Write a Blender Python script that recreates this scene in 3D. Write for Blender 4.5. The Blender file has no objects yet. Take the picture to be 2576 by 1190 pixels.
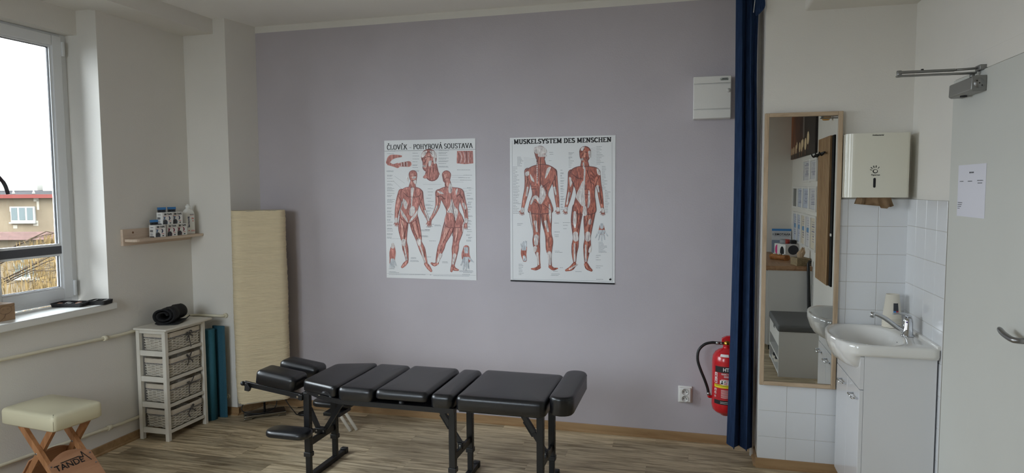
import bpy, bmesh, math, random
import numpy as np
from mathutils import Vector, Matrix

random.seed(7)
scene = bpy.context.scene
C = scene.collection
PI = math.pi

# ------------------------------------------------------------------ camera, sky, exposure
CAM_H, YAW, PITCH, ROLL, FPX = 1.594, 0.2632, 0.0705, -0.0053, 1697.7
fw = Vector((-math.sin(YAW) * math.cos(PITCH), math.cos(YAW) * math.cos(PITCH), -math.sin(PITCH)))
rt = Vector((math.cos(YAW), math.sin(YAW), 0))
up = rt.cross(fw)
r2 = math.cos(ROLL) * rt + math.sin(ROLL) * up
u2 = -math.sin(ROLL) * rt + math.cos(ROLL) * up
cam_d = bpy.data.cameras.new('camera')
cam_d.sensor_width = 36.0
cam_d.lens = 36.0 * FPX / 2576.0
cam_d.clip_start = 0.02
cam_d.clip_end = 400
cam = bpy.data.objects.new('camera', cam_d)
C.objects.link(cam)
cam.matrix_world = Matrix(((r2.x, u2.x, -fw.x, 0), (r2.y, u2.y, -fw.y, 0), (r2.z, u2.z, -fw.z, CAM_H), (0, 0, 0, 1)))
scene.camera = cam

SKY_STRENGTH = 27.0   # zenith; a standard overcast sky falls to a third of it at the horizon
world = bpy.data.worlds.new('overcast_sky')
scene.world = world
world.use_nodes = True
wn = world.node_tree.nodes
wl = world.node_tree.links
wn.clear()
wout = wn.new('ShaderNodeOutputWorld')
wbg = wn.new('ShaderNodeBackground')
wtc = wn.new('ShaderNodeTexCoord')
wno = wn.new('ShaderNodeTexNoise')
wno.inputs['Scale'].default_value = 2.2
wno.inputs['Detail'].default_value = 4
wrp = wn.new('ShaderNodeValToRGB')
wrp.color_ramp.elements[0].position = 0.35
wrp.color_ramp.elements[0].color = (0.74, 0.83, 0.95, 1)
wrp.color_ramp.elements[1].position = 0.7
wrp.color_ramp.elements[1].color = (0.93, 0.965, 1.0, 1)
wl.new(wtc.outputs['Generated'], wno.inputs['Vector'])
wl.new(wno.outputs['Fac'], wrp.inputs['Fac'])
wl.new(wrp.outputs['Color'], wbg.inputs['Color'])
wsx = wn.new('ShaderNodeSeparateXYZ')
wl.new(wtc.outputs['Generated'], wsx.inputs['Vector'])
wmr = wn.new('ShaderNodeMapRange')          # (1 + 2 sin(elevation)) / 3
wmr.inputs['From Min'].default_value = 0.0
wmr.inputs['From Max'].default_value = 1.0
wmr.inputs['To Min'].default_value = SKY_STRENGTH / 3.0
wmr.inputs['To Max'].default_value = SKY_STRENGTH
wl.new(wsx.outputs['Z'], wmr.inputs['Value'])
wl.new(wmr.outputs['Result'], wbg.inputs['Strength'])
wl.new(wbg.outputs['Background'], wout.inputs['Surface'])

vs = scene.view_settings
vs.view_transform = 'Standard'
vs.look = 'None'
vs.exposure = 0.17
vs.gamma = 1.0
vs.use_curve_mapping = False
cy = scene.cycles
cy.max_bounces = 10
cy.diffuse_bounces = 6
cy.glossy_bounces = 5
cy.transparent_max_bounces = 12
cy.transmission_bounces = 6
cy.caustics_reflective = False
cy.caustics_refractive = False
cy.use_denoising = True
cy.adaptive_threshold = 0.05
cy.adaptive_min_samples = 24

# light portals in the window openings (sampling aid for the sky light, they emit nothing)
def portal(y0, y1, z0, z1, root):
    l = bpy.data.lights.new('sky_portal', 'AREA')
    l.shape = 'RECTANGLE'
    l.size = y1 - y0
    l.size_y = z1 - z0
    l.cycles.is_portal = True
    o = bpy.data.objects.new('sky_portal', l)
    C.objects.link(o)
    o.matrix_basis = Matrix(((0, 0, -1, -3.80), (1, 0, 0, (y0 + y1) / 2), (0, -1, 0, (z0 + z1) / 2), (0, 0, 0, 1)))
    o.parent = root
    o['kind'] = 'helper'

# ------------------------------------------------------------------ constants of the room
XL, XR, YB, YS, XE, YF, ZC = -3.456, 1.109, 4.311, 4.012, 0.369, -0.53, 2.768
W1 = (1.10, 3.317)      # first window niche along Y
W2 = (-3.25, -1.65)    # second window niche, in the wall behind the camera, along X
ZS, ZN = 0.912, 2.675   # sill top, niche top

# ------------------------------------------------------------------ helpers
def lin(c):
    return tuple(((v / 255.0) / 12.92 if v / 255.0 <= 0.04045 else ((v / 255.0 + 0.055) / 1.055) ** 2.4) for v in c)

MATS = {}
def mat(name, rgb, rough=0.6, metal=0.0, var=0.0, vscale=8.0, stretch=(1, 1, 1), bump=0.0, bscale=60.0, spec=0.5, coat=0.0, rgb2=None, detail=3.0, lo=0.35, hi=0.65, transl=0.0):
    if name in MATS:
        return MATS[name]
    m = bpy.data.materials.new(name)
    m.use_nodes = True
    nt = m.node_tree
    b = nt.nodes['Principled BSDF']
    col = lin(rgb)
    b.inputs['Base Color'].default_value = (*col, 1)
    b.inputs['Roughness'].default_value = rough
    b.inputs['Metallic'].default_value = metal
    b.inputs['Specular IOR Level'].default_value = spec
    b.inputs['Coat Weight'].default_value = coat
    if var > 0 or rgb2 is not None or bump > 0:
        tc = nt.nodes.new('ShaderNodeTexCoord')
        mp = nt.nodes.new('ShaderNodeMapping')
        mp.inputs['Scale'].default_value = stretch
        nt.links.new(tc.outputs['Object'], mp.inputs['Vector'])
    if var > 0 or rgb2 is not None:
        n = nt.nodes.new('ShaderNodeTexNoise')
        n.inputs['Scale'].default_value = vscale
        n.inputs['Detail'].default_value = detail
        nt.links.new(mp.outputs['Vector'], n.inputs['Vector'])
        rp = nt.nodes.new('ShaderNodeValToRGB')
        c2 = lin(rgb2) if rgb2 is not None else tuple(v * (1 - var) for v in col)
        rp.color_ramp.elements[0].position = lo
        rp.color_ramp.elements[0].color = (*c2, 1)
        rp.color_ramp.elements[1].position = hi
        rp.color_ramp.elements[1].color = (*col, 1)
        nt.links.new(n.outputs['Fac'], rp.inputs['Fac'])
        nt.links.new(rp.outputs['Color'], b.inputs['Base Color'])
    if bump > 0:
        n2 = nt.nodes.new('ShaderNodeTexNoise')
        n2.inputs['Scale'].default_value = bscale
        n2.inputs['Detail'].default_value = 3
        nt.links.new(mp.outputs['Vector'], n2.inputs['Vector'])
        bp = nt.nodes.new('ShaderNodeBump')
        bp.inputs['Strength'].default_value = bump
        bp.inputs['Distance'].default_value = 0.01
        nt.links.new(n2.outputs['Fac'], bp.inputs['Height'])
        nt.links.new(bp.outputs['Normal'], b.inputs['Normal'])
    MATS[name] = m
    return m

def wood_mat(name, rgb, rgb2, axis='x', scale=9.0, rough=0.5, random_tint=0.0):
    if name in MATS:
        return MATS[name]
    m = bpy.data.materials.new(name)
    m.use_nodes = True
    nt = m.node_tree
    N, L = nt.nodes, nt.links
    b = N['Principled BSDF']
    b.inputs['Roughness'].default_value = rough
    b.inputs['Specular IOR Level'].default_value = 0.35
    tc = N.new('ShaderNodeTexCoord')
    mp = N.new('ShaderNodeMapping')
    st = {'x': (0.11, 1, 1), 'y': (1, 0.08, 1), 'z': (1, 1, 0.08)}[axis]
    mp.inputs['Scale'].default_value = tuple(v * scale for v in st)
    L.new(tc.outputs['Object'], mp.inputs['Vector'])
    n = N.new('ShaderNodeTexNoise')
    n.inputs['Scale'].default_value = 2.4
    n.inputs['Detail'].default_value = 6
    n.inputs['Roughness'].default_value = 0.62
    n.inputs['Distortion'].default_value = 0.7
    rp = N.new('ShaderNodeValToRGB')
    rp.color_ramp.elements[0].position = 0.34
    rp.color_ramp.elements[0].color = (*lin(rgb2), 1)
    rp.color_ramp.elements[1].position = 0.62
    rp.color_ramp.elements[1].color = (*lin(rgb), 1)
    L.new(n.outputs['Fac'], rp.inputs['Fac'])
    if random_tint > 0:
        oi = N.new('ShaderNodeObjectInfo')
        ad = N.new('ShaderNodeVectorMath')
        ad.operation = 'SCALE'
        ad.inputs[0].default_value = (37.0, 53.0, 11.0)
        L.new(oi.outputs['Random'], ad.inputs['Scale'])
        a2 = N.new('ShaderNodeVectorMath')
        a2.operation = 'ADD'
        L.new(mp.outputs['Vector'], a2.inputs[0])
        L.new(ad.outputs['Vector'], a2.inputs[1])
        L.new(a2.outputs['Vector'], n.inputs['Vector'])
        hs = N.new('ShaderNodeHueSaturation')
        mr = N.new('ShaderNodeMapRange')
        mr.inputs['To Min'].default_value = 1 - random_tint
        mr.inputs['To Max'].default_value = 1 + random_tint
        L.new(oi.outputs['Random'], mr.inputs['Value'])
        L.new(mr.outputs['Result'], hs.inputs['Value'])
        L.new(rp.outputs['Color'], hs.inputs['Color'])
        L.new(hs.outputs['Color'], b.inputs['Base Color'])
    else:
        L.new(mp.outputs['Vector'], n.inputs['Vector'])
        L.new(rp.outputs['Color'], b.inputs['Base Color'])
    MATS[name] = m
    return m

def newbm():
    return bmesh.new()

def box(bm, x0, x1, y0, y1, z0, z1, bev=0.0, seg=2, mi=0):
    vs_ = [bm.verts.new((x, y, z)) for x in (x0, x1) for y in (y0, y1) for z in (z0, z1)]
    idx = [(0, 1, 3, 2), (4, 6, 7, 5), (0, 4, 5, 1), (2, 3, 7, 6), (0, 2, 6, 4), (1, 5, 7, 3)]
    fs = [bm.faces.new([vs_[i] for i in f]) for f in idx]
    for f in fs:
        f.material_index = mi
    if bev > 0:
        es = list({e for f in fs for e in f.edges})
        r = bmesh.ops.bevel(bm, geom=es, offset=bev, segments=seg, affect='EDGES', profile=0.5, clamp_overlap=True)
        if seg > 1:
            for f in r['faces']:
                f.smooth = True
    return vs_

def cyl(bm, p0, p1, r0, r1=None, n=16, caps=True, mi=0):
    p0, p1 = Vector(p0), Vector(p1)
    r1 = r0 if r1 is None else r1
    d = (p1 - p0).normalized()
    a = d.orthogonal().normalized()
    b = d.cross(a)
    A = [bm.verts.new(p0 + r0 * (math.cos(2 * PI * i / n) * a + math.sin(2 * PI * i / n) * b)) for i in range(n)]
    B = [bm.verts.new(p1 + r1 * (math.cos(2 * PI * i / n) * a + math.sin(2 * PI * i / n) * b)) for i in range(n)]
    for i in range(n):
        f = bm.faces.new((A[i], A[(i + 1) % n], B[(i + 1) % n], B[i]))
        f.smooth = True
        f.material_index = mi
    if caps:
        f = bm.faces.new(A[::-1]); f.material_index = mi
        f = bm.faces.new(B); f.material_index = mi

def tube(bm, pts, r, n=10, caps=True, mi=0, flat=None):
    pts = [Vector(p) for p in pts]
    rs = r if isinstance(r, (list, tuple)) else [r] * len(pts)
    rings = []
    pa = None
    for i, p in enumerate(pts):
        if i == 0:
            d = pts[1] - p
        elif i == len(pts) - 1:
            d = p - pts[i - 1]
        else:
            d = (pts[i + 1] - p).normalized() + (p - pts[i - 1]).normalized()
        d.normalize()
        if pa is None:
            a = d.orthogonal().normalized()
        else:
            a = (pa - d * pa.dot(d)).normalized()
        pa = a
        b = d.cross(a)
        rings.append([bm.verts.new(p + rs[i] * (math.cos(2 * PI * k / n) * a + math.sin(2 * PI * k / n) * b)) for k in range(n)])
    for i in range(len(rings) - 1):
        for k in range(n):
            f = bm.faces.new((rings[i][k], rings[i][(k + 1) % n], rings[i + 1][(k + 1) % n], rings[i + 1][k]))
            f.smooth = True
            f.material_index = mi
    if caps:
        f = bm.faces.new(rings[0][::-1]); f.material_index = mi
        f = bm.faces.new(rings[-1]); f.material_index = mi

def smooth_path(pts, n=6):
    P = [Vector(p) for p in pts]
    P = [P[0] * 2 - P[1]] + P + [P[-1] * 2 - P[-2]]
    out = []
    for i in range(1, len(P) - 2):
        for k in range(n):
            t = k / n
            out.append(0.5 * ((2 * P[i]) + (-P[i - 1] + P[i + 1]) * t + (2 * P[i - 1] - 5 * P[i] + 4 * P[i + 1] - P[i + 2]) * t * t + (-P[i - 1] + 3 * P[i] - 3 * P[i + 1] + P[i + 2]) * t ** 3))
    out.append(P[-2])
    return out

def lathe(bm, prof, cx=0, cy_=0, n=32, mi=0, smooth=True):
    rings = []
    for r, z in prof:
        if r < 1e-6:
            rings.append([bm.verts.new((cx, cy_, z))])
        else:
            rings.append([bm.verts.new((cx + r * math.cos(2 * PI * i / n), cy_ + r * math.sin(2 * PI * i / n), z)) for i in range(n)])
    for a, b in zip(rings, rings[1:]):
        for i in range(n):
            j = (i + 1) % n
            if len(a) == 1 and len(b) == 1:
                continue
            if len(a) == 1:
                f = bm.faces.new((a[0], b[j], b[i]))
            elif len(b) == 1:
                f = bm.faces.new((a[i], a[j], b[0]))
            else:
                f = bm.faces.new((a[i], a[j], b[j], b[i]))
            f.smooth = smooth
            f.material_index = mi

def prism(bm, poly, axis, a0, a1, bev=0.0, seg=2, mi=0):
    """extrude a 2-D polygon along an axis: axis 'z' -> poly (x,y); 'y' -> (x,z); 'x' -> (y,z)"""
    def P(q, t):
        return {'z': (q[0], q[1], t), 'y': (q[0], t, q[1]), 'x': (t, q[0], q[1])}[axis]
    A = [bm.verts.new(P(q, a0)) for q in poly]
    B = [bm.verts.new(P(q, a1)) for q in poly]
    n = len(poly)
    fs = [bm.faces.new(A), bm.faces.new(B[::-1])]
    for i in range(n):
        fs.append(bm.faces.new((A[i], B[i], B[(i + 1) % n], A[(i + 1) % n])))
    for f in fs:
        f.material_index = mi
    bmesh.ops.recalc_face_normals(bm, faces=fs)
    if bev > 0:
        es = list({e for f in fs for e in f.edges})
        r = bmesh.ops.bevel(bm, geom=es, offset=bev, segments=seg, affect='EDGES', profile=0.5, clamp_overlap=True)
        for f in r['faces']:
            f.smooth = True

ROOTM = {}
def finish(bm, name, mats, recalc=True):
    if recalc:
        bmesh.ops.recalc_face_normals(bm, faces=bm.faces[:])
    me = bpy.data.meshes.new(name)
    bm.to_mesh(me)
    bm.free()
    for m in (mats if isinstance(mats, (list, tuple)) else [mats]):
        me.materials.append(m)
    return me

def obj(name, bm, mats, parent=None, label=None, world=True, recalc=True):
    """one mesh object; world=True: the shape was drawn in room coordinates"""
    if parent is not None and world and parent.name in ROOTM:
        bm.transform(ROOTM[parent.name].inverted())
    me = finish(bm, name, mats, recalc)
    o = bpy.data.objects.new(name, me)
    C.objects.link(o)
    if parent is not None:
        o.parent = parent
        if parent.name in ROOTM:
            ROOTM[o.name] = ROOTM[parent.name]
    if label:
        o['label'] = label
    return o

def obj_each(name, bm, mats, parent, recalc=True):
    """one object for every separate piece in the bmesh"""
    bm.verts.ensure_lookup_table()
    seen, out = set(), []
    isl = []
    for v in bm.verts:
        if v in seen:
            continue
        st, grp = [v], []
        seen.add(v)
        while st:
            a = st.pop()
            grp.append(a)
            for e in a.link_edges:
                b = e.other_vert(a)
                if b not in seen:
                    seen.add(b)
                    st.append(b)
        isl.append(grp)
    for grp in isl:
        b2 = newbm()
        mp = {v: b2.verts.new(v.co) for v in grp}
        for f in {f for v in grp for f in v.link_faces}:
            nf = b2.faces.new([mp[v] for v in f.verts])
            nf.smooth = f.smooth
            nf.material_index = f.material_index
        out.append(obj(name, b2, mats, parent, recalc=recalc))
    bm.free()
    return out

def stuff(o):
    o['kind'] = 'stuff'
    return o

def tag(o, label, cat, group=None):
    o['label'] = label
    o['category'] = cat
    if group:
        o['group'] = group
    return o

def thing(name, label, cat, loc=(0, 0, 0), rz=0.0, group=None):
    o = bpy.data.objects.new(name, None)
    o.empty_display_size = 0.1
    C.objects.link(o)
    o.location = loc
    o.rotation_euler = (0, 0, rz)
    ROOTM[o.name] = Matrix.Translation(loc) @ Matrix.Rotation(rz, 4, 'Z')
    return tag(o, label, cat, group)

def struct(name, bm, mats, parent=None, recalc=True):
    o = obj(name, bm, mats, parent, recalc=recalc)
    if parent is None:
        o['kind'] = 'structure'
    return o

def link_piece(name, me, parent, loc=(0, 0, 0), rot=None):
    o = bpy.data.objects.new(name, me)
    C.objects.link(o)
    o.parent = parent
    o.location = loc
    if rot:
        o.rotation_euler = rot
    return o

def text_bm(s, size, offset=0.0, extrude=0.0, align='CENTER', sx=1.0):
    cu = bpy.data.curves.new('lettering', 'FONT')
    cu.body = s
    cu.size = size
    cu.offset = offset
    cu.extrude = extrude
    cu.align_x = align
    cu.align_y = 'CENTER'
    cu.resolution_u = 3
    o = bpy.data.objects.new('lettering', cu)
    C.objects.link(o)
    dg = bpy.context.evaluated_depsgraph_get()
    me = bpy.data.meshes.new_from_object(o.evaluated_get(dg))
    bpy.data.objects.remove(o)
    bpy.data.curves.remove(cu)
    bm = newbm()
    bm.from_mesh(me)
    bpy.data.meshes.remove(me)
    if sx != 1.0:
        bm.transform(Matrix.Diagonal((sx, 1, 1, 1)))
    return bm

def frame_matrix(o, ax, ay):
    """matrix that takes (u, v, n) to o + u*ax + v*ay + n*(ax x ay)"""
    ax, ay, o = Vector(ax).normalized(), Vector(ay).normalized(), Vector(o)
    az = ax.cross(ay)
    return Matrix(((ax.x, ay.x, az.x, o.x), (ax.y, ay.y, az.y, o.y), (ax.z, ay.z, az.z, o.z), (0, 0, 0, 1)))

def text_on(s, size, M, name, m, parent, offset=0.0, sx=1.0, align='CENTER', label=None):
    bm = text_bm(s, size, offset, 0.0, align, sx)
    bm.transform(M)
    return stuff(obj(name, bm, m, parent, label=label, recalc=False))

def quad(bm, x0, x1, y0, y1, z=0.0, mi=0):
    f = bm.faces.new([bm.verts.new((x0, y0, z)), bm.verts.new((x1, y0, z)), bm.verts.new((x1, y1, z)), bm.verts.new((x0, y1, z))])
    f.material_index = mi
    return f

def flat_poly(bm, pts, z=0.0, mi=0):
    f = bm.faces.new([bm.verts.new((p[0], p[1], z)) for p in pts])
    f.material_index = mi
    if f.normal.z < 0 or True:
        f.normal_update()
        if f.normal.z < 0:
            f.normal_flip()
    return f

def ellipse(cx, cy_, rx, ry, n=20, a0=0.0):
    return [(cx + rx * math.cos(a0 + 2 * PI * i / n), cy_ + ry * math.sin(a0 + 2 * PI * i / n)) for i in range(n)]

def round_rect(x0, x1, y0, y1, r, n=5):
    out = []
    for cx, cy_, a in ((x1 - r, y1 - r, 0), (x0 + r, y1 - r, PI / 2), (x0 + r, y0 + r, PI), (x1 - r, y0 + r, 1.5 * PI)):
        for i in range(n + 1):
            t = a + PI / 2 * i / n
            out.append((cx + r * math.cos(t), cy_ + r * math.sin(t)))
    return out

# ------------------------------------------------------------------ materials
M_white = mat('white_wall_paint', (224, 221, 215), 0.85, var=0.02, vscale=3, bump=0.08, bscale=140)
M_ceil = mat('ceiling_paint', (242, 241, 238), 0.9, var=0.02, vscale=2)
M_lilac = mat('lilac_wall_paint', (187, 181, 187), 0.8, var=0.05, vscale=2.5, bump=0.12, bscale=110)
M_tile = mat('white_glazed_tile', (221, 223, 226), 0.16, var=0.02, vscale=5, spec=0.5)
M_grout = mat('grey_grout', (186, 182, 176), 0.9)
M_pvc = mat('white_window_plastic', (222, 224, 226), 0.35)
M_sill = mat('white_sill_laminate', (224, 224, 220), 0.35)
M_gasket = mat('black_gasket', (24, 24, 26), 0.6)
M_bar = mat('dark_grey_bar', (74, 75, 80), 0.5)
M_base = wood_mat('baseboard_wood', (166, 136, 100), (144, 113, 78), 'x', 7, 0.5)
M_black_m = mat('black_painted_metal', (12, 12, 14), 0.4, spec=0.45)
M_black_p = mat('black_plastic', (18, 18, 20), 0.45)
M_vinyl = mat('black_vinyl', (13, 14, 18), 0.33, spec=0.6, bump=0.05, bscale=220)
M_chrome = mat('chrome', (205, 207, 210), 0.09, metal=1.0)
M_steel = mat('brushed_steel', (150, 150, 150), 0.35, metal=1.0)
M_ceramic = mat('white_ceramic', (226, 225, 222), 0.08, spec=0.6, coat=0.3)
M_gloss = mat('white_gloss_board', (216, 217, 220), 0.12, spec=0.5)
M_whiteboard = mat('white_furniture_board', (205, 205, 203), 0.4)
M_whitepaint = mat('white_painted_wood', (222, 218, 208), 0.55, var=0.08, vscale=14)
M_oak = wood_mat('pale_oak', (196, 174, 148), (168, 146, 120), 'z', 16, 0.55)
M_oakx = wood_mat('pale_oak_flat', (196, 174, 148), (168, 146, 120), 'x', 16, 0.55)
M_ink = mat('black_ink', (22, 22, 24), 0.7)
M_paper = mat('white_poster_paper', (226, 227, 228), 0.38, spec=0.4)

# ------------------------------------------------------------------ setting: floor
bm = newbm()
box(bm, -3.8, 1.3, -0.84, 4.5, -0.12, -0.004)
M_sub = mat('floor_joint', (92, 82, 68), 0.9)
floor = struct('floor', bm, M_sub)
M_plank = wood_mat('vinyl_plank_greige', (202, 185, 155), (126, 109, 84), 'x', 13, 0.42, random_tint=0.26)
PW = 0.1225
known = {0: -0.012, 1: -0.468, 2: -0.213, -1: -0.722, -2: -0.245, -3: -0.91, -4: -0.595}
plank_cache = {}
def plank_mesh(w, d):
    k = (round(w, 3), round(d, 3))
    if k not in plank_cache:
        b_ = newbm()
        box(b_, 0.0003, k[0] - 0.0003, 0.0003, k[1] - 0.0003, -0.004, 0.0)
        plank_cache[k] = finish(b_, 'plank', M_plank)
    return plank_cache[k]
for row in range(-37, 3):
    y0 = 3.97 + row * PW
    y1 = y0 + PW
    if y0 < -0.55:
        continue
    y1 = min(y1, 4.34)
    off = known.get(row, random.random())
    xs = [-3.5]
    k = math.floor(-3.5 - off) + off
    while k < 1.15:
        if k > -3.45:
            xs.append(k)
        k += 1.0
    xs.append(1.15)
    for a, b in zip(xs, xs[1:]):
        link_piece('plank', plank_mesh(b - a, y1 - y0), floor, (a, y0, 0))

# ------------------------------------------------------------------ walls, ceiling
bm = newbm()
box(bm, -3.8, 1.3, -0.84, 4.5, ZC, ZC + 0.12)
struct('ceiling', bm, M_ceil)

bm = newbm()   # back wall: lilac field, white band on top
box(bm, -3.3, XE + 0.15, YB, YB + 0.12, -0.05, 2.7225, mi=0)
box(bm, -3.3, XE + 0.15, YB, YB + 0.12, 2.7225, ZC, mi=1)
struct('wall_back', bm, [M_lilac, M_white])

bm = newbm()   # window wall
box(bm, -3.76, XL, W1[1], 4.5, -0.05, ZC)
box(bm, -3.76, XL, -0.834, W1[1], -0.05, ZS - 0.045)
box(bm, -3.76, XL, -0.834, W1[1], ZN, ZC)
box(bm, -3.76, XL, -0.834, W1[0], ZS - 0.045, ZN)
box(bm, -3.76, -3.602, W1[0], W1[1], 2.531, ZN)
struct('wall_left', bm, M_white)

bm = newbm()   # corner pillar
prism(bm, [(XL - 0.05, 4.035), (-3.117, 4.035), (-3.06, 4.40), (XL - 0.05, 4.40)], 'z', -0.02, ZC)
struct('wall_corner_pillar', bm, M_white)
bm = newbm()
box(bm, XL - 0.02, -3.212, YF, 4.04, 2.668, ZC + 0.01)
struct('ceiling_beam', bm, M_white)

bm = newbm()   # wall that carries the mirror and the sink tiles
box(bm, XE, 1.3, YS, YB + 0.12, -0.05, ZC)
wall_sink = struct('wall_sink', bm, M_white)
bm = newbm()
box(bm, XR, 1.3, -0.84, 4.3, -0.05, ZC)
wall_right = struct('wall_right', bm, M_white)
bm = newbm()
YO = YF - 0.304
box(bm, XL, W2[0], YO, YF, -0.05, ZC)
box(bm, W2[1], 1.3, YO, YF, -0.05, ZC)
box(bm, W2[0], W2[1], YO, YF, -0.05, ZS - 0.045)
box(bm, W2[0], W2[1], YO, YF, ZN, ZC)
box(bm, W2[0], W2[1], YO, YF - 0.146, 2.531, ZN)
struct('wall_front', bm, M_white)
bm = newbm()
box(bm, 0.567, XR + 0.02, 3.35, YS + 0.02, 2.545, ZC + 0.01, bev=0.012)
struct('ceiling_soffit', bm, M_white)

# baseboards: upright board with a small foot
def baseboard(name, a, b, nrm):
    a, b, n_ = Vector((a[0], a[1], 0)), Vector((b[0], b[1], 0)), Vector((nrm[0], nrm[1], 0)).normalized()
    prof = [(0, 0), (0.020, 0), (0.020, 0.008), (0.010, 0.014), (0.009, 0.050), (0.006, 0.053), (0, 0.053)]
    b_ = newbm()
    A = [b_.verts.new(a + n_ * p[0] + Vector((0, 0, p[1]))) for p in prof]
    B = [b_.verts.new(b + n_ * p[0] + Vector((0, 0, p[1]))) for p in prof]
    k = len(prof)
    b_.faces.new(A); b_.faces.new(B[::-1])
    for i in range(k):
        b_.faces.new((A[i], B[i], B[(i + 1) % k], A[(i + 1) % k]))
    return struct(name, b_, M_base)
baseboard('baseboard_back', (-3.06, YB), (XE, YB), (0, -1))
baseboard('baseboard_left', (XL, -0.5), (XL, 4.035), (1, 0))
baseboard('baseboard_pillar_front', (XL, 4.035), (-3.10, 4.035), (0, -1))
baseboard('baseboard_pillar_side', (-3.117, 4.030), (-3.062, YB), (1, -0.15))
baseboard('baseboard_step', (XE, 4.0), (XE, YB), (-1, 0))
baseboard('baseboard_sink', (XE - 0.01, YS - 0.012), (XR, YS - 0.012), (0, -1))
baseboard('baseboard_front', (XL, YF), (XR, YF), (0, 1))
baseboard('baseboard_right', (XR, 2.45), (XR, -0.5), (-1, 0))

# tiles: each its own piece on a grout bed
def tile_me(w, h, ax):
    b_ = newbm()
    g = 0.0010
    if ax == 'y':      # faces -Y
        box(b_, g, w - g, -0.009, 0, g, h - g, bev=0.0012, seg=1)
    else:              # faces -X
        box(b_, -0.009, 0, g, w - g, g, h - g, bev=0.0012, seg=1)
    return finish(b_, 'tile', M_tile)
TP = 0.1515
tcache = {}
def tiles(parent, ax, us, zs, plane):
    for u0, u1 in zip(us, us[1:]):
        for z0, z1 in zip(zs, zs[1:]):
            k = (round(u1 - u0, 4), round(z1 - z0, 4), ax)
            if k not in tcache:
                tcache[k] = tile_me(u1 - u0, z1 - z0, ax)
            link_piece('tile', tcache[k], parent, (u0, plane, z0) if ax == 'y' else (plane, u0, z0))
bm = newbm()
box(bm, XE + 0.003, XR, YS - 0.0115, YS, 0.0, 0.479)
box(bm, 0.66, XR, YS - 0.0115, YS, 0.479, 1.529)
obj('grout_bed', bm, M_grout, wall_sink)
zs_low = [0.03, 0.178, 0.3295, 0.481]
tiles(wall_sink, 'y', [XE, 0.5205, 0.672, 0.8235, 0.975, XR], zs_low, YS - 0.004)
zs_up = [0.481 + 0.001, 0.6325, 0.784, 0.9285, 1.08, 1.2315, 1.383, 1.530]
tiles(wall_sink, 'y', [0.656, 0.8075, 0.957, XR], zs_up, YS - 0.004)
bm = newbm()
box(bm, XR - 0.0115, XR, 3.4205, YS, 0.0, 1.529)
obj('grout_bed', bm, M_grout, wall_right)
tiles(wall_right, 'x', [3.42, 3.5515, 3.703, 3.8545, YS - 0.008], [0.03, 0.178, 0.3295, 0.481, 0.6325, 0.784, 0.9355, 1.087, 1.2385, 1.39, 1.530], XR - 0.004)

# ------------------------------------------------------------------ windows
M_glass = bpy.data.materials.new('window_glass')
M_glass.use_nodes = True
nt = M_glass.node_tree
nt.nodes.clear()
o_ = nt.nodes.new('ShaderNodeOutputMaterial')
mx = nt.nodes.new('ShaderNodeMixShader')
tr = nt.nodes.new('ShaderNodeBsdfTransparent')
gl = nt.nodes.new('ShaderNodeBsdfGlossy')
gl.inputs['Roughness'].default_value = 0.02
tr.inputs['Color'].default_value = (0.97, 0.985, 0.98, 1)
lw = nt.nodes.new('ShaderNodeFresnel')
lw.inputs['IOR'].default_value = 1.25
nt.links.new(lw.outputs['Fac'], mx.inputs['Fac'])
nt.links.new(tr.outputs['BSDF'], mx.inputs[1])
nt.links.new(gl.outputs['BSDF'], mx.inputs[2])
nt.links.new(mx.outputs['Shader'], o_.inputs['Surface'])

def rect_frame(bm, x0, x1, y0, y1, z0, z1, w, bev=0.003, mi=0):
    box(bm, x0, x1, y0, y0 + w, z0, z1, bev, mi=mi)
    box(bm, x0, x1, y1 - w, y1, z0, z1, bev, mi=mi)
    box(bm, x0, x1, y0 + w, y1 - w, z0, z0 + w, bev, mi=mi)
    box(bm, x0, x1, y0 + w, y1 - w, z1 - w, z1, bev, mi=mi)

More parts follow.
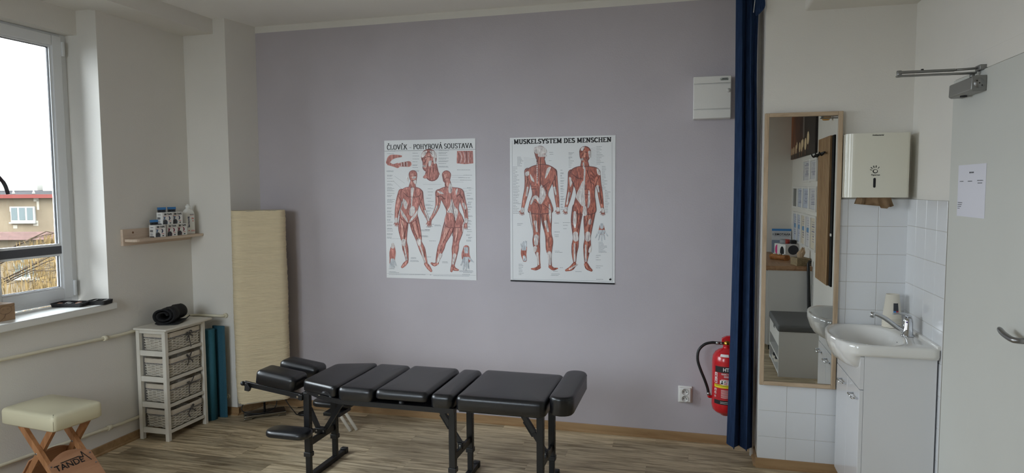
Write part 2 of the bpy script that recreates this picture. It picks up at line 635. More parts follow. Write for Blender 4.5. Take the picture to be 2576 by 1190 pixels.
def window(name, y0, y1, splits, sill):
    zb, zt = 0.915, 2.531
    root = bpy.data.objects.new(name, None)
    C.objects.link(root)
    root['kind'] = 'structure'
    ROOTM[name] = Matrix.Identity(4)
    bm = newbm()
    rect_frame(bm, -3.745, -3.690, y0, y1, zb, zt, 0.045)
    obj('window_frame', bm, M_pvc, root)
    for a, b in zip(splits, splits[1:]):
        s0, s1 = zb + 0.030, zt - 0.015
        bm = newbm()
        w = 0.062
        rect_frame(bm, -3.720, -3.672, a, b, s0, s1, w, 0.004)
        # stepped glazing bead
        rect_frame(bm, -3.716, -3.684, a + w - 0.001, b - w + 0.001, s0 + w - 0.001, s1 - w + 0.001, 0.012, 0.002)
        sash = obj('sash', bm, M_pvc, root)
        bm = newbm()
        rect_frame(bm, -3.705, -3.694, a + w + 0.008, b - w - 0.008, s0 + w + 0.008, s1 - w - 0.008, 0.006, 0)
        obj('gasket', bm, M_gasket, sash)
        bm = newbm()
        box(bm, -3.702, -3.698, a + w, b - w, s0 + w, s1 - w)
        obj('pane', bm, M_glass, sash)
        bm = newbm()
        box(bm, -3.712, -3.682, a + w - 0.002, b - w + 0.002, 1.206, 1.280, 0.003)
        tb = obj('transom_bar', bm, M_pvc, sash)
        bm = newbm()
        box(bm, -3.686, -3.6790, a + w - 0.004, b - w + 0.010, 1.219, 1.266, 0.002)
        obj('transom_strip', bm, M_bar, sash, label='dark grey strip along the glazing bar')
        bm = newbm()      # hinge covers
        box(bm, -3.690, -3.662, b - 0.002, b + 0.014, s0 + 0.01, s0 + 0.105, 0.004)
        box(bm, -3.690, -3.662, b - 0.002, b + 0.014, s1 - 0.115, s1 - 0.03, 0.004)
        obj_each('hinge', bm, M_pvc, sash)
    bm = newbm()
    box(bm, -3.690, XL + 0.042, y0 - (0.03 if y0 > 0 else 0.0), y1 + 0.022, ZS - 0.042, ZS, 0.006)
    # only the nose runs past the niche
    sl = obj('window_sill', bm, M_sill, root)
    portal(y0, y1, zb, zt, root)
    return root
window('window_1', W1[0], W1[1], [1.15, 1.95, 2.765, 3.272], True)
w2 = window('window_2', 0.0, 1.6, [0.05, 0.8, 1.55], True)     # drawn like the first one, turned into the other wall
w2.rotation_euler = (0, 0, PI / 2)
w2.location = (W2[1], YF - XL, 0)

# ------------------------------------------------------------------ door in the right wall
bm = newbm()
box(bm, XR - 0.012, XR + 0.02, 2.545, 3.412, 0.006, 2.056, 0.003)
door = struct('door_1', bm, mat('door_paint', (206, 207, 202), 0.55, var=0.02, vscale=3))
door['kind'] = 'structure'
bm = newbm()
box(bm, XR - 0.004, XR + 0.001, 2.480, 2.541, 0.0, 2.13, 0.001, 1)
box(bm, XR - 0.004, XR + 0.001, 3.4135, 3.4185, 0.0, 2.13, 0.001, 1)
box(bm, XR - 0.004, XR + 0.001, 2.545, 3.412, 2.0605, 2.13, 0.001, 1)
obj('door_frame', bm, M_white, door)
bm = newbm()
box(bm, XR - 0.020, XR - 0.011, 2.585, 2.625, 0.95, 1.16, 0.004)
hp = obj('handle_plate', bm, M_steel, door)
bm = newbm()
pts = smooth_path([(XR - 0.015, 2.605, 1.075), (XR - 0.050, 2.606, 1.075), (XR - 0.062, 2.625, 1.076), (XR - 0.064, 2.68, 1.083), (XR - 0.060, 2.725, 1.092)], 5)
tube(bm, pts, [0.010] * (len(pts) - 3) + [0.0095, 0.009, 0.007], 12)
obj('door_handle', bm, M_steel, door)

# ------------------------------------------------------------------ the street outside
EO = Vector((-37.9, 31.3, 0))                 # a point on the opposite facade
EA = Vector((math.cos(YAW), math.sin(YAW), 0))  # along the facade
EN = Vector((EA.y, -EA.x, 0))                  # towards our window
def ext(s, n, z):
    return EO + EA * s + EN * n + Vector((0, 0, z))
def ebox(bm, s0, s1, n0, n1, z0, z1, mi=0):
    v = [bm.verts.new(ext(s, n, z)) for s in (s0, s1) for n in (n0, n1) for z in (z0, z1)]
    for f in [(0, 1, 3, 2), (4, 6, 7, 5), (0, 4, 5, 1), (2, 3, 7, 6), (0, 2, 6, 4), (1, 5, 7, 3)]:
        bm.faces.new([v[i] for i in f]).material_index = mi
M_render = mat('weathered_beige_render', (90, 80, 66), 0.95, spec=0.0, var=0.25, vscale=0.7)
M_red = mat('red_gutter_paint', (84, 46, 42), 0.6, spec=0.0)
M_roofg = mat('grey_roof_felt', (44, 43, 43), 0.9, spec=0.0, var=0.2, vscale=0.5)
M_ewhite = mat('exterior_white', (116, 114, 107), 0.7, spec=0.0)
M_eglass = mat('street_window_glass', (50, 58, 56), 0.3)
M_rtile = wood_mat('pink_roof_tiles', (84, 62, 56), (70, 52, 46), 'x', 3, 0.8)
M_ground = mat('street_asphalt', (70, 70, 66), 0.95, var=0.2, vscale=0.4)
bm = newbm()
box(bm, -90, 60, -80, 110, -9.2, -9.0)
g = struct('ground_street', bm, M_ground)
bd = thing('apartment_building', 'beige street house with red gutter and white rooftop block seen through the window', 'building', tuple(ext(0, 0, -9)))
bm = newbm()
ebox(bm, -22, 20, -9, 0, -9, 1.35)
obj('facade', bm, M_render, bd)
bm = newbm()
ebox(bm, -22.3, 20.3, 0.0, 0.35, 1.20, 1.42)
obj('gutter', bm, M_red, bd)
bm = newbm()
v = [bm.verts.new(ext(*q)) for q in [(-22, 0.3, 1.42), (20, 0.3, 1.42), (20, -8, 2.0), (-22, -8, 2.0), (-22, -9, 1.42), (20, -9, 1.42)]]
bm.faces.new((v[0], v[1], v[2], v[3])); bm.faces.new((v[3], v[2], v[5], v[4]))
bm.faces.new((v[0], v[3], v[4])); bm.faces.new((v[1], v[5], v[2])); bm.faces.new((v[0], v[4], v[5], v[1]))
obj('roof', bm, M_roofg, bd)
bm = newbm()
for s in (-1.0, 0.19, 1.4, -2.2, 2.6):
    cyl(bm, ext(s, 0.1, 1.45), ext(s, 0.1, 1.65), 0.09, 0.02, 8)
obj_each('roof_vent', bm, M_ewhite, bd)
bm = newbm()
ebox(bm, -22, 20, 0.0, 0.5, -1.25, -0.80)
obj('string_course', bm, M_rtile, bd)
for s0 in (-13.3, -9.2, -5.2, -1.25, 3.4, 7.4, 11.4):
    for zb_, zt_ in ((-0.22, 0.70), (-3.6, -2.2), (-6.6, -5.2)):
        bm = newbm()
        ebox(bm, s0, s0 + 1.44, -0.05, 0.10, zb_, zt_)
        w_ = obj('window', bm, M_ewhite, bd)
        for k in range(3):
            bm = newbm()
            ebox(bm, s0 + 0.06 + k * 0.46, s0 + 0.40 + k * 0.46, 0.02, 0.115, zb_ + 0.12, zt_ - 0.07)
            obj('pane', bm, M_eglass, w_)
        bm = newbm()
        ebox(bm, s0 - 0.05, s0 + 1.49, 0.0, 0.2, zb_ - 0.08, zb_)
        obj('sill', bm, M_ewhite, w_)
bm = newbm()
for s, z, w, h in ((-1.36, 0.4, 0.1, 0.3), (-1.3, -0.2, 0.16, 0.5), (0.27, 0.5, 0.14, 0.6), (0.1, 1.0, 0.3, 0.2), (0.0, -0.45, 0.3, 0.3), (-1.2, -0.6, 0.25, 0.2)):
    ebox(bm, s, s + w, 0, 0.012, z, z + h)
obj_each('plaster_patch', bm, mat('pale_plaster', (112, 106, 94), 0.95), bd)
bd2 = bd      # blocks built on the roof
bm = newbm(); ebox(bm, -1.13, 0.20, -5.5, -2.6, 1.5, 2.27); obj('white_block', bm, M_ewhite, bd2)
bm = newbm(); ebox(bm, -0.9, 0.95, -7.8, -6.0, 1.8, 2.46); obj('rear_block', bm, M_render, bd2)
bm = newbm(); ebox(bm, 0.21, 9.0, -5.5, -2.6, 1.5, 2.06); obj('tiled_annex', bm, M_rtile, bd2)
bm = newbm(); ebox(bm, -9.0, -1.75, -5.5, -3.0, 1.5, 2.30); obj('side_block', bm, M_ewhite, bd2)
bm = newbm()
for s_, z in ((-1.35, 2.35), (-1.55, 2.45), (1.0, 2.75)):
    cyl(bm, ext(s_, -5.8, 1.7), ext(s_, -5.8, z), 0.05, 0.04, 8)
obj_each('chimney_pipe', bm, M_bar, bd2)

# dry tree in the yard, hanging straw-coloured pods
M_bark = mat('bare_bark', (50, 42, 34), 0.9, spec=0.0)
M_pod = mat('straw_pods', (104, 86, 56), 0.8, rgb2=(82, 68, 46), vscale=2, spec=0.0)
def dry_tree(loc, h, spread, n_br, n_pod, label, seed):
    rnd = random.Random(seed)
    t = thing('dry_tree', label, 'tree', loc, 0, 'dry trees in the yard')
    L0 = Vector(loc)
    bm = newbm()
    tube(bm, [L0, L0 + Vector((0.1, 0.05, h * 0.35)), L0 + Vector((-0.1, 0.1, h * 0.7)), L0 + Vector((0, 0, h * 0.95))], [0.16, 0.12, 0.08, 0.03], 8)
    tips = []
    for i in range(n_br):
        a = rnd.uniform(0, 2 * PI)
        z0 = h * rnd.uniform(0.45, 0.9)
        ln = spread * rnd.uniform(0.5, 1.0)
        p0 = L0 + Vector((0, 0, z0))
        p1 = p0 + Vector((math.cos(a) * ln * 0.5, math.sin(a) * ln * 0.5, ln * 0.25))
        p2 = p0 + Vector((math.cos(a) * ln, math.sin(a) * ln, ln * rnd.uniform(0.1, 0.45)))
        tube(bm, [p0, p1, p2], [0.018, 0.011, 0.004], 5)
        for k in range(3):
            q0 = p0.lerp(p2, rnd.uniform(0.3, 1.0))
            b_ = a + rnd.uniform(-1.2, 1.2)
            q1 = q0 + Vector((math.cos(b_), math.sin(b_), rnd.uniform(-0.1, 0.5))) * ln * 0.4
            tube(bm, [q0, q1], [0.006, 0.003], 4)
            tips.append((q0, q1))
        tips.append((p1, p2))
    stuff(obj('branches', bm, M_bark, t))
    bm = newbm()
    for i in range(n_pod):
        a, b = rnd.choice(tips)
        p = a.lerp(b, rnd.uniform(0.1, 1.05)) + Vector((rnd.uniform(-.12, .12), rnd.uniform(-.12, .12), rnd.uniform(-.1, .05)))
        ln = rnd.uniform(0.10, 0.34)
        w = rnd.uniform(0.007, 0.016)
        ang = rnd.uniform(0, PI)
        dx, dy = math.cos(ang) * w, math.sin(ang) * w
        tilt = Vector((rnd.uniform(-.04, .04), rnd.uniform(-.04, .04), -ln))
        v = [bm.verts.new(p), bm.verts.new(p + tilt * 0.5 + Vector((dx, dy, 0))), bm.verts.new(p + tilt), bm.verts.new(p + tilt * 0.5 - Vector((dx, dy, 0))), bm.verts.new(p + tilt * 0.5 + Vector((-dy, dx, 0)) * 0.5)]
        bm.faces.new((v[0], v[1], v[4])); bm.faces.new((v[1], v[2], v[4])); bm.faces.new((v[2], v[3], v[4])); bm.faces.new((v[3], v[0], v[4]))
    pods = obj('pods', bm, M_pod, t)
    pods['kind'] = 'stuff'
    return t
dry_tree((-14.2, 10.6, -9), 10.3, 2.6, 70, 11000, 'dry tree with hanging straw-coloured pods nearest the window', 3)
dry_tree((-18.6, 17.2, -9), 9.9, 2.4, 56, 8000, 'dry tree with straw-coloured pods further back towards the beige house', 5)
dry_tree((-20.6, 10.6, -9), 9.3, 2.4, 56, 7000, 'low dry tree left of the others in the yard', 9)

# dark curved arm in front of the facade
bm = newbm()
pts = smooth_path([(-4.3, 3.12, 1.84), (-4.3, 3.25, 1.775), (-4.3, 3.34, 1.682), (-4.3, 3.372, 1.635), (-4.3, 3.389, 1.578)], 5)
tube(bm, pts, 0.011, 10)
tag(obj('awning_arm', bm, mat('dull_black_rubber', (10, 10, 11), 0.9, spec=0.0)), 'dark curved arm ending in the upper left of the window view', 'arm')

# ------------------------------------------------------------------ heating pipes
M_pipe = mat('cream_pipe_enamel', (220, 214, 192), 0.4)
def pipe(label, zs_, xend):
    t = thing('heating_pipe', label, 'pipe', (XL + 0.018, 2.0, 0))
    bm = newbm()
    x = XL + 0.018
    pts = [(x, -0.5, zs_[0]), (x, 2.5, zs_[0]), (x, 3.35, zs_[1]), (x, 3.92, zs_[2])]
    pts = pts + [(x + 0.012, 3.975, zs_[2]), (x + 0.05, 3.995, zs_[2]), (xend - 0.02, 4.000, zs_[2]), (xend - 0.004, 4.010, zs_[2]), (xend, 4.036, zs_[2])]
    tube(bm, pts, 0.0095, 12)
    obj('tube', bm, M_pipe, t)
    for yb in (1.2, 2.2, 3.26):
        f = (yb - 2.5) / 0.85
        z = zs_[0] + (zs_[1] - zs_[0]) * max(0, f)
        bm = newbm()
        cyl(bm, (x, yb - 0.014, z), (x, yb + 0.014, z), 0.0155, n=14)
        cyl(bm, (x, yb, z), (XL + 0.001, yb, z), 0.006, n=8)
        obj('bracket', bm, M_pipe, t)
    bm = newbm()
    cyl(bm, (xend, 4.020, zs_[2]), (xend, 4.034, zs_[2]), 0.017, n=16)
    obj('collar', bm, M_pipe, t)
pipe('cream heating pipe running below the window sill', (0.733, 0.700, 0.712), -3.185)
pipe('cream heating pipe running just above the floor', (0.187, 0.143, 0.130), -3.188)

# ------------------------------------------------------------------ wall shelf and what stands on it
M_pine = wood_mat('pale_pine', (214, 196, 178), (196, 174, 154), 'y', 9, 0.6)
sh = thing('wall_shelf', 'pale pine wall shelf carrying tape boxes and a bottle', 'shelf', (XL, 3.72, 1.25))
bm = newbm(); box(bm, XL, XL + 0.018, 3.425, 4.012, 1.250, 1.353, 0.002); obj('back_board', bm, M_pine, sh)
bm = newbm()
prism(bm, [(XL + 0.018, 3.437), (XL + 0.085, 3.437), (XL + 0.104, 3.445), (XL + 0.110, 3.46), (XL + 0.110, 4.030), (XL + 0.018, 4.030)], 'z', 1.274, 1.292, 0.002)
obj('shelf_board', bm, M_pine, sh)
bm = newbm(); cyl(bm, (XL + 0.0175, 3.505, 1.330), (XL + 0.0185, 3.505, 1.330), 0.007, n=14); obj('screw_plug', bm, mat('brown_plug', (122, 84, 58), 0.6), sh)

M_card = mat('white_carton', (226, 226, 224), 0.5)
M_bluec = mat('blue_carton', (62, 128, 190), 0.5)
M_dgrey = mat('dark_grey_print', (66, 68, 74), 0.6)
M_navy = mat('navy_print', (42, 52, 84), 0.6)
M_blueg = mat('blue_grey_print', (92, 118, 150), 0.6)
M_maroon = mat('maroon_print', (120, 34, 60), 0.6)
M_redp = mat('red_print', (196, 70, 60), 0.6)
def tape_box(x, y, z, label, tape, flap, rz=-0.16):
    t = thing('tape_box', label, 'box', (x, y, z), rz, 'kinesiology tape boxes on the wall shelf')
    s = 0.079
    w = 0.055
    bm = newbm(); box(bm, -w, 0, 0, s, 0, s, 0.001, 1)
    b_ = obj('carton', bm, M_card, t, world=False)
    F = frame_matrix((0.0006, 0, 0), (0, 1, 0), (0, 0, 1))     # front face, u along +y
    def P(shapes, m, nm):
        bm = newbm()
        for pl_ in shapes:
            flat_poly(bm, pl_, 0)
        bm.transform(F)
        return stuff(obj(nm, bm, m, t, world=False, recalc=False))
    bt = text_bm('BB TAPE', 0.0165, 0.0005, sx=0.95); bt.transform(F @ Matrix.Translation((0.042, 0.066, 0.0003))); stuff(obj('lettering', bt, M_ink, t, world=False, recalc=False))
    P([[(0.003, 0.054), (0.05, 0.054), (0.05, 0.0555), (0.003, 0.0555)], [(0.048, 0.020), (0.066, 0.020), (0.066, 0.023), (0.048, 0.023)]], M_redp, 'red_line')
    P([[(0.002, 0.002), (0.034, 0.002), (0.036, 0.02), (0.030, 0.03), (0.018, 0.033), (0.004, 0.026)]], M_dgrey, 'photo_print')
    P([[(0.003, 0.028), (0.018, 0.034), (0.024, 0.051), (0.006, 0.051), (0.012, 0.042)], [(0.031, 0.002), (0.036, 0.002), (0.038, 0.02), (0.034, 0.022)]], tape, 'tape_print')
    P([[(0.046, 0.028), (0.054, 0.028), (0.060, 0.040), (0.054, 0.053), (0.046, 0.053), (0.051, 0.040)]], M_navy if tape is not M_maroon else M_maroon, 'strip_print')
    P([[(0.052, 0.006), (0.064, 0.006), (0.064, 0.012), (0.052, 0.012)]], M_ink, 'size_print')
    G = frame_matrix((-w, -0.0006, 0), (1, 0, 0), (0, 0, 1))    # side face
    bm = newbm()
    for k in range(11):
        quad(bm, 0.008 + k * 0.0026, 0.0095 + k * 0.0026, 0.033, 0.048)
    for k in range(4):
        quad(bm, 0.008, 0.036 - 0.004 * (k % 2), 0.010 + k * 0.0045, 0.0118 + k * 0.0045)
    quad(bm, 0.014, 0.040, 0.062, 0.065)
    bm.transform(G)
    stuff(obj('barcode_print', bm, M_dgrey, t, world=False, recalc=False))
    bm = newbm(); quad(bm, 0.004, 0.046, 0.001, 0.006); bm.transform(G); obj('bottom_print', bm, M_ink, t, world=False, recalc=False)
    if flap:
        bm = newbm()
        prism(bm, [(0.010, s), (s - 0.010, s), (s - 0.006, s + 0.033), (0.006, s + 0.033)], 'x', -w - 0.0005, -w + 0.0008)
        fl = obj('hang_flap', bm, M_dgrey, t, world=False)
        H = frame_matrix((-w + 0.0012, 0, 0), (0, 1, 0), (0, 0, 1))
        bm = newbm(); quad(bm, 0.0065, s - 0.0065, s + 0.017, s + 0.033); bm.transform(H); obj('blue_band', bm, M_bluec, fl, world=False, recalc=False)
        bt = text_bm('BB TAPE', 0.011, 0.0004); bt.transform(H @ Matrix.Translation((s / 2, s + 0.009, 0.0003))); stuff(obj('lettering', bt, M_ink, fl, world=False, recalc=False))
    return t
zt = 1.2925
tape_box(XL + 0.100, 3.600, zt, 'white tape box with blue strip print, lower row left end', M_blueg, True)
tape_box(XL + 0.097, 3.706, zt, 'white tape box with maroon strip print, middle of the lower row', M_maroon, False)
tape_box(XL + 0.095, 3.798, zt, 'white tape box with maroon strip print beside the bottle', M_maroon, False)
tape_box(XL + 0.099, 3.668, zt + 0.0795, 'white tape box with blue flap, left of the upper row', M_blueg, True)
tape_box(XL + 0.096, 3.760, zt + 0.0795, 'white tape box with blue flap, right of the upper row', M_blueg, True)

bt_ = thing('lotion_bottle', 'white lotion bottle with dark vertical lettering at the shelf end', 'bottle', (XL + 0.062, 3.945, zt), -0.2)
bm = newbm()
rings = []
for z, wx, wy in ((0, 0.020, 0.038), (0.004, 0.023, 0.041), (0.125, 0.023, 0.041), (0.150, 0.021, 0.039), (0.168, 0.016, 0.026), (0.176, 0.013, 0.014), (0.180, 0.012, 0.012)):
    rings.append([bm.verts.new((p[0], p[1], z)) for p in round_rect(-wx, wx, -wy, wy, min(wx, wy) * 0.7, 4)])
for a, b in zip(rings, rings[1:]):
    n = len(a)
    for i in range(n):
        bm.faces.new((a[i], a[(i + 1) % n], b[(i + 1) % n], b[i])).smooth = True
bm.faces.new(rings[0][::-1]); bm.faces.new(rings[-1])
obj('body', bm, mat('white_bottle_plastic', (230, 230, 226), 0.3), bt_, world=False)
bm = newbm(); lathe(bm, [(0, 0.178), (0.016, 0.178), (0.016, 0.196), (0.010, 0.199), (0.009, 0.207), (0, 0.207)], n=20)
obj('cap', bm, mat('white_bottle_plastic', (230, 230, 226), 0.3), bt_, world=False)
F = frame_matrix((0.0236, 0, 0), (0, 1, 0), (0, 0, 1))
tb_ = text_bm('lactovit', 0.026, 0.0006); tb_.transform(F @ Matrix.Translation((-0.016, 0.085, 0)) @ Matrix.Rotation(PI / 2, 4, 'Z')); stuff(obj('lettering', tb_, mat('navy_ink', (24, 30, 84), 0.5), bt_, world=False, recalc=False))
tb_ = text_bm('lactovit', 0.010, 0.0002); tb_.transform(F @ Matrix.Translation((0.010, 0.137, 0))); stuff(obj('lettering', tb_, M_ink, bt_, world=False, recalc=False))
bm = newbm()
for q in ((-0.006, 0.028, 0.130, 0.1315), (0.008, 0.026, 0.104, 0.108), (0.008, 0.024, 0.110, 0.113), (0.0, 0.03, 0.020, 0.023), (0.002, 0.028, 0.026, 0.028), (-0.020, -0.012, 0.022, 0.028), (0.014, 0.022, 0.088, 0.094)):
    quad(bm, *q)
bm.transform(F); stuff(obj('small_print', bm, M_redp, bt_, world=False, recalc=False))

# ------------------------------------------------------------------ things on the window sill
M_case = mat('black_case_leather', (20, 20, 22), 0.45, bump=0.2, bscale=200)
mk = thing('manicure_kit', 'open black manicure case with small tools on the window sill', 'manicure kit', (-3.53, 3.19, ZS))
def tray(name, cx, cy_, rz_, lx, ly, h):
    b_ = newbm()
    outer0 = round_rect(-lx * 0.94, lx * 0.94, -ly * 0.94, ly * 0.94, 0.012, 3)
    outer1 = round_rect(-lx, lx, -ly, ly, 0.014, 3)
    inner1 = round_rect(-lx + 0.006, lx - 0.006, -ly + 0.006, ly - 0.006, 0.010, 3)
    Rm = Matrix.Translation((cx, cy_, ZS)) @ Matrix.Rotation(rz_, 4, 'Z')
    rg = []
    for poly, z in ((outer0, 0.0), (outer1, h), (inner1, h), (inner1, h * 0.45)):
        rg.append([b_.verts.new(Rm @ Vector((p[0], p[1], z))) for p in poly])
    for a, b in zip(rg, rg[1:]):
        n = len(a)
        for i in range(n):
            b_.faces.new((a[i], a[(i + 1) % n], b[(i + 1) % n], b[i]))
    b_.faces.new(rg[0][::-1]); b_.faces.new(rg[-1])
    return obj(name, b_, M_case, mk), Rm
tr1, R1 = tray('tray', -3.575, 3.165, 0.25, 0.094, 0.058, 0.022)
tr2, R2 = tray('lid', -3.468, 3.262, 0.25, 0.060, 0.045, 0.024)
for k, (x, y, ln, m) in enumerate(((-0.06, -0.02, 0.05, 'pink_tool_grip'), (-0.03, 0.01, 0.06, 'steel'), (0.0, -0.015, 0.06, 'steel'), (0.035, 0.012, 0.05, 'pink_tool_grip'), (0.055, -0.02, 0.045, 'steel'))):
    bm = newbm()
    tube(bm, [R1 @ Vector((x, y - ln / 2, 0.016)), R1 @ Vector((x, y, 0.017)), R1 @ Vector((x + 0.004, y + ln / 2, 0.017))], [0.004, 0.0055, 0.002], 8)
    obj('tool', bm, mat('pink_tool_grip', (200, 150, 128), 0.4) if m != 'steel' else M_chrome, tr1)
for k in range(3):
    bm = newbm()
    tube(bm, [R2 @ Vector((-0.03 + 0.03 * k, -0.03, 0.020)), R2 @ Vector((-0.03 + 0.03 * k, 0.03, 0.020))], [0.003, 0.004], 8)
    obj('tool', bm, M_chrome if k != 1 else M_black_p, tr2)

M_kraft = mat('kraft_cardboard', (158, 128, 98), 0.8, var=0.08, vscale=20)
kb = thing('cardboard_box', 'brown cardboard box with a line-drawn animal face on the sill', 'box', (-3.575, 2.700, ZS), 0.0)
bm = newbm(); box(bm, -3.640, -3.502, 2.62, 2.762, ZS, ZS + 0.088, 0.0015, 1); obj('carton', bm, M_kraft, kb)
bm = newbm()
def stroke(bm, pts, w):
    for a, b in zip(pts, pts[1:]):
        d = Vector((b[0] - a[0], b[1] - a[1])); 
        if d.length < 1e-9: continue
        d.normalize(); n_ = Vector((-d.y, d.x)) * w / 2
        bm.faces.new([bm.verts.new((a[0] + n_.x, a[1] + n_.y, 0)), bm.verts.new((a[0] - n_.x, a[1] - n_.y, 0)), bm.verts.new((b[0] - n_.x, b[1] - n_.y, 0)), bm.verts.new((b[0] + n_.x, b[1] + n_.y, 0))])
stroke(bm, ellipse(0.088, 0.058, 0.034, 0.022, 18) + [(0.122, 0.058)], 0.0016)
stroke(bm, ellipse(0.076, 0.062, 0.004, 0.004, 10) + [(0.080, 0.062)], 0.0012)
stroke(bm, ellipse(0.100, 0.062, 0.004, 0.004, 10) + [(0.104, 0.062)], 0.0012)
stroke(bm, [(0.118, 0.07), (0.134, 0.078), (0.139, 0.082)], 0.0016)
stroke(bm, [(0.088, 0.036), (0.08, 0.02), (0.06, 0.006)], 0.0016)
bm.transform(frame_matrix((-3.5012, 2.622, ZS), (0, 1, 0), (0, 0, 1)))
stuff(obj('line_drawing', bm, mat('brown_print', (104, 80, 60), 0.8), kb, recalc=False))
bm = newbm()
lathe(bm, [(0, 0.0), (0.030, 0.003), (0.046, 0.02), (0.050, 0.045), (0.044, 0.07), (0.025, 0.086), (0, 0.09)], n=28)
bm.transform(Matrix.Translation((-3.59, 2.668, ZS + 0.0885)))
tag(obj('round_ornament', bm, mat('cream_ornament', (226, 206, 178), 0.5)), 'cream rounded ornament resting on the cardboard box', 'ornament')

# ------------------------------------------------------------------ stool with crossed legs
M_cream = mat('cream_vinyl', (214, 208, 180), 0.36, spec=0.5, bump=0.04, bscale=200)
M_beech = wood_mat('beech_leg', (178, 128, 88), (148, 100, 64), 'z', 14, 0.5)
M_ply = wood_mat('beech_ply', (184, 138, 106), (162, 116, 86), 'y', 10, 0.55)
st = thing('folding_stool', 'cream padded stool on crossed wooden legs under the window', 'stool', (-3.212, 2.70, 0), -0.10)
def pillow(bm, lx, ly, z0, z1, rc, dome, n=10, ei=0.022):
    """upholstered pad: straight-sided with rounded rim and slightly domed top"""
    def dens(P, step=0.025):
        out = []
        for a, b in zip(P, P[1:] + P[:1]):
            k = max(1, round(math.hypot(b[0] - a[0], b[1] - a[1]) / step))
            out += [(a[0] + (b[0] - a[0]) * i / k, a[1] + (b[1] - a[1]) * i / k) for i in range(k)]
        return out
    base = dens(round_rect(-lx, lx, -ly, ly, rc, 6))
    def ring(inset, z, m=6):
        fx, fy = (lx - inset) / lx, (ly - inset) / ly
        return [bm.verts.new((p[0] * fx, p[1] * fy, z)) for p in base]
    rg = [ring(0.012, z0), ring(0.0, z0 + 0.010), ring(0.0, z1 - ei)]
    for k in range(1, 5):
        a = PI / 2 * k / 4
        rg.append(ring(ei * (1 - math.cos(a)), z1 - ei + ei * math.sin(a) * 0.9))
    tops = []
    for k in range(1, n):
        t = k / n
        rg.append([bm.verts.new((v.co.x * (1 - t), v.co.y * (1 - t), z1 - ei * 0.1 + dome * (1 - (v.co.x * (1 - t) / (lx - ei)) ** 2) * (1 - (v.co.y * (1 - t) / (ly - ei)) ** 2))) for v in rg[6]])
    c = bm.verts.new((0, 0, z1 - ei * 0.1 + dome))
    for a, b in zip(rg, rg[1:]):
        m = len(a)
        for i in range(m):
            bm.faces.new((a[i], a[(i + 1) % m], b[(i + 1) % m], b[i])).smooth = True
    m = len(rg[-1])
    for i in range(m):
        bm.faces.new((rg[-1][i], rg[-1][(i + 1) % m], c)).smooth = True
    bm.faces.new(rg[0][::-1])
bm = newbm()
pillow(bm, 0.196, 0.135, 0.402, 0.492, 0.022, 0.020)
seat = obj('seat', bm, M_cream, st, world=False)
bm = newbm()
tube(bm, [(0.1895, -0.1285, 0.412), (0.1898, -0.1288, 0.45), (0.187, -0.126, 0.478), (0.176, -0.117, 0.4905)], 0.0012, 6)
obj('seam', bm, mat('cream_seam', (150, 144, 118), 0.7), seat, world=False)
def leg_bar(bm, a, b, w, t, yoff):
    a, b = Vector(a), Vector(b)
    d = (b - a).normalized()
    n_ = Vector((d.z, 0, -d.x)) * w / 2
    for pts in [[a + n_, b + n_, b - n_, a - n_]]:
        A = [bm.verts.new(p + Vector((0, yoff - t / 2, 0))) for p in pts]
        B = [bm.verts.new(p + Vector((0, yoff + t / 2, 0))) for p in pts]
        bm.faces.new(A); bm.faces.new(B[::-1])
        for i in range(4):
            bm.faces.new((A[i], B[i], B[(i + 1) % 4], A[(i + 1) % 4]))
fA0, fA1 = Vector((-0.095, 0, 0.402)), Vector((0.285, 0, 0.0))
fB0, fB1 = Vector((0.110, 0, 0.402)), Vector((-0.188, 0, 0.0))
for yo in (-0.085, 0.105):
    bm = newbm(); leg_bar(bm, fA0, fA1, 0.034, 0.020, yo - 0.011); obj('leg', bm, M_beech, st, world=False)
    bm = newbm(); leg_bar(bm, fB0, fB1, 0.034, 0.020, yo + 0.011); obj('leg', bm, M_beech, st, world=False)
    bm = newbm()
    tcr = 0.41
    pc = fA0.lerp(fA1, 0.33)
    cyl(bm, (pc.x - 0.012, yo - 0.023, pc.z - 0.005), (pc.x - 0.012, yo + 0.023, pc.z - 0.005), 0.0055, n=12)
    obj('pivot_bolt', bm, M_steel, st, world=False)
# arched boards across each pair of parallel legs
def board(base0, base1, t0, t1, y0, y1, name, front):
    a, b = base0.lerp(base1, t0), base0.lerp(base1, t1)
    d = (b - a)
    ln = d.length
    d.normalize()
    nrm = Vector((d.z, 0, -d.x))           # outward
    if nrm.z < 0 and False:
        nrm = -nrm
    bm = newbm()
    prof = []
    N = 14
    for i in range(N + 1):
        u = i / N
        prof.append((y0 + (y1 - y0) * u, -0.045 * math.sin(PI * u)))
    prof += [(y1, ln), (y0, ln)]
    off = 0.0185 if front else -0.0185
    A = [bm.verts.new(a + d * q[1] + Vector((0, q[0], 0)) - nrm * (off - 0.0)) for q in prof]
    B = [bm.verts.new(a + d * q[1] + Vector((0, q[0], 0)) - nrm * (off + (0.006 if front else -0.006))) for q in prof]
    bm.faces.new(A); bm.faces.new(B[::-1])
    k = len(prof)
    for i in range(k):
        bm.faces.new((A[i], B[i], B[(i + 1) % k], A[(i + 1) % k]))
    return obj(name, bm, M_ply, st, world=False), a, d, nrm, off
bdA, a_, d_, n_, of_ = board(fA0, fA1, 0.50, 0.86, -0.115, 0.115, 'foot_board', True)
bdB, a2_, d2_, n2_, of2_ = board(fB0, fB1, 0.50, 0.86, -0.095, 0.125, 'foot_board', False)
outv = -n_ if (-n_).x > 0 else n_
pos = a_ + d_ * 0.034 + outv * 0.0257
ax = Vector((0, 1, 0)); ay = -d_
TM = frame_matrix(pos, ax, ay)
tb_ = text_bm('TANDE', 0.046, 0.0006, sx=1.0); tb_.transform(TM @ Matrix.Translation((-0.018, 0, 0.0004)))
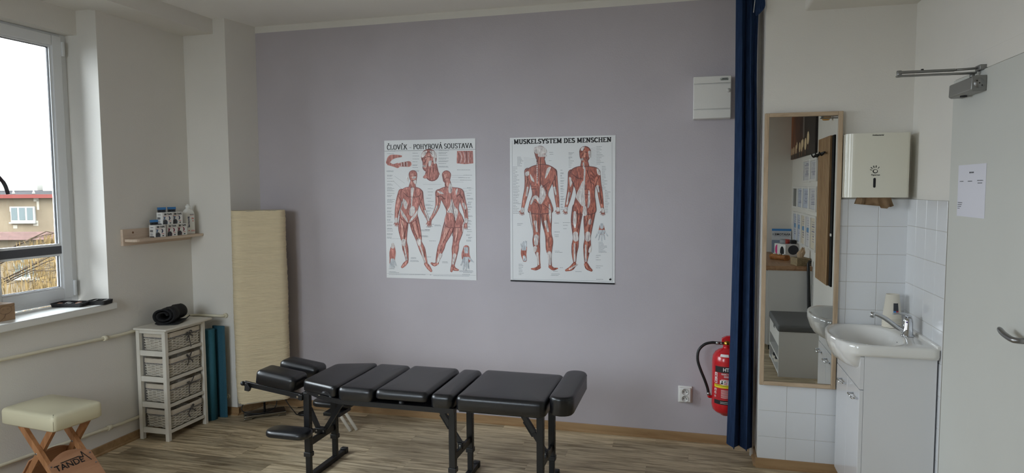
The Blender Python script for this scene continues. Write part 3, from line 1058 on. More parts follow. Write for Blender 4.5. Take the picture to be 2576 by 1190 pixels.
stuff(obj('lettering', tb_, M_ink, bdA, world=False, recalc=False))
bm = newbm()
stroke(bm, [(-0.055, 0.024), (0.042, 0.024), (0.060, 0.010), (0.064, 0.046), (0.090, -0.020)], 0.0045)
bm.transform(TM @ Matrix.Translation((0, 0, 0.0005)))
stuff(obj('logo_line', bm, M_ink, bdA, world=False, recalc=False))
for y in (-0.103, 0.103):
    for q in (0.012, 0.075):
        bm = newbm()
        p = a_ + d_ * q + outv * 0.0245 + Vector((0, y, 0))
        cyl(bm, p, p + outv * 0.002, 0.004, n=10)
        obj('screw', bm, M_steel, bdA, world=False)

# ------------------------------------------------------------------ white drawer unit with four wicker baskets
cu = thing('storage_unit', 'narrow white wooden unit with open tiers for baskets', 'cabinet', (-3.325, 3.655, 0))
CX0, CX1, CY0, CY1 = -3.424, -3.200, 3.474, 3.836
bm = newbm(); box(bm, CX0 - 0.004, CX1 + 0.024, CY0 - 0.016, CY1 + 0.046, 0.711, 0.726, 0.005); obj('top', bm, M_whitepaint, cu)
LW = 0.026
for x in (CX0, CX1 - LW):
    for y in (CY0, CY1 - LW):
        bm = newbm(); box(bm, x, x + LW, y, y + LW, 0.0, 0.711, 0.0015, 1); obj('leg', bm, M_whitepaint, cu)
tiers = [0.045, 0.212, 0.379, 0.546]
for i, z in enumerate(tiers + [0.690]):
    h_side = 0.034 if i < 4 else 0.021
    h_front = 0.022 if i < 4 else 0.014
    for y in (CY0 + 0.004, CY1 - 0.014):
        bm = newbm(); box(bm, CX0 + LW, CX1 - LW, y, y + 0.010, z, z + h_side, 0.001, 1); obj('side_rail', bm, M_whitepaint, cu)
    for x in (CX1 - 0.016, CX0 + 0.004):
        bm = newbm(); box(bm, x, x + 0.012, CY0 + LW, CY1 - LW, z + (0.002 if i < 4 else 0.005), z + h_front + (0 if i < 4 else 0.006), 0.001, 1); obj('front_rail', bm, M_whitepaint, cu)
    if i < 4:
        for y in (CY0 + 0.014, CY1 - 0.024):
            bm = newbm(); box(bm, CX0 + LW, CX1 - 0.016, y, y + 0.010, z + 0.016, z + 0.026, 0); obj('runner', bm, M_whitepaint, cu)

M_wick = mat('white_painted_wicker', (220, 214, 202), 0.6, var=0.15, vscale=40)
M_liner = mat('cream_cotton_liner', (206, 196, 180), 0.9, var=0.06, vscale=30, bump=0.3, bscale=120)
M_ging = bpy.data.materials.new('black_gingham_ribbon')
M_ging.use_nodes = True
_nt = M_ging.node_tree
_ck = _nt.nodes.new('ShaderNodeTexChecker')
_ck.inputs['Scale'].default_value = 170
_ck.inputs['Color1'].default_value = (0.012, 0.012, 0.014, 1)
_ck.inputs['Color2'].default_value = (0.42, 0.40, 0.38, 1)
_tc = _nt.nodes.new('ShaderNodeTexCoord')
_nt.links.new(_tc.outputs['Object'], _ck.inputs['Vector'])
_nt.links.new(_ck.outputs['Color'], _nt.nodes['Principled BSDF'].inputs['Base Color'])
_nt.nodes['Principled BSDF'].inputs['Roughness'].default_value = 0.8

def basket(z0, label, bow, tilt, ribbon_side, seed):
    rnd = random.Random(seed)
    t = thing('wicker_basket', label, 'basket', (CX0 + 0.117, (CY0 + CY1) / 2, z0), 0, 'white wicker baskets in the storage unit')
    hx, hy, h = 0.094, 0.139, 0.116
    def outline(n, inset=0.0):
        pts = []
        P = round_rect(-hx + inset, hx - inset, -hy + inset, hy - inset, 0.022, 4)
        L = [0]
        for a, b in zip(P, P[1:] + P[:1]):
            L.append(L[-1] + math.hypot(b[0] - a[0], b[1] - a[1]))
        tot = L[-1]
        Q = P + [P[0]]
        j = 0
        for i in range(n):
            s_ = tot * i / n
            while L[j + 1] < s_:
                j += 1
            f = (s_ - L[j]) / max(L[j + 1] - L[j], 1e-9)
            x = Q[j][0] + (Q[j + 1][0] - Q[j][0]) * f
            y = Q[j][1] + (Q[j + 1][1] - Q[j][1]) * f
            d = math.atan2(y / hy, x / hx)
            # outward normal approx
            nx = 1 if abs(abs(x) - (hx - inset)) < 1e-4 else 0
            ny = 1 if abs(abs(y) - (hy - inset)) < 1e-4 else 0
            nx, ny = nx * math.copysign(1, x), ny * math.copysign(1, y)
            if nx == 0 and ny == 0:
                nx, ny = math.copysign(0.7, x), math.copysign(0.7, y)
            pts.append((x, y, nx, ny))
        return pts
    per = 28
    N = per * 4
    O = outline(N)
    bm = newbm()
    rows = 9
    for r_ in range(rows):
        z = 0.006 + r_ * (0.078 / rows)
        ph = PI * (r_ % 2)
        amp = 0.0042
        fl = 1.0 + 0.03 * (z / h)
        pts = []
        for i, (x, y, nx, ny) in enumerate(O):
            o_ = amp * math.sin(2 * PI * i / 4 / 2 + ph)
            pts.append(Vector((x * fl + nx * o_, y * fl + ny * o_, z + rnd.uniform(-0.0006, 0.0006))))
        rr = 0.0041
        rings_ = []
        for i, p in enumerate(pts):
            nx, ny = O[i][2], O[i][3]
            rings_.append([bm.verts.new(p + Vector((nx * a * rr, ny * a * rr, b * rr))) for a, b in ((1, 0), (0, 1), (-1, 0), (0, -1))])
        for i in range(N):
            a, b = rings_[i], rings_[(i + 1) % N]
            for k in range(4):
                bm.faces.new((a[k], a[(k + 1) % 4], b[(k + 1) % 4], b[k])).smooth = True
    for i in range(0, N, 4):
        x, y, nx, ny = O[i]
        tube(bm, [(x, y, 0.002), (x * 1.025, y * 1.025, 0.084)], 0.0030, 5)
    box(bm, -hx + 0.006, hx - 0.006, -hy + 0.006, hy - 0.006, 0.0, 0.004)
    w_ = obj('weave', bm, M_wick, t, world=False)
    stuff(w_)
    # liner folded over the rim
    bm = newbm()
    O2 = outline(96)
    def ring(off, zf):
        return [bm.verts.new((x * 1.03 + nx * off, y * 1.03 + ny * off, zf(i))) for i, (x, y, nx, ny) in enumerate(O2)]
    wob = [rnd.uniform(-1, 1) for _ in range(96)]
    wob = [(wob[i - 1] + wob[i] + wob[(i + 1) % 96]) / 3 for i in range(96)]
    rg = [ring(-0.006, lambda i: 0.008), ring(-0.004, lambda i: 0.112), ring(0.001, lambda i: 0.118 + 0.002 * wob[i]), ring(0.0055, lambda i: 0.115), ring(0.007, lambda i: 0.098), ring(0.0065, lambda i: 0.082 + 0.002 * wob[i - 3])]
    for a, b in zip(rg, rg[1:]):
        for i in range(96):
            bm.faces.new((a[i], a[(i + 1) % 96], b[(i + 1) % 96], b[i])).smooth = True
    bm.faces.new(rg[0])
    obj('liner', bm, M_liner, t, world=False)
    # ribbon around the rim
    bm = newbm()
    ri = [[bm.verts.new((x * 1.03 + nx * o_, y * 1.03 + ny * o_, zz)) for (x, y, nx, ny) in O2] for o_, zz in ((0.0072, 0.0885), (0.0088, 0.0875), (0.0088, 0.0815), (0.0072, 0.0805))]
    for a, b in zip(ri, ri[1:]):
        for i in range(96):
            bm.faces.new((a[i], a[(i + 1) % 96], b[(i + 1) % 96], b[i]))
    rb = obj('ribbon', bm, M_ging, t, world=False)
    # bow in the middle of the front
    bx = hx * 1.03 + 0.0105
    def ribbon_strip(pts, w):
        b_ = newbm()
        P = smooth_path(pts, 5)
        Ls, Rs = [], []
        for i, p in enumerate(P):
            d = (P[min(i + 1, len(P) - 1)] - P[max(i - 1, 0)]).normalized()
            s_ = d.cross(Vector((1, 0, 0)))
            if s_.length < 1e-4:
                s_ = Vector((0, 0, 1))
            s_.normalize()
            Ls.append(b_.verts.new(p + s_ * w / 2)); Rs.append(b_.verts.new(p - s_ * w / 2))
        for i in range(len(P) - 1):
            b_.faces.new((Ls[i], Ls[i + 1], Rs[i + 1], Rs[i]))
        bmesh.ops.solidify(b_, geom=b_.faces[:], thickness=0.0008)
        return b_
    for pts in bow:
        q = [(bx + p[2], p[0] + 0.02, 0.085 + p[1]) for p in pts]
        obj('bow_loop', ribbon_strip(q, 0.010), M_ging, rb, world=False)
    return t
bows = [
    [[(0, 0, 0.002), (0.016, 0.016, 0.006), (0.030, 0.006, 0.006), (0.012, -0.002, 0.004), (0, 0, 0.002)], [(0, 0, 0.002), (-0.014, 0.010, 0.006), (-0.024, -0.006, 0.005), (0, 0, 0.002)], [(0, 0, 0.003), (0.022, -0.012, 0.006), (0.040, -0.028, 0.004)], [(0, 0, 0.003), (-0.010, -0.028, 0.005), (-0.020, -0.045, 0.004)], [(0, 0, 0.004), (0.006, -0.040, 0.006), (0.010, -0.090, 0.012)]],
    [[(0, 0, 0.002), (0.012, 0.026, 0.006), (0.020, 0.040, 0.006), (0.004, 0.016, 0.004), (0, 0, 0.002)], [(0, 0, 0.002), (-0.012, 0.022, 0.006), (-0.026, 0.032, 0.005), (0, 0, 0.002)], [(0, 0, 0.003), (0.018, -0.014, 0.006), (0.030, -0.030, 0.004)], [(0, 0, 0.003), (-0.012, -0.024, 0.005), (-0.022, -0.044, 0.004)]],
    [[(0, 0, 0.002), (0.020, 0.022, 0.006), (0.034, 0.046, 0.006)], [(0, 0, 0.002), (-0.012, 0.016, 0.006), (-0.030, 0.010, 0.005), (0, 0, 0.002)], [(0, 0, 0.003), (0.030, 0.002, 0.006), (0.056, -0.004, 0.004)], [(0, 0, 0.003), (-0.014, -0.026, 0.005), (-0.012, -0.066, 0.004)]],
    [[(0, 0, 0.002), (0.010, 0.020, 0.006), (0.022, 0.014, 0.006), (0, 0, 0.002)], [(0, 0, 0.003), (0.024, -0.018, 0.006), (0.046, -0.034, 0.004)], [(0, 0, 0.003), (-0.022, -0.014, 0.006), (-0.026, -0.034, 0.004), (-0.010, -0.056, 0.004)]],
]
names = ['white wicker basket with cream liner in the bottom tier', 'white wicker basket with cream liner in the third tier down', 'white wicker basket with cream liner in the second tier down', 'white wicker basket with cream liner in the top tier']
for i, z in enumerate(tiers):
    basket(z + 0.0265, names[i], bows[3 - i], 0, True, 20 + i)

# rolled black mat on top
M_foam = mat('black_ribbed_foam', (15, 15, 18), 0.8, bump=0.6, bscale=160)
rm = thing('rolled_mat', 'rolled black ribbed mat lying on top of the white unit', 'mat', (-3.335, 3.67, 0.726), 0.35)
bm = newbm()
N = 84
ly = 0.105
prof = []
for i in range(N):
    a = i / (N - 1)
    th = a * 4.4 * PI
    r_ = 0.018 + 0.040 * (i / (N - 1))
    prof.append((r_ * 1.25 * math.cos(th), 0.061 + r_ * 0.98 * math.sin(th) - 0.0))
# flat tongue left lying under the roll
end = prof[-1]
prof = [(x, max(z, 0.006)) for x, z in prof]
thick = 0.0045
def offs(P, o_):
    out = []
    for i, p in enumerate(P):
        q0, q1 = P[max(i - 1, 0)], P[min(i + 1, len(P) - 1)]
        d = Vector((q1[0] - q0[0], q1[1] - q0[1])); d.normalize()
        out.append((p[0] - d.y * o_, p[1] + d.x * o_))
    return out
for s_, sc in ((0, 1.0),):
    rows_ = []
    for k in range(9):
        y = -ly + 2 * ly * k / 8
        sh_ = 1.0 - 0.10 * (k / 8)
        rows_.append(([bm.verts.new((p[0] * sh_ + 0.01 * math.sin(k), y + 0.008 * math.sin(p[0] * 40), max(0.001, p[1] * sh_))) for p in offs(prof, thick)], [bm.verts.new((p[0] * sh_ + 0.01 * math.sin(k), y + 0.008 * math.sin(p[0] * 40), max(0.0005, p[1] * sh_))) for p in offs(prof, -thick)]))
    for (a, a2), (b, b2) in zip(rows_, rows_[1:]):
        for i in range(N - 1):
            bm.faces.new((a[i], a[i + 1], b[i + 1], b[i])).smooth = True
            bm.faces.new((a2[i], b2[i], b2[i + 1], a2[i + 1])).smooth = True
        bm.faces.new((a[0], b[0], b2[0], a2[0])); bm.faces.new((a[-1], a2[-1], b2[-1], b[-1]))
    for (a, a2) in (rows_[0], rows_[-1]):
        for i in range(N - 1):
            bm.faces.new((a[i], a2[i], a2[i + 1], a[i + 1]))
obj('roll', bm, M_foam, rm, world=False)
bm = newbm()
rows_ = [[bm.verts.new((x, y, z)) for x, z in ((-0.052, 0.010), (-0.030, 0.002), (0.030, 0.001), (0.066, 0.002), (0.092, 0.008 + 0.02 * max(0, y * 8)), (0.090, 0.014 + 0.02 * max(0, y * 8)), (0.064, 0.008), (0.03, 0.007), (-0.03, 0.008), (-0.048, 0.016))] for y in (-ly, -ly / 2, 0, ly / 2, ly)]
for a, b in zip(rows_, rows_[1:]):
    for i in range(10):
        bm.faces.new((a[i], a[(i + 1) % 10], b[(i + 1) % 10], b[i])).smooth = True
bm.faces.new(rows_[0]); bm.faces.new(rows_[-1][::-1])
obj('loose_end', bm, M_foam, rm, world=False)

# teal exercise mats standing behind the unit
M_teal = mat('teal_foam', (42, 100, 118), 0.7, bump=0.25, bscale=180)
M_teal2 = mat('dark_teal_foam', (30, 80, 98), 0.7, bump=0.25, bscale=180)
def mat_roll(cx, cy_, r0, turns, h, m, label):
    t = thing('exercise_mat', label, 'mat', (cx, cy_, 0), 0, 'rolled teal exercise mats')
    bm = newbm()
    N = 70
    P = []
    for i in range(N):
        a = i / (N - 1)
        th = a * turns * 2 * PI + 2.2
        r_ = 0.008 + (r0 - 0.008) * a
        P.append((r_ * math.cos(th), r_ * math.sin(th)))
    o1, o2 = offs(P, 0.0022), offs(P, -0.0022)
    V = [[bm.verts.new((p[0], p[1], z)) for p in o_] for o_ in (o1, o2) for z in (0.0, h)]
    a0, a1, b0, b1 = V
    for i in range(N - 1):
        bm.faces.new((a0[i], a0[i + 1], a1[i + 1], a1[i])).smooth = True
        bm.faces.new((b0[i], b1[i], b1[i + 1], b0[i + 1])).smooth = True
        bm.faces.new((a1[i], a1[i + 1], b1[i + 1], b1[i])); bm.faces.new((a0[i], b0[i], b0[i + 1], a0[i + 1]))
    bm.faces.new((a0[-1], b0[-1], b1[-1], a1[-1])); bm.faces.new((a0[0], a1[0], b1[0], b0[0]))
    obj('roll', bm, m, t, world=False)
    return t
mat_roll(-3.232, 3.910, 0.038, 5, 0.635, M_teal, 'teal rolled exercise mat standing right behind the white unit')
bm = newbm()
P = [(-3.245, 3.962), (-3.20, 3.958), (-3.165, 3.962), (-3.150, 3.970), (-3.165, 3.978), (-3.20, 3.976), (-3.245, 3.980)]
prism(bm, P, 'z', 0.0, 0.650)
tag(obj('exercise_mat', bm, M_teal2), 'darker teal folded exercise mat between the rolled mat and the pillar', 'mat', 'rolled teal exercise mats')

# ------------------------------------------------------------------ paper floor lamp in the corner
M_rice = mat('crinkled_rice_paper', (230, 214, 180), 0.85, var=0.07, vscale=6, stretch=(1, 1, 12), bump=0.7, bscale=14)
fl = thing('floor_lamp', 'tall cream crinkled paper floor lamp standing in the corner', 'lamp', (-2.925, 4.075, 0), 0.69)
bm = newbm()
LX, LY, Z0, Z1 = 0.178, 0.085, 0.118, 1.455
plan = []
for cx, cy_, a in ((LX - 0.055, LY - 0.055, 0), (-LX + 0.055, LY - 0.055, PI / 2), (-LX + 0.055, -LY + 0.055, PI), (LX - 0.055, -LY + 0.055, 1.5 * PI)):
    for i in range(6):
        t_ = a + PI / 2 * i / 5
        plan.append((cx + 0.055 * math.cos(t_), cy_ + 0.055 * math.sin(t_)))
# refine straight sides
ref = []
for a, b in zip(plan, plan[1:] + plan[:1]):
    L = math.hypot(b[0] - a[0], b[1] - a[1])
    k = max(1, int(L / 0.02))
    for i in range(k):
        ref.append((a[0] + (b[0] - a[0]) * i / k, a[1] + (b[1] - a[1]) * i / k))
from mathutils import noise as mnoise
rg = []
NZ = 220
for j in range(NZ + 1):
    z = Z0 + (Z1 - Z0) * j / NZ
    row = []
    for (x, y) in ref:
        a = 0.0024 * mnoise.noise(Vector((x * 9, y * 9, z * 85))) + 0.0024 * mnoise.noise(Vector((x * 22 + 5, y * 22, z * 190))) + 0.006 * mnoise.noise(Vector((x * 3, y * 3, z * 3.2)))
        r_ = math.hypot(x, y)
        bul = 1.0 - 0.03 * (abs(2 * (z - Z0) / (Z1 - Z0) - 1) ** 8)
        row.append(bm.verts.new((x * bul * (1 + a / r_), y * bul * (1 + a / r_), z)))
    rg.append(row)
n = len(ref)
for a, b in zip(rg, rg[1:]):
    for i in range(n):
        bm.faces.new((a[i], a[(i + 1) % n], b[(i + 1) % n], b[i])).smooth = True
# inner skin so that the paper has thickness
obj('shade', bm, M_rice, fl, world=False)
bm = newbm()
for z in (Z0 + 0.004, Z1 - 0.004):
    tube(bm, [(x * 0.955, y * 0.955, z) for x, y in ref[::3]] + [(ref[0][0] * 0.955, ref[0][1] * 0.955, z)], 0.002, 6)
obj('wire_ring', bm, M_steel, fl, world=False)
bm = newbm()
cyl(bm, (0, -0.01, 0.03), (0, -0.01, 1.30), 0.0075, n=12)
obj('pole', bm, M_steel, fl, world=False)
bm = newbm()
box(bm, -0.138, 0.138, -0.074, 0.050, 0.012, 0.030, 0.004)
box(bm, -0.138, -0.085, -0.074, 0.050, 0.0, 0.012, 0.002)
box(bm, 0.085, 0.138, -0.074, 0.050, 0.0, 0.012, 0.002)
obj('base', bm, mat('polished_steel', (150, 148, 142), 0.16, metal=1.0), fl, world=False)
cd = thing('power_cord', 'black lamp cord with round foot switch on the floor', 'cord', (-2.80, 4.10, 0))
bm = newbm()
tube(bm, smooth_path([(-3.035, 4.01, 0.115), (-3.05, 3.99, 0.06), (-3.00, 3.985, 0.036), (-2.90, 4.02, 0.034), (-2.86, 4.10, 0.05), (-2.85, 4.12, 0.11)], 6), 0.0032, 8)
tube(bm, smooth_path([(-2.83, 4.165, 0.12), (-2.80, 4.175, 0.06), (-2.74, 4.16, 0.01), (-2.70, 4.13, 0.004), (-2.665, 4.135, 0.01), (-2.655, 4.16, 0.02)], 6), 0.0032, 8)
tube(bm, smooth_path([(-2.66, 4.18, 0.02), (-2.70, 4.215, 0.03), (-2.74, 4.235, 0.02), (-2.77, 4.25, 0.012)], 6), 0.0032, 8)
for o_ in obj_each('wire', bm, M_black_p, cd):
    pass
bm = newbm()
lathe(bm, [(0, 0.0), (0.040, 0.0), (0.042, 0.008), (0.036, 0.016), (0.016, 0.020), (0.014, 0.024), (0, 0.025)], -2.66, 4.155, 28)
obj('foot_switch', bm, M_black_p, cd)

# wall sockets
M_sock = mat('white_socket_plastic', (224, 223, 220), 0.35)
def socket(x0, x1, z0, z1, label, double):
    t = thing('wall_socket', label, 'socket', ((x0 + x1) / 2, YB, z0))
    bm = newbm(); box(bm, x0, x1, YB - 0.010, YB, z0, z1, 0.004); p = obj('plate', bm, M_sock, t)
    bm = newbm(); box(bm, x0 + 0.008, x1 - 0.008, YB - 0.034, YB - 0.009, z0 + 0.008, z1 - 0.008, 0.006); obj('body', bm, M_sock, t)
    cx = (x0 + x1) / 2
    for zc in ((z0 + (z1 - z0) * 0.3, z0 + (z1 - z0) * 0.71) if double else ((z0 + z1) / 2,)):
        bm = newbm()
        b_ = []
        lathe(bm, [(0.0215, 0.0), (0.0215, 0.0022), (0.019, 0.0022), (0.0185, 0.0005), (0, 0.0005)], n=28)
        bm.transform(frame_matrix((cx, YB - 0.0338, zc), (1, 0, 0), (0, 0, 1)))
        ins = obj('outlet', bm, mat('socket_insert', (196, 195, 192), 0.4), t)
        for dx, dz in ((-0.009, 0.0), (0.009, 0.0), (0, 0.010)):
            bm = newbm(); lathe(bm, [(0.0028, 0), (0.0028, 0.0012), (0, 0.0012)], n=10)
            bm.transform(frame_matrix((cx + dx, YB - 0.0345, zc + dz), (1, 0, 0), (0, 0, 1)))
            obj('pin_hole', bm, M_ink if dz == 0 else M_steel, ins)
socket(-0.080, 0.006, 0.246, 0.352, 'white double wall socket left of the fire extinguisher', True)
socket(-2.808, -2.722, 0.24, 0.348, 'white wall socket behind the head end of the black table', False)

# ------------------------------------------------------------------ black treatment table
tt = thing('treatment_table', 'black segmented chiropractic table with padded sections and folding legs', 'treatment table', (-1.35, 3.345, 0))
def offset_poly(P, d):
    """move every corner of a counter-clockwise convex polygon inwards by d"""
    n = len(P)
    out = []
    for i in range(n):
        a, b, c = Vector(P[i - 1]), Vector(P[i]), Vector(P[(i + 1) % n])
        e0, e1 = (b - a).normalized(), (c - b).normalized()
        n0, n1 = Vector((-e0.y, e0.x)), Vector((-e1.y, e1.x))
        m_ = (n0 + n1)
        k = d / max(0.35, (1 + n0.dot(n1)) / 2) / 2
        out.append((b.x + m_.x * k, b.y + m_.y * k))
    return out
def pad_mesh(poly, z0, z1, bev, dome=0.003, seg=6, under=0.006):
    ar = sum(a[0] * b[1] - b[0] * a[1] for a, b in zip(poly, poly[1:] + poly[:1]))
    if ar < 0:
        poly = poly[::-1]
    out_ = []
    for a, b in zip(poly, poly[1:] + poly[:1]):
        k = max(1, round(math.hypot(b[0] - a[0], b[1] - a[1]) / 0.03))
        out_ += [(a[0] + (b[0] - a[0]) * i / k, a[1] + (b[1] - a[1]) * i / k) for i in range(k)]
    poly = out_
    bm = newbm()
    def ring(d, z):
        return [bm.verts.new((p[0], p[1], z)) for p in (offset_poly(poly, d) if abs(d) > 1e-9 else poly)]
    rg = [ring(under, z0), ring(0, z0 + under), ring(0, z1 - bev)]
    for k in range(1, seg + 1):
        a = PI / 2 * k / seg
        rg.append(ring(bev * (1 - math.cos(a)), z1 - bev + bev * math.sin(a)))
    cx_ = (min(p[0] for p in poly) + max(p[0] for p in poly)) / 2
    cy2 = (min(p[1] for p in poly) + max(p[1] for p in poly)) / 2
    for sc_, dz in ((0.85, 0.5), (0.6, 0.85), (0.3, 1.0)):
        rg.append([bm.verts.new((cx_ + (v.co.x - cx_) * sc_, cy2 + (v.co.y - cy2) * sc_, z1 + dome * dz)) for v in rg[2 + seg]])
    for a, b in zip(rg, rg[1:]):
        m_ = len(a)
        for i in range(m_):
            bm.faces.new((a[i], a[(i + 1) % m_], b[(i + 1) % m_], b[i])).smooth = True
    bm.faces.new(rg[-1]).smooth = True
    bm.faces.new(rg[0][::-1])
    return bm
def pad(name, poly, z0, z1, bev, parent=tt, m=M_vinyl, label=None, seg=6):
    return obj(name, pad_mesh(poly, z0, z1, bev, seg=seg), m, parent, label=label)
def round_poly(P, r, n=5):
    out = []
    m_ = len(P)
    for i in range(m_):
        a, b, c = Vector(P[i - 1]), Vector(P[i]), Vector(P[(i + 1) % m_])
        p0, p1 = b + (a - b).normalized() * r, b + (c - b).normalized() * r
        for k in range(n + 1):
            t = k / n
            q = p0 * (1 - t) ** 2 + b * 2 * t * (1 - t) + p1 * t * t
            out.append((q.x, q.y))
    return out
def rr(x0, x1, y0, y1, r=0.030):
    return round_rect(x0, x1, y0, y1, r, 4)
YN, YFa = 3.092, 3.600
pad('chest_cushion', round_poly([(-2.036, 3.164), (-1.792, 3.086), (-1.792, 3.606), (-2.036, 3.528)], 0.040), 0.512, 0.570, 0.018)
pad('torso_cushion', rr(-1.785, -1.580, YN, YFa), 0.498, 0.569, 0.024)
pad('lumbar_cushion', rr(-1.571, -1.279, YN, YFa), 0.522, 0.572, 0.026)
pad('pelvic_cushion', rr(-1.266, -1.145, YN, YFa), 0.500, 0.570, 0.024)
pad('leg_cushion', rr(-1.130, -0.674, YN - 0.004, YFa + 0.004), 0.497, 0.574, 0.024)
fr = pad('foot_roll', rr(-0.663, -0.545, YN + 0.005, YFa + 0.015, 0.055), 0.508, 0.600, 0.016)
bm = newbm()
o_ = round_rect(-0.6625, -0.5455, YN + 0.0055, YFa + 0.0145, 0.0545, 6)
tube(bm, [(p[0], p[1], 0.5845) for p in o_] + [(o_[0][0], o_[0][1], 0.5845)], 0.0016, 5)
obj('piping', bm, M_vinyl, fr)
# frame
for sgn, nm in ((-1, 'near'), (1, 'far')):
    yy = lambda y: 3.345 + sgn * (y)
    bm = newbm()
    pts = smooth_path([(-2.036, yy(0.150), 0.520), (-1.985, yy(0.178), 0.508), (-1.90, yy(0.212), 0.499), (-1.80, yy(0.238), 0.493), (-1.70, yy(0.243), 0.491), (-1.50, yy(0.243), 0.491), (-1.14, yy(0.243), 0.491)], 4)
    rings = []
    for p in pts:
        rings.append([bm.verts.new(p + Vector((0, a, b))) for a, b in ((-0.008, -0.013), (0.008, -0.013), (0.008, 0.013), (-0.008, 0.013))])
    for a, b in zip(rings, rings[1:]):
        for k in range(4):
            bm.faces.new((a[k], a[(k + 1) % 4], b[(k + 1) % 4], b[k]))
    bm.faces.new(rings[0]); bm.faces.new(rings[-1][::-1])
    obj('frame_rail', bm, M_black_m, tt)
bm = newbm()
prism(bm, [(-2.02, 3.19), (-1.80, 3.112), (-1.14, 3.108), (-1.14, 3.582), (-1.80, 3.578), (-2.02, 3.50)], 'z', 0.484, 0.497)
obj('deck_plate', bm, M_black_m, tt)
bm = newbm(); box(bm, -1.12, -0.69, 3.12, 3.57, 0.484, 0.497); obj('deck_plate', bm, M_black_m, tt)
bm = newbm(); cyl(bm, (-0.70, 3.345, 0.492), (-0.60, 3.345, 0.515), 0.012, n=12); obj('roll_bracket', bm, M_black_m, tt)
for x in (-1.83, -1.43):
    bm = newbm(); cyl(bm, (x, 3.122, 0.490), (x, 3.122, 0.518), 0.016, n=14); obj('drop_stop', bm, M_black_p, tt)
bm = newbm(); box(bm, -1.90, -1.888, 3.104, 3.110, 0.512, 0.516); obj('latch_pin', bm, M_chrome, tt)
# leg sets
def leg_set(x, brace):
    for y in (3.205, 3.485):
        bm = newbm(); box(bm, x - 0.018, x + 0.018, y - 0.015, y + 0.015, 0.150, 0.492, 0.003); lg = obj('leg', bm, M_black_m, tt)
        bm = newbm(); box(bm, x - 0.0215, x + 0.0215, y - 0.019, y + 0.019, 0.132, 0.158, 0.003); obj('leg_collar', bm, M_black_p, lg)
        bm = newbm(); box(bm, x - 0.0145, x + 0.0145, y - 0.012, y + 0.012, 0.028, 0.135, 0.002); obj('leg_extension', bm, M_black_m, lg)
        for q in range(2):
            bm = newbm(); cyl(bm, (x, y - 0.0118, 0.115 - 0.028 * q), (x, y - 0.0124, 0.115 - 0.028 * q), 0.0036, n=10); obj('height_hole', bm, M_ink, lg)
        for q in range(6):
            bm = newbm(); cyl(bm, (x + 0.0178, y, 0.40 - 0.040 * q), (x + 0.0184, y, 0.40 - 0.040 * q), 0.004, n=10); obj('height_hole', bm, M_ink, lg)
    bm = newbm(); box(bm, x - 0.008, x + 0.008, 3.218, 3.472, 0.185, 0.222, 0.002); obj('crossbar', bm, M_black_m, tt)
    bm = newbm(); box(bm, x - 0.016, x + 0.016, 3.112, 3.585, 0.0, 0.029, 0.003); ft = obj('foot_bar', bm, M_black_m, tt)
    for y in (3.100, 3.572):
        bm = newbm(); box(bm, x - 0.020, x + 0.020, y, y + 0.034, 0.0, 0.036, 0.005); obj('foot_cap', bm, M_black_p, ft)
    def diag(x0, z0, x1, z1, w=0.024, t=0.016, y=3.345, nm='brace'):
        a, b = Vector((x0, y, z0)), Vector((x1, y, z1))
        d = (b - a).normalized(); n_ = Vector((d.z, 0, -d.x)) * w / 2
        bm = newbm()
        A = [bm.verts.new(p + Vector((0, -t / 2, 0))) for p in (a + n_, b + n_, b - n_, a - n_)]
        B = [bm.verts.new(p + Vector((0, t / 2, 0))) for p in (a + n_, b + n_, b - n_, a - n_)]
        bm.faces.new(A); bm.faces.new(B[::-1])
        for i in range(4):
            bm.faces.new((A[i], B[i], B[(i + 1) % 4], A[(i + 1) % 4]))
        return obj(nm, bm, M_black_m, tt)
    if brace == 'right':      # head end: V of two struts to a hinge block
        bm = newbm(); box(bm, x - 0.036, x + 0.036, 3.325, 3.365, 0.212, 0.246, 0.003); hb = obj('hinge_block', bm, M_black_m, tt)
        for dx in (-0.022, 0.022):
            bm = newbm(); cyl(bm, (x + dx, 3.3245, 0.232), (x + dx, 3.3215, 0.232), 0.005, n=10); obj('rivet', bm, M_steel, hb)
        diag(x + 0.020, 0.232, x + 0.190, 0.488)
        diag(x - 0.020, 0.232, x - 0.075, 0.350)
    else:
        b_ = diag(x + 0.004, 0.215, x - 0.172, 0.486)
        d = Vector((-0.176, 0, 0.271)).normalized()
        c = Vector((x - 0.095, 3.345, 0.368))
        n_ = Vector((d.z, 0, -d.x))
        bm = newbm()
        box(bm, -0.050, 0.050, -0.012, 0.012, -0.016, 0.010, 0.002)
        bm.transform(frame_matrix(c, d, (0, 1, 0)))
        obj('lock_sleeve', bm, M_black_p, b_)
        bm = newbm(); box(bm, -0.055, 0.035, -0.009, 0.009, 0.012, 0.020, 0.003)
        bm.transform(frame_matrix(c - d * 0.01 + n_ * 0.0, d, (0, 1, 0))); obj('lock_lever', bm, M_black_p, b_)
        bm = newbm(); box(bm, x - 0.020, x + 0.012, 3.326, 3.364, 0.205, 0.240, 0.004); hb = obj('hinge_block', bm, M_black_m, tt)
        bm = newbm(); cyl(bm, (x - 0.004, 3.3255, 0.226), (x - 0.004, 3.3225, 0.226), 0.005, n=10); obj('rivet', bm, M_steel, hb)
        bm = newbm(); prism(bm, [(x - 0.075, 0.482), (x - 0.030, 0.482), (x - 0.040, 0.468), (x - 0.070, 0.468)], 'y', 3.19, 3.22); obj('stop_block', bm, M_black_p, tt)
leg_set(-2.028, 'right')
leg_set(-1.186, 'left')
leg_set(-0.722, 'left')
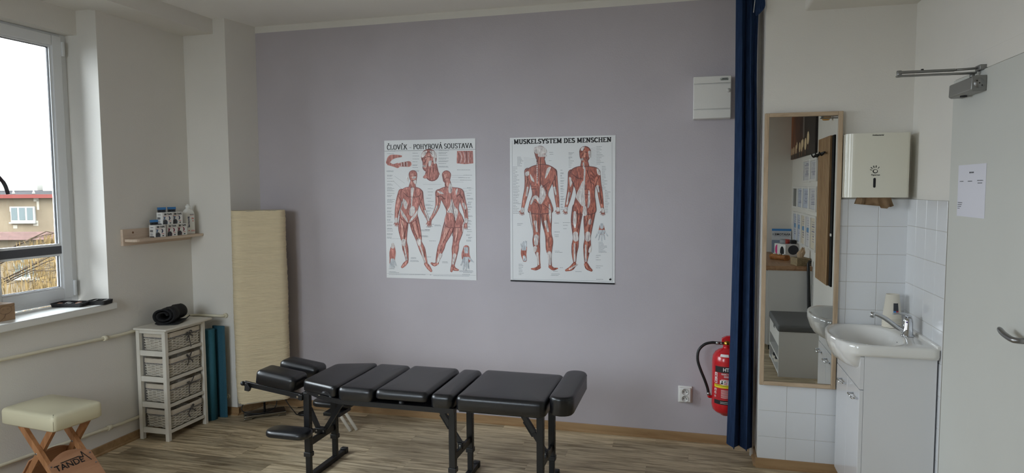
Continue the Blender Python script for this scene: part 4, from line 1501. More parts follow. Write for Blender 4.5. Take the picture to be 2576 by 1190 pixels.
# head piece, tilted up at the outer end
R = Matrix.Rotation(math.radians(7.5), 4, 'Y')
CEN = Vector((-2.08, 3.345, 0.470))
hd = None
def tilt(bm):
    bm.transform(Matrix.Translation(CEN) @ R @ Matrix.Translation(-CEN))
    return bm
for y0, y1 in ((3.186, 3.202), (3.490, 3.506)):
    bm = newbm(); box(bm, -2.418 + (0.0 if y0 < 3.3 else 0.0), -2.050, y0, y1, 0.458, 0.486, 0.002); obj('head_rail', tilt(bm), M_black_m, tt)
bm = newbm(); box(bm, -2.36, -2.34, 3.202, 3.490, 0.460, 0.480, 0.002); obj('head_crossbar', tilt(bm), M_black_m, tt)
bm = newbm(); box(bm, -2.07, -2.045, 3.180, 3.512, 0.452, 0.484, 0.003); obj('head_hinge', tilt(bm), M_black_m, tt)
bm = newbm()
bmesh.ops.create_uvsphere(bm, u_segments=16, v_segments=10, radius=0.013)
for f in bm.faces: f.smooth = True
bm.transform(Matrix.Translation((-2.425, 3.186, 0.472))); obj('clamp_knob', tilt(bm), M_black_p, tt)
bm = newbm(); prism(bm, [(-2.400, 0.484), (-2.385, 0.484), (-2.365, 0.462), (-2.372, 0.440), (-2.400, 0.440)], 'y', 3.168, 3.186, 0.002); obj('clamp_lever', tilt(bm), M_black_p, tt)
for x in (-2.075,):
    bm = newbm(); cyl(bm, (x, 3.186, 0.468), (x, 3.181, 0.468), 0.006, n=12); obj('bolt', tilt(bm), M_chrome, tt)
for i, (y0, y1) in enumerate(((3.178, 3.330), (3.402, 3.535))):
    bm = pad_mesh(rr(-2.352, -2.100, y0, y1, 0.030), 0.488, 0.566, 0.026)
    obj('head_cushion', tilt(bm), M_vinyl, tt)
# arm rests hung at the head legs
for cy_, z, x0, x1, far in ((3.075, 0.292, -2.185, -1.935, False), (3.612, 0.283, -2.235, -1.975, True)):
    bm = pad_mesh(round_rect(x0, x1, cy_ - 0.062, cy_ + 0.062, 0.052, 7), z, z + 0.034, 0.016)
    ar = obj('arm_rest', bm, M_vinyl, tt)
    bm = newbm(); box(bm, -2.10, -1.99, min(cy_, 3.21 if not far else 3.48), max(cy_, 3.21 if not far else 3.48), z - 0.022, z - 0.002, 0.002); obj('arm_bracket', bm, M_black_m, ar)

# folded white stand under the head end
sl = thing('folded_stand', 'white folded metal stand leaning behind the head legs', 'stand', (-2.25, 4.0, 0))
bm = newbm(); leg_a, leg_b = Vector((-2.47, 4.02, 0.31)), Vector((-2.17, 3.93, 0.0))
for k in range(2):
    o_ = Vector((0.03 * k, 0.03 * k, 0))
    tube(bm, [leg_a + o_, leg_b + o_], 0.011, 8)
obj_each('tube', bm, mat('cream_metal', (214, 208, 194), 0.4), sl)
bm = newbm()
box(bm, -0.115, 0.115, -0.045, 0.045, -0.006, 0.006, 0.002)
bm.transform(Matrix.Translation((-2.34, 4.07, 0.30)) @ Matrix.Rotation(math.radians(9), 4, 'Y') @ Matrix.Rotation(0.1, 4, 'X'))
obj('tray', bm, M_whiteboard, sl)
bm = newbm(); tube(bm, [(-2.36, 4.08, 0.296), (-2.36, 4.08, 0.0)], 0.008, 8); obj('post', bm, mat('cream_metal', (214, 208, 194), 0.4), sl)

# ------------------------------------------------------------------ posters
def homography(src):
    dst = [(0, 1), (1, 1), (1, 0), (0, 0)]
    A, B = [], []
    for (x, y), (u, v) in zip(src, dst):
        A.append([x, y, 1, 0, 0, 0, -u * x, -u * y]); B.append(u)
        A.append([0, 0, 0, x, y, 1, -v * x, -v * y]); B.append(v)
    h = np.linalg.solve(np.array(A, float), np.array(B, float))
    def f(x, y):
        w = h[6] * x + h[7] * y + 1
        return ((h[0] * x + h[1] * y + h[2]) / w, (h[3] * x + h[4] * y + h[5]) / w)
    return f

def muscle_mat(name, c1, c2, scale=(60, 60, 14)):
    m = bpy.data.materials.new(name)
    m.use_nodes = True
    N, L = m.node_tree.nodes, m.node_tree.links
    b = N['Principled BSDF']
    b.inputs['Roughness'].default_value = 0.4
    tc = N.new('ShaderNodeTexCoord'); mp = N.new('ShaderNodeMapping')
    mp.inputs['Scale'].default_value = scale
    mp.inputs['Rotation'].default_value = (0, 0.5, 0)
    n = N.new('ShaderNodeTexNoise'); n.inputs['Scale'].default_value = 1.6; n.inputs['Detail'].default_value = 5; n.inputs['Distortion'].default_value = 1.2
    rp = N.new('ShaderNodeValToRGB')
    e = rp.color_ramp.elements
    e[0].position = 0.34; e[0].color = (*lin(c2), 1)
    e[1].position = 0.58; e[1].color = (*lin(c1), 1)
    e2 = rp.color_ramp.elements.new(0.74); e2.color = (*lin(tuple(min(255, v + 46) for v in c1)), 1)
    L.new(tc.outputs['Object'], mp.inputs['Vector']); L.new(mp.outputs['Vector'], n.inputs['Vector'])
    L.new(n.outputs['Fac'], rp.inputs['Fac']); L.new(rp.outputs['Color'], b.inputs['Base Color'])
    return m
M_mus1 = muscle_mat('printed_muscle_rose', (198, 128, 116), (140, 78, 70))
M_mus2 = muscle_mat('printed_muscle_rust', (184, 98, 74), (118, 54, 42))
M_ten = muscle_mat('printed_tendon', (224, 216, 212), (170, 160, 160))
M_dark = mat('printed_dark_line', (92, 44, 38), 0.5)
M_bone = muscle_mat('printed_bone_grey', (196, 200, 204), (150, 156, 164))

# stroke font with serifs for the poster titles: (width, strokes, serif points)
def arc(cx, cy_, rx, ry, a0, a1, n=10):
    return [(cx + rx * math.cos(math.radians(a0 + (a1 - a0) * i / n)), cy_ + ry * math.sin(math.radians(a0 + (a1 - a0) * i / n))) for i in range(n + 1)]
GL = {
    'A': (0.86, [[(0.10, 0), (0.43, 1)], [(0.43, 1), (0.76, 0)], [(0.23, 0.34), (0.63, 0.34)]], [(0.10, 0), (0.76, 0)]),
    'B': (0.78, [[(0.2, 0), (0.2, 1)], [(0.2, 1), (0.42, 1)] + arc(0.42, 0.765, 0.2, 0.235, 90, -90) + [(0.2, 0.53)], [(0.2, 0.53), (0.44, 0.53)] + arc(0.44, 0.265, 0.24, 0.265, 90, -90) + [(0.2, 0)]], [(0.2, 0), (0.2, 1)]),
    'C': (0.80, [arc(0.44, 0.5, 0.32, 0.5, 40, 320, 18)], []),
    'D': (0.86, [[(0.2, 0), (0.2, 1)], [(0.2, 1), (0.38, 1)] + arc(0.38, 0.5, 0.36, 0.5, 90, -90, 14) + [(0.2, 0)]], [(0.2, 0), (0.2, 1)]),
    'E': (0.74, [[(0.2, 0), (0.2, 1)], [(0.2, 1), (0.64, 1)], [(0.2, 0.52), (0.52, 0.52)], [(0.2, 0), (0.66, 0)], [(0.64, 1), (0.64, 0.84)], [(0.66, 0), (0.66, 0.18)]], [(0.2, 0), (0.2, 1)]),
    'H': (0.92, [[(0.2, 0), (0.2, 1)], [(0.72, 0), (0.72, 1)], [(0.2, 0.52), (0.72, 0.52)]], [(0.2, 0), (0.2, 1), (0.72, 0), (0.72, 1)]),
    'K': (0.90, [[(0.2, 0), (0.2, 1)], [(0.70, 1), (0.24, 0.46)], [(0.36, 0.60), (0.76, 0)]], [(0.2, 0), (0.2, 1), (0.70, 1), (0.76, 0)]),
    'L': (0.74, [[(0.2, 0), (0.2, 1)], [(0.2, 0), (0.66, 0)], [(0.66, 0), (0.66, 0.22)]], [(0.2, 0), (0.2, 1)]),
    'M': (1.06, [[(0.2, 0), (0.2, 1)], [(0.2, 1), (0.53, 0.1)], [(0.53, 0.1), (0.86, 1)], [(0.86, 0), (0.86, 1)]], [(0.2, 0), (0.2, 1), (0.86, 0), (0.86, 1)]),
    'N': (0.92, [[(0.2, 0), (0.2, 1)], [(0.2, 1), (0.72, 0)], [(0.72, 0), (0.72, 1)]], [(0.2, 0), (0.2, 1), (0.72, 1)]),
    'O': (0.90, [arc(0.45, 0.5, 0.33, 0.5, 0, 360, 24)], []),
    'P': (0.76, [[(0.2, 0), (0.2, 1)], [(0.2, 1), (0.42, 1)] + arc(0.42, 0.74, 0.24, 0.26, 90, -90) + [(0.2, 0.48)]], [(0.2, 0), (0.2, 1)]),
    'S': (0.68, [arc(0.34, 0.745, 0.22, 0.255, 25, 270, 12) + arc(0.34, 0.245, 0.24, 0.245, 90, -155, 12)], []),
    'T': (0.82, [[(0.41, 0), (0.41, 1)], [(0.08, 1), (0.74, 1)], [(0.08, 1), (0.08, 0.82)], [(0.74, 1), (0.74, 0.82)]], [(0.41, 0)]),
    'U': (0.90, [[(0.2, 1), (0.2, 0.3)] + arc(0.45, 0.3, 0.25, 0.3, 180, 360, 12) + [(0.70, 1)]], [(0.2, 1), (0.70, 1)]),
    'V': (0.86, [[(0.10, 1), (0.43, 0)], [(0.43, 0), (0.76, 1)]], [(0.10, 1), (0.76, 1)]),
    'Y': (0.86, [[(0.10, 1), (0.43, 0.48)], [(0.76, 1), (0.43, 0.48)], [(0.43, 0.48), (0.43, 0)]], [(0.10, 1), (0.76, 1), (0.43, 0)]),
    '-': (0.62, [[(0.08, 0.36), (0.54, 0.36)]], []),
    ' ': (0.36, [], []),
}
ACC = {'Č': ('C', 'v'), 'Ě': ('E', 'v'), 'Á': ('A', '/')}
def serif_text(s, height, width, thick, thin, serif):
    bm = newbm()
    x = 0.0
    k = 0
    def seg(a, b, grow=0.0):
        nonlocal k
        d = Vector((b[0] - a[0], b[1] - a[1]))
        if d.length < 1e-6:
            return
        u = d.normalized()
        w = thick * abs(u.y) + thin * abs(u.x)
        n_ = Vector((-u.y, u.x)) * w / 2
        e = u * grow
        z = 0.00001 * (k % 7); k += 1
        pts = [(a[0] - e.x + n_.x, a[1] - e.y + n_.y), (a[0] - e.x - n_.x, a[1] - e.y - n_.y), (b[0] + e.x - n_.x, b[1] + e.y - n_.y), (b[0] + e.x + n_.x, b[1] + e.y + n_.y)]
        flat_poly(bm, pts, z)
    for ch in s:
        ac = None
        if ch in ACC:
            ch, ac = ACC[ch]
        w, strokes, serifs = GL[ch]
        for st_ in strokes:
            P = [(x + p[0], thin / 2 + p[1] * (1 - thin)) for p in st_]
            for a, b in zip(P, P[1:]):
                seg(a, b, 0.012 if len(P) > 2 else 0.0)
        for p in serifs:
            y = thin / 2 + p[1] * (1 - thin)
            seg((x + p[0] - serif, y), (x + p[0] + serif, y))
        if ac == 'v':
            seg((x + 0.32, 1.28), (x + 0.44, 1.10)); seg((x + 0.44, 1.10), (x + 0.58, 1.28))
        elif ac == '/':
            seg((x + 0.40, 1.08), (x + 0.54, 1.28))
        x += w
    bm.transform(Matrix.Diagonal((width / x, height, 1, 1)))
    return bm

def poster(label, x0, x1, z0, z1, src, curl=0.0):
    t = thing('anatomy_poster', label, 'poster', ((x0 + x1) / 2, YB, z0), 0, 'anatomy posters on the lilac wall')
    bm = newbm()
    NX, NZ_ = 12, 16
    W_, H_ = x1 - x0, z1 - z0
    def yo(u, v):
        return YB - 0.0016
    box(bm, x0, x1, YB - 0.0022, YB - 0.0004, z0, z1)
    obj('sheet', bm, M_paper, t)
    f = homography(src)
    def to_world(bm, lay):
        for v in bm.verts:
            u, w = f(v.co.x, v.co.y)
            v.co = Vector((x0 + u * W_, YB - 0.0025 - lay - v.co.z, z0 + w * H_))
        return bm
    return t, to_world, (x0, x1, z0, z1)

LAYER = [0]
def next_layer():
    LAYER[0] += 1
    return 0.00012 + 0.000025 * LAYER[0]
def limb(bm, chain, mi=0, z=0.0, n=8):
    """flat tapered limb through (x, y, r) in picture units"""
    z = next_layer()
    P = smooth_path([(c[0], c[1], c[2]) for c in chain], 5)
    Ls, Rs = [], []
    for i, p in enumerate(P):
        d = Vector((P[min(i + 1, len(P) - 1)].x - P[max(i - 1, 0)].x, P[min(i + 1, len(P) - 1)].y - P[max(i - 1, 0)].y))
        d.normalize()
        n_ = Vector((-d.y, d.x)) * p.z
        Ls.append((p.x + n_.x, p.y + n_.y)); Rs.append((p.x - n_.x, p.y - n_.y))
    def cap(p, d, r):
        a0 = math.atan2(d.y, d.x)
        return [(p.x + r * math.cos(a0 + t), p.y + r * math.sin(a0 + t)) for t in (PI / 4, 0, -PI / 4)]
    d1 = P[-1] - P[-2]; d0 = P[0] - P[1]
    poly = Ls + cap(P[-1], d1, P[-1].z) + Rs[::-1] + cap(P[0], d0, P[0].z)
    vs_ = [bm.verts.new((q[0], q[1], z)) for q in Ls]
    vr_ = [bm.verts.new((q[0], q[1], z)) for q in Rs]
    for i in range(len(Ls) - 1):
        ff = bm.faces.new((vs_[i], vs_[i + 1], vr_[i + 1], vr_[i])); ff.material_index = mi
    for p, dd_ in ((P[0], d0), (P[-1], d1)):
        a0 = math.atan2(dd_.y, dd_.x)
        ff = bm.faces.new([bm.verts.new((p.x + p.z * math.cos(a0 + t), p.y + p.z * math.sin(a0 + t), z)) for t in [PI / 2 - PI * q / 8 for q in range(9)]]); ff.material_index = mi
def shape(bm, pts, mi=0, z=0.0, smooth=True):
    z = next_layer()
    if smooth:
        P = [Vector((p[0], p[1], 0)) for p in pts]
        n = len(P); out = []
        for i in range(n):
            p0, p1, p2, p3 = P[i - 1], P[i], P[(i + 1) % n], P[(i + 2) % n]
            for k in range(4):
                t = k / 4
                out.append(0.5 * ((2 * p1) + (-p0 + p2) * t + (2 * p0 - 5 * p1 + 4 * p2 - p3) * t * t + (-p0 + 3 * p1 - 3 * p2 + p3) * t ** 3))
        pts = [(p.x, p.y) for p in out]
    f = bm.faces.new([bm.verts.new((p[0], p[1], z)) for p in pts])
    f.material_index = mi
def line(bm, pts, w, mi, z):
    z = next_layer()
    P = smooth_path([(p[0], p[1], 0) for p in pts], 4)
    for a, b in zip(P, P[1:]):
        d = (b - a); 
        if d.length < 1e-6: continue
        d.normalize(); n_ = Vector((-d.y, d.x, 0)) * w / 2
        f = bm.faces.new([bm.verts.new((q.x, q.y, z)) for q in (a + n_, a - n_, b - n_, b + n_)])
        f.material_index = mi
LZ = 0.00012
def figure(bm, limbs, shapes, tendons, lines):
    k = 0
    LAYER[0] = 0
    for c in limbs:
        limb(bm, c, 4)
        limb(bm, [(p[0], p[1], p[2] * 0.84) for p in c], 0)
        if min(p[2] for p in c) > 6:
            limb(bm, [(p[0] - p[2] * 0.18, p[1], p[2] * 0.30) for p in c], 5)
    for s_ in shapes:
        cx = sum(p[0] for p in s_) / len(s_); cy2 = sum(p[1] for p in s_) / len(s_)
        shape(bm, s_, 4)
        shape(bm, [(cx + (p[0] - cx) * 0.95, cy2 + (p[1] - cy2) * 0.97) for p in s_], 0)
    for c in tendons:
        if isinstance(c[0], (int, float)):
            mi, pts = c[0], c[1]
        else:
            mi, pts = 1, c
        if len(pts[0]) == 3:
            limb(bm, pts, mi, LZ * (2.2 + 0.05 * k))
        else:
            shape(bm, pts, mi, LZ * (2.2 + 0.05 * k))
        k += 1
    keep = LAYER[0]
    for w, pts in lines:
        LAYER[0] = keep
        line(bm, pts, w * 1.5, 2, LZ * 5.5)
def hand(x, y, dx, dy, s):
    """palm and five fingers as limbs; (dx, dy) points towards the finger tips"""
    d = Vector((dx, dy)).normalized(); n_ = Vector((-d.y, d.x))
    out = [[(x, y, s * 0.42), (x + d.x * s * 0.5, y + d.y * s * 0.5, s * 0.46)]]
    for k, (o_, l_) in enumerate(((-0.36, 1.15), (-0.12, 1.35), (0.12, 1.35), (0.36, 1.15))):
        b = Vector((x, y)) + d * s * 0.5 + n_ * s * o_
        e = Vector((x, y)) + d * s * l_ + n_ * s * o_ * 1.5
        out.append([(b.x, b.y, s * 0.11), (e.x, e.y, s * 0.07)])
    b = Vector((x, y)) + n_ * s * 0.3; e = b + d * s * 0.55 + n_ * s * 0.5
    out.append([(b.x, b.y, s * 0.12), (e.x, e.y, s * 0.08)])
    return out
def captions(bm, blocks, rnd):
    for (x, y, w, n_, st_) in blocks:
        for k in range(n_):
            ww = w * rnd.uniform(0.55, 1.0)
            xx = x
            while xx < x + ww:
                l_ = rnd.uniform(4, 11)
                e = min(xx + l_, x + ww)
                bm.faces.new([bm.verts.new((a, b, LZ)) for a, b in ((xx, y + k * st_), (e, y + k * st_), (e, y + k * st_ + 2.6), (xx, y + k * st_ + 2.6))])
                xx = e + 2.2

# left poster -------------------------------------------------
pA, toA, bA = poster('tall anatomy poster with Czech title, left of the two on the lilac wall', -2.072, -1.411, 0.978, 1.931, [(80, 73), (778, 55), (790, 1135), (103, 1125)])
W_, H_ = bA[1] - bA[0], bA[3] - bA[2]
bm = serif_text('ČLOVĚK - POHYBOVÁ SOUSTAVA', 0.034, W_ * 0.945, 0.17, 0.055, 0.15)
bm.transform(frame_matrix((bA[0] + W_ * 0.028, YB - 0.0027, bA[3] - 0.064), (1, 0, 0), (0, 0, 1)))
stuff(obj('title_lettering', bm, M_ink, pA, recalc=False))
bm = newbm(); quad(bm, 0, W_, 0, 0.0016); bm.transform(frame_matrix((bA[0], YB - 0.0026, bA[3] - 0.073), (1, 0, 0), (0, 0, 1))); obj('title_rule', bm, M_ink, pA, recalc=False)
def put(name, bm, mats, to, p, lay=0.0):
    to(bm, lay)
    return stuff(obj(name, bm, mats, p, recalc=True))
M_edge1 = mat('printed_rose_shade', (128, 70, 64), 0.4)
M_edge2 = mat('printed_rust_shade', (104, 46, 36), 0.4)
M_lite1 = muscle_mat('printed_rose_light', (222, 166, 152), (178, 110, 98))
M_lite2 = muscle_mat('printed_rust_light', (206, 136, 112), (156, 84, 64))
MS1 = [M_mus1, M_ten, M_dark, M_bone, M_edge1, M_lite1]
MS2 = [M_mus2, M_ten, M_dark, M_bone, M_edge2, M_lite2]
bm = newbm()
figure(bm,
    [[(303, 332, 33), (306, 365, 28), (314, 392, 17)], [(300, 395, 20), (298, 432, 30)],
     [(216, 468, 26), (200, 520, 24), (186, 580, 20), (178, 640, 15), (175, 685, 11)],
     [(356, 472, 26), (368, 545, 21), (384, 600, 17), (408, 650, 12), (424, 685, 11)],
     [(236, 668, 38), (228, 745, 37), (233, 815, 26), (238, 850, 20), (246, 900, 23), (256, 955, 15), (260, 990, 11)], [(258, 1002, 12), (240, 1022, 14), (222, 1042, 9)],
     [(308, 668, 38), (326, 745, 36), (346, 815, 26), (353, 850, 20), (376, 905, 23), (394, 965, 15), (404, 1005, 12)], [(404, 1015, 13), (425, 1042, 15), (444, 1068, 9)]]
    + hand(176, 698, 0.15, 1, 26) + hand(426, 694, 0.15, 1, 28),
    [[(262, 428), (335, 430), (374, 456), (378, 505), (352, 565), (338, 620), (336, 672), (270, 708), (202, 660), (210, 600), (224, 545), (204, 490), (220, 448)]],
    [[(288, 440), (312, 440), (302, 500), (298, 560), (296, 610), (284, 610), (290, 545)],
     [(214, 602), (232, 628), (258, 668), (264, 700), (240, 672), (216, 640)], [(338, 606), (318, 634), (284, 676), (276, 702), (305, 678), (334, 640)],
     [(226, 520), (246, 530), (262, 560), (252, 600), (236, 580)],
     [(282, 590), (310, 575), (322, 610), (300, 650), (278, 640)],
     [(234, 842, 17), (236, 872, 12)], [(350, 838, 17), (356, 868, 12)],
     [(240, 890, 5), (258, 985, 6)], [(362, 885, 5), (398, 1000, 6)],
     [(176, 672, 9), (174, 695, 10)], [(396, 610, 8), (424, 680, 8)], [(252, 360), (262, 350), (270, 380), (262, 384)],
     [(318, 385, 12), (322, 396, 9)], [(1, [(300, 352), (322, 346), (326, 360), (304, 366)])][0]],
    [(2.5, [(232, 470), (262, 500), (296, 505)]), (2.5, [(306, 505), (345, 500), (366, 475)]), (2, [(214, 690), (236, 760), (232, 830)]), (2, [(262, 700), (246, 770), (238, 830)]), (2, [(292, 700), (318, 770), (342, 830)]), (2, [(326, 680), (346, 760), (352, 830)]),
     (2, [(196, 500), (214, 560), (186, 640)]), (2, [(350, 500), (376, 580), (412, 660)]), (2, [(270, 560), (262, 610), (270, 640)]), (2, [(286, 410), (296, 435)]), (2, [(228, 880), (246, 950)]), (2, [(388, 890), (392, 960)]), (2.5, [(286, 345), (300, 342)]), (2.5, [(316, 342), (330, 340)]), (2, [(308, 350), (306, 368)]), (2.2, [(300, 380), (318, 378)])])
put('printed_figure', bm, MS1, toA, pA)
bm = newbm()
figure(bm,
    [[(560, 335, 35), (560, 370, 28)], [(566, 372, 20), (576, 432, 28)],
     [(500, 470, 26), (497, 530, 21), (490, 580, 17), (465, 635, 13), (440, 676, 10)],
     [(668, 472, 27), (688, 545, 22), (704, 605, 18), (712, 660, 13), (712, 696, 11)],
     [(590, 690, 44), (566, 765, 40), (535, 845, 26), (520, 890, 27), (502, 945, 19), (490, 995, 12)], [(492, 1008, 12), (470, 1020, 13), (448, 1010, 8)],
     [(654, 690, 42), (648, 765, 38), (634, 845, 25), (628, 895, 27), (622, 955, 19), (612, 1015, 13)], [(610, 1030, 14), (622, 1050, 14), (648, 1058, 8)], [(606, 1040, 12), (600, 1066, 9)]]
    + hand(438, 680, -0.3, 1, 24) + hand(708, 712, -0.1, 1, 26),
    [[(488, 456), (545, 426), (608, 428), (676, 440), (694, 486), (662, 545), (655, 600), (684, 655), (694, 722), (640, 738), (560, 732), (546, 680), (560, 615), (538, 560), (514, 520), (478, 492)]],
    [[(596, 520), (604, 520), (624, 575), (650, 612), (628, 690), (612, 630), (566, 618), (588, 570)],
     [(588, 395), (604, 430), (600, 470), (580, 470), (576, 430)],
     [(490, 458), (520, 462), (540, 480), (510, 478)], [(640, 438), (646, 450), (636, 488), (630, 460)],
     [(556, 690), (546, 730), (530, 790), (540, 740)], [(694, 690), (690, 740), (684, 770), (684, 720)],
     [(516, 945, 13), (492, 1000, 8)], [(624, 945, 13), (612, 1010, 8)], [(490, 575, 8), (470, 625, 6)], [(690, 555, 10), (704, 590, 8)], [(712, 672, 10), (712, 690, 10)]],
    [(2.5, [(598, 440), (600, 520), (630, 700)]), (2.5, [(520, 520), (556, 516)]), (3.5, [(486, 500), (520, 496), (546, 520)]), (3.5, [(640, 500), (664, 480), (676, 510)]), (2.5, [(626, 660), (622, 732)]), (2, [(590, 740), (560, 800), (535, 850)]), (2, [(650, 740), (645, 800), (632, 850)]), (2, [(612, 740), (606, 800)]), (2, [(540, 560), (580, 620)]), (2, [(500, 500), (498, 560), (470, 630)]), (2, [(680, 500), (700, 580), (712, 660)]), (2, [(520, 870), (516, 920)]), (2, [(628, 870), (626, 930)]), (2, [(550, 400), (560, 425)])])
put('printed_figure', bm, MS1, toA, pA)
bm = newbm()
figure(bm,
    [[(425, 195, 60), (425, 235, 54), (412, 275, 36)], [(450, 270, 40), (450, 330, 54)]],
    [[(400, 290), (470, 280), (508, 330), (470, 345), (440, 370), (420, 350), (400, 364), (380, 352), (404, 320)]],
    [[(432, 150), (470, 158), (484, 200), (466, 206), (446, 190)], [(366, 190), (380, 160), (410, 150), (400, 180), (376, 204)],
     [(424, 232), (446, 226), (440, 262), (424, 268)], [(380, 262), (404, 264), (398, 276), (380, 274)], [(466, 212, 9), (470, 244, 7)]],
    [(3, [(376, 206), (394, 198), (404, 206)]), (3, [(372, 214), (396, 212)]), (3, [(412, 196), (436, 196), (444, 206)]), (3, [(404, 214), (396, 240), (384, 244)]), (3, [(378, 268), (402, 268)]), (2.5, [(440, 270), (432, 320), (428, 350)]), (2.5, [(460, 280), (464, 330)]), (2.5, [(400, 170), (430, 160), (452, 180)])])
shape(bm, [(640, 152), (760, 150), (764, 246), (700, 252), (638, 246)], 0, LZ, False)
for k in range(7):
    line(bm, [(646 + 16 * k, 160), (662 + 13 * k, 200), (652 + 15 * k, 242)], 3, 1 if k % 2 else 2, LZ * 3)
limb(bm, [(108, 240, 14), (130, 205, 20), (170, 194, 13), (212, 193, 7)], 0, LZ)
limb(bm, [(116, 250, 14), (146, 262, 9), (182, 264, 20)], 0, LZ * 1.1)
limb(bm, [(205, 258, 15), (270, 252, 22)], 0, LZ * 1.2)
for k in range(5):
    line(bm, [(212 + 11 * k, 238), (214 + 11 * k, 270)], 6, 1 if k % 2 == 0 else 2, LZ * 3)
limb(bm, [(150, 880, 12), (148, 930, 24), (145, 985, 20), (146, 1010, 22)], 0, LZ)
for q in ((126, 1046), (138, 1050), (150, 1050), (162, 1046), (174, 1030)):
    limb(bm, [(146 + (q[0] - 146) * 0.3, 985, 7), (q[0], q[1], 4)], 3, LZ * 2)
limb(bm, [(149, 868, 10), (149, 890, 12)], 1, LZ * 3)
limb(bm, [(712, 890, 22), (706, 940, 30), (714, 975, 32)], 0, LZ)
shape(bm, [(694, 884), (728, 884), (726, 930), (700, 930)], 3, LZ * 2, False)
for q in ((672, 1020), (690, 1052), (710, 1060), (730, 1046), (766, 995)):
    limb(bm, [(712 + (q[0] - 712) * 0.35, 965, 8), (q[0], q[1], 4.5)], 3, LZ * 2)
put('printed_detail', bm, MS1, toA, pA)
rnd = random.Random(4)
bm = newbm()
bl = []
for i in range(22):
    bl.append((104, 340 + i * 22.5 + rnd.uniform(-4, 4), rnd.uniform(40, 66), rnd.choice((1, 2, 2)), 7))
for i in range(20):
    bl.append((716 + rnd.uniform(-10, 16), 430 + i * 21 + rnd.uniform(-4, 4), rnd.uniform(30, 50), rnd.choice((1, 2, 2)), 7))
for i in range(14):
    bl.append((400 + rnd.uniform(-10, 20), 440 + i * 24, rnd.uniform(40, 66), rnd.choice((1, 2)), 7))
for i in range(7):
    bl.append((300, 168 + i * 22, 52, rnd.choice((1, 2)), 7)); bl.append((500, 142 + i * 21, rnd.uniform(70, 110), rnd.choice((1, 2)), 7))
for q in ((100, 152, 110), (104, 172, 60), (100, 303, 66), (640, 294, 120), (120, 1056, 50), (120, 1078, 92), (660, 1062, 110), (690, 1076, 80), (682, 1090, 90), (362, 755, 70), (360, 800, 80), (430, 838, 60), (290, 968, 70), (285, 990, 80), (410, 960, 60), (530, 996, 60), (470, 716, 60), (650, 354, 110), (690, 335, 70), (664, 372, 90)):
    bl.append((q[0], q[1], q[2], rnd.choice((1, 2)), 7))
bl.append((120, 1098, 300, 1, 6)); bl.append((462, 1102, 300, 1, 6)); bl.append((435, 1098, 22, 1, 6))
LAYER[0] = 0
captions(bm, bl, rnd)
for (a, b) in (((160, 345), (240, 400)), ((150, 380), (212, 440)), ((380, 408), (520, 408)), ((600, 338), (690, 338)), ((600, 352), (690, 352)), ((596, 372), (690, 372)), ((598, 388), (690, 388)), ((686, 436), (766, 436)), ((690, 462), (720, 455)), ((130, 825), (226, 825)), ((362, 800), (410, 800)), ((104, 1092), (784, 1096))):
    line(bm, [a, b], 1.0, 0, LZ)
put('caption_print', bm, mat('grey_caption_ink', (120, 124, 130), 0.6), toA, pA)

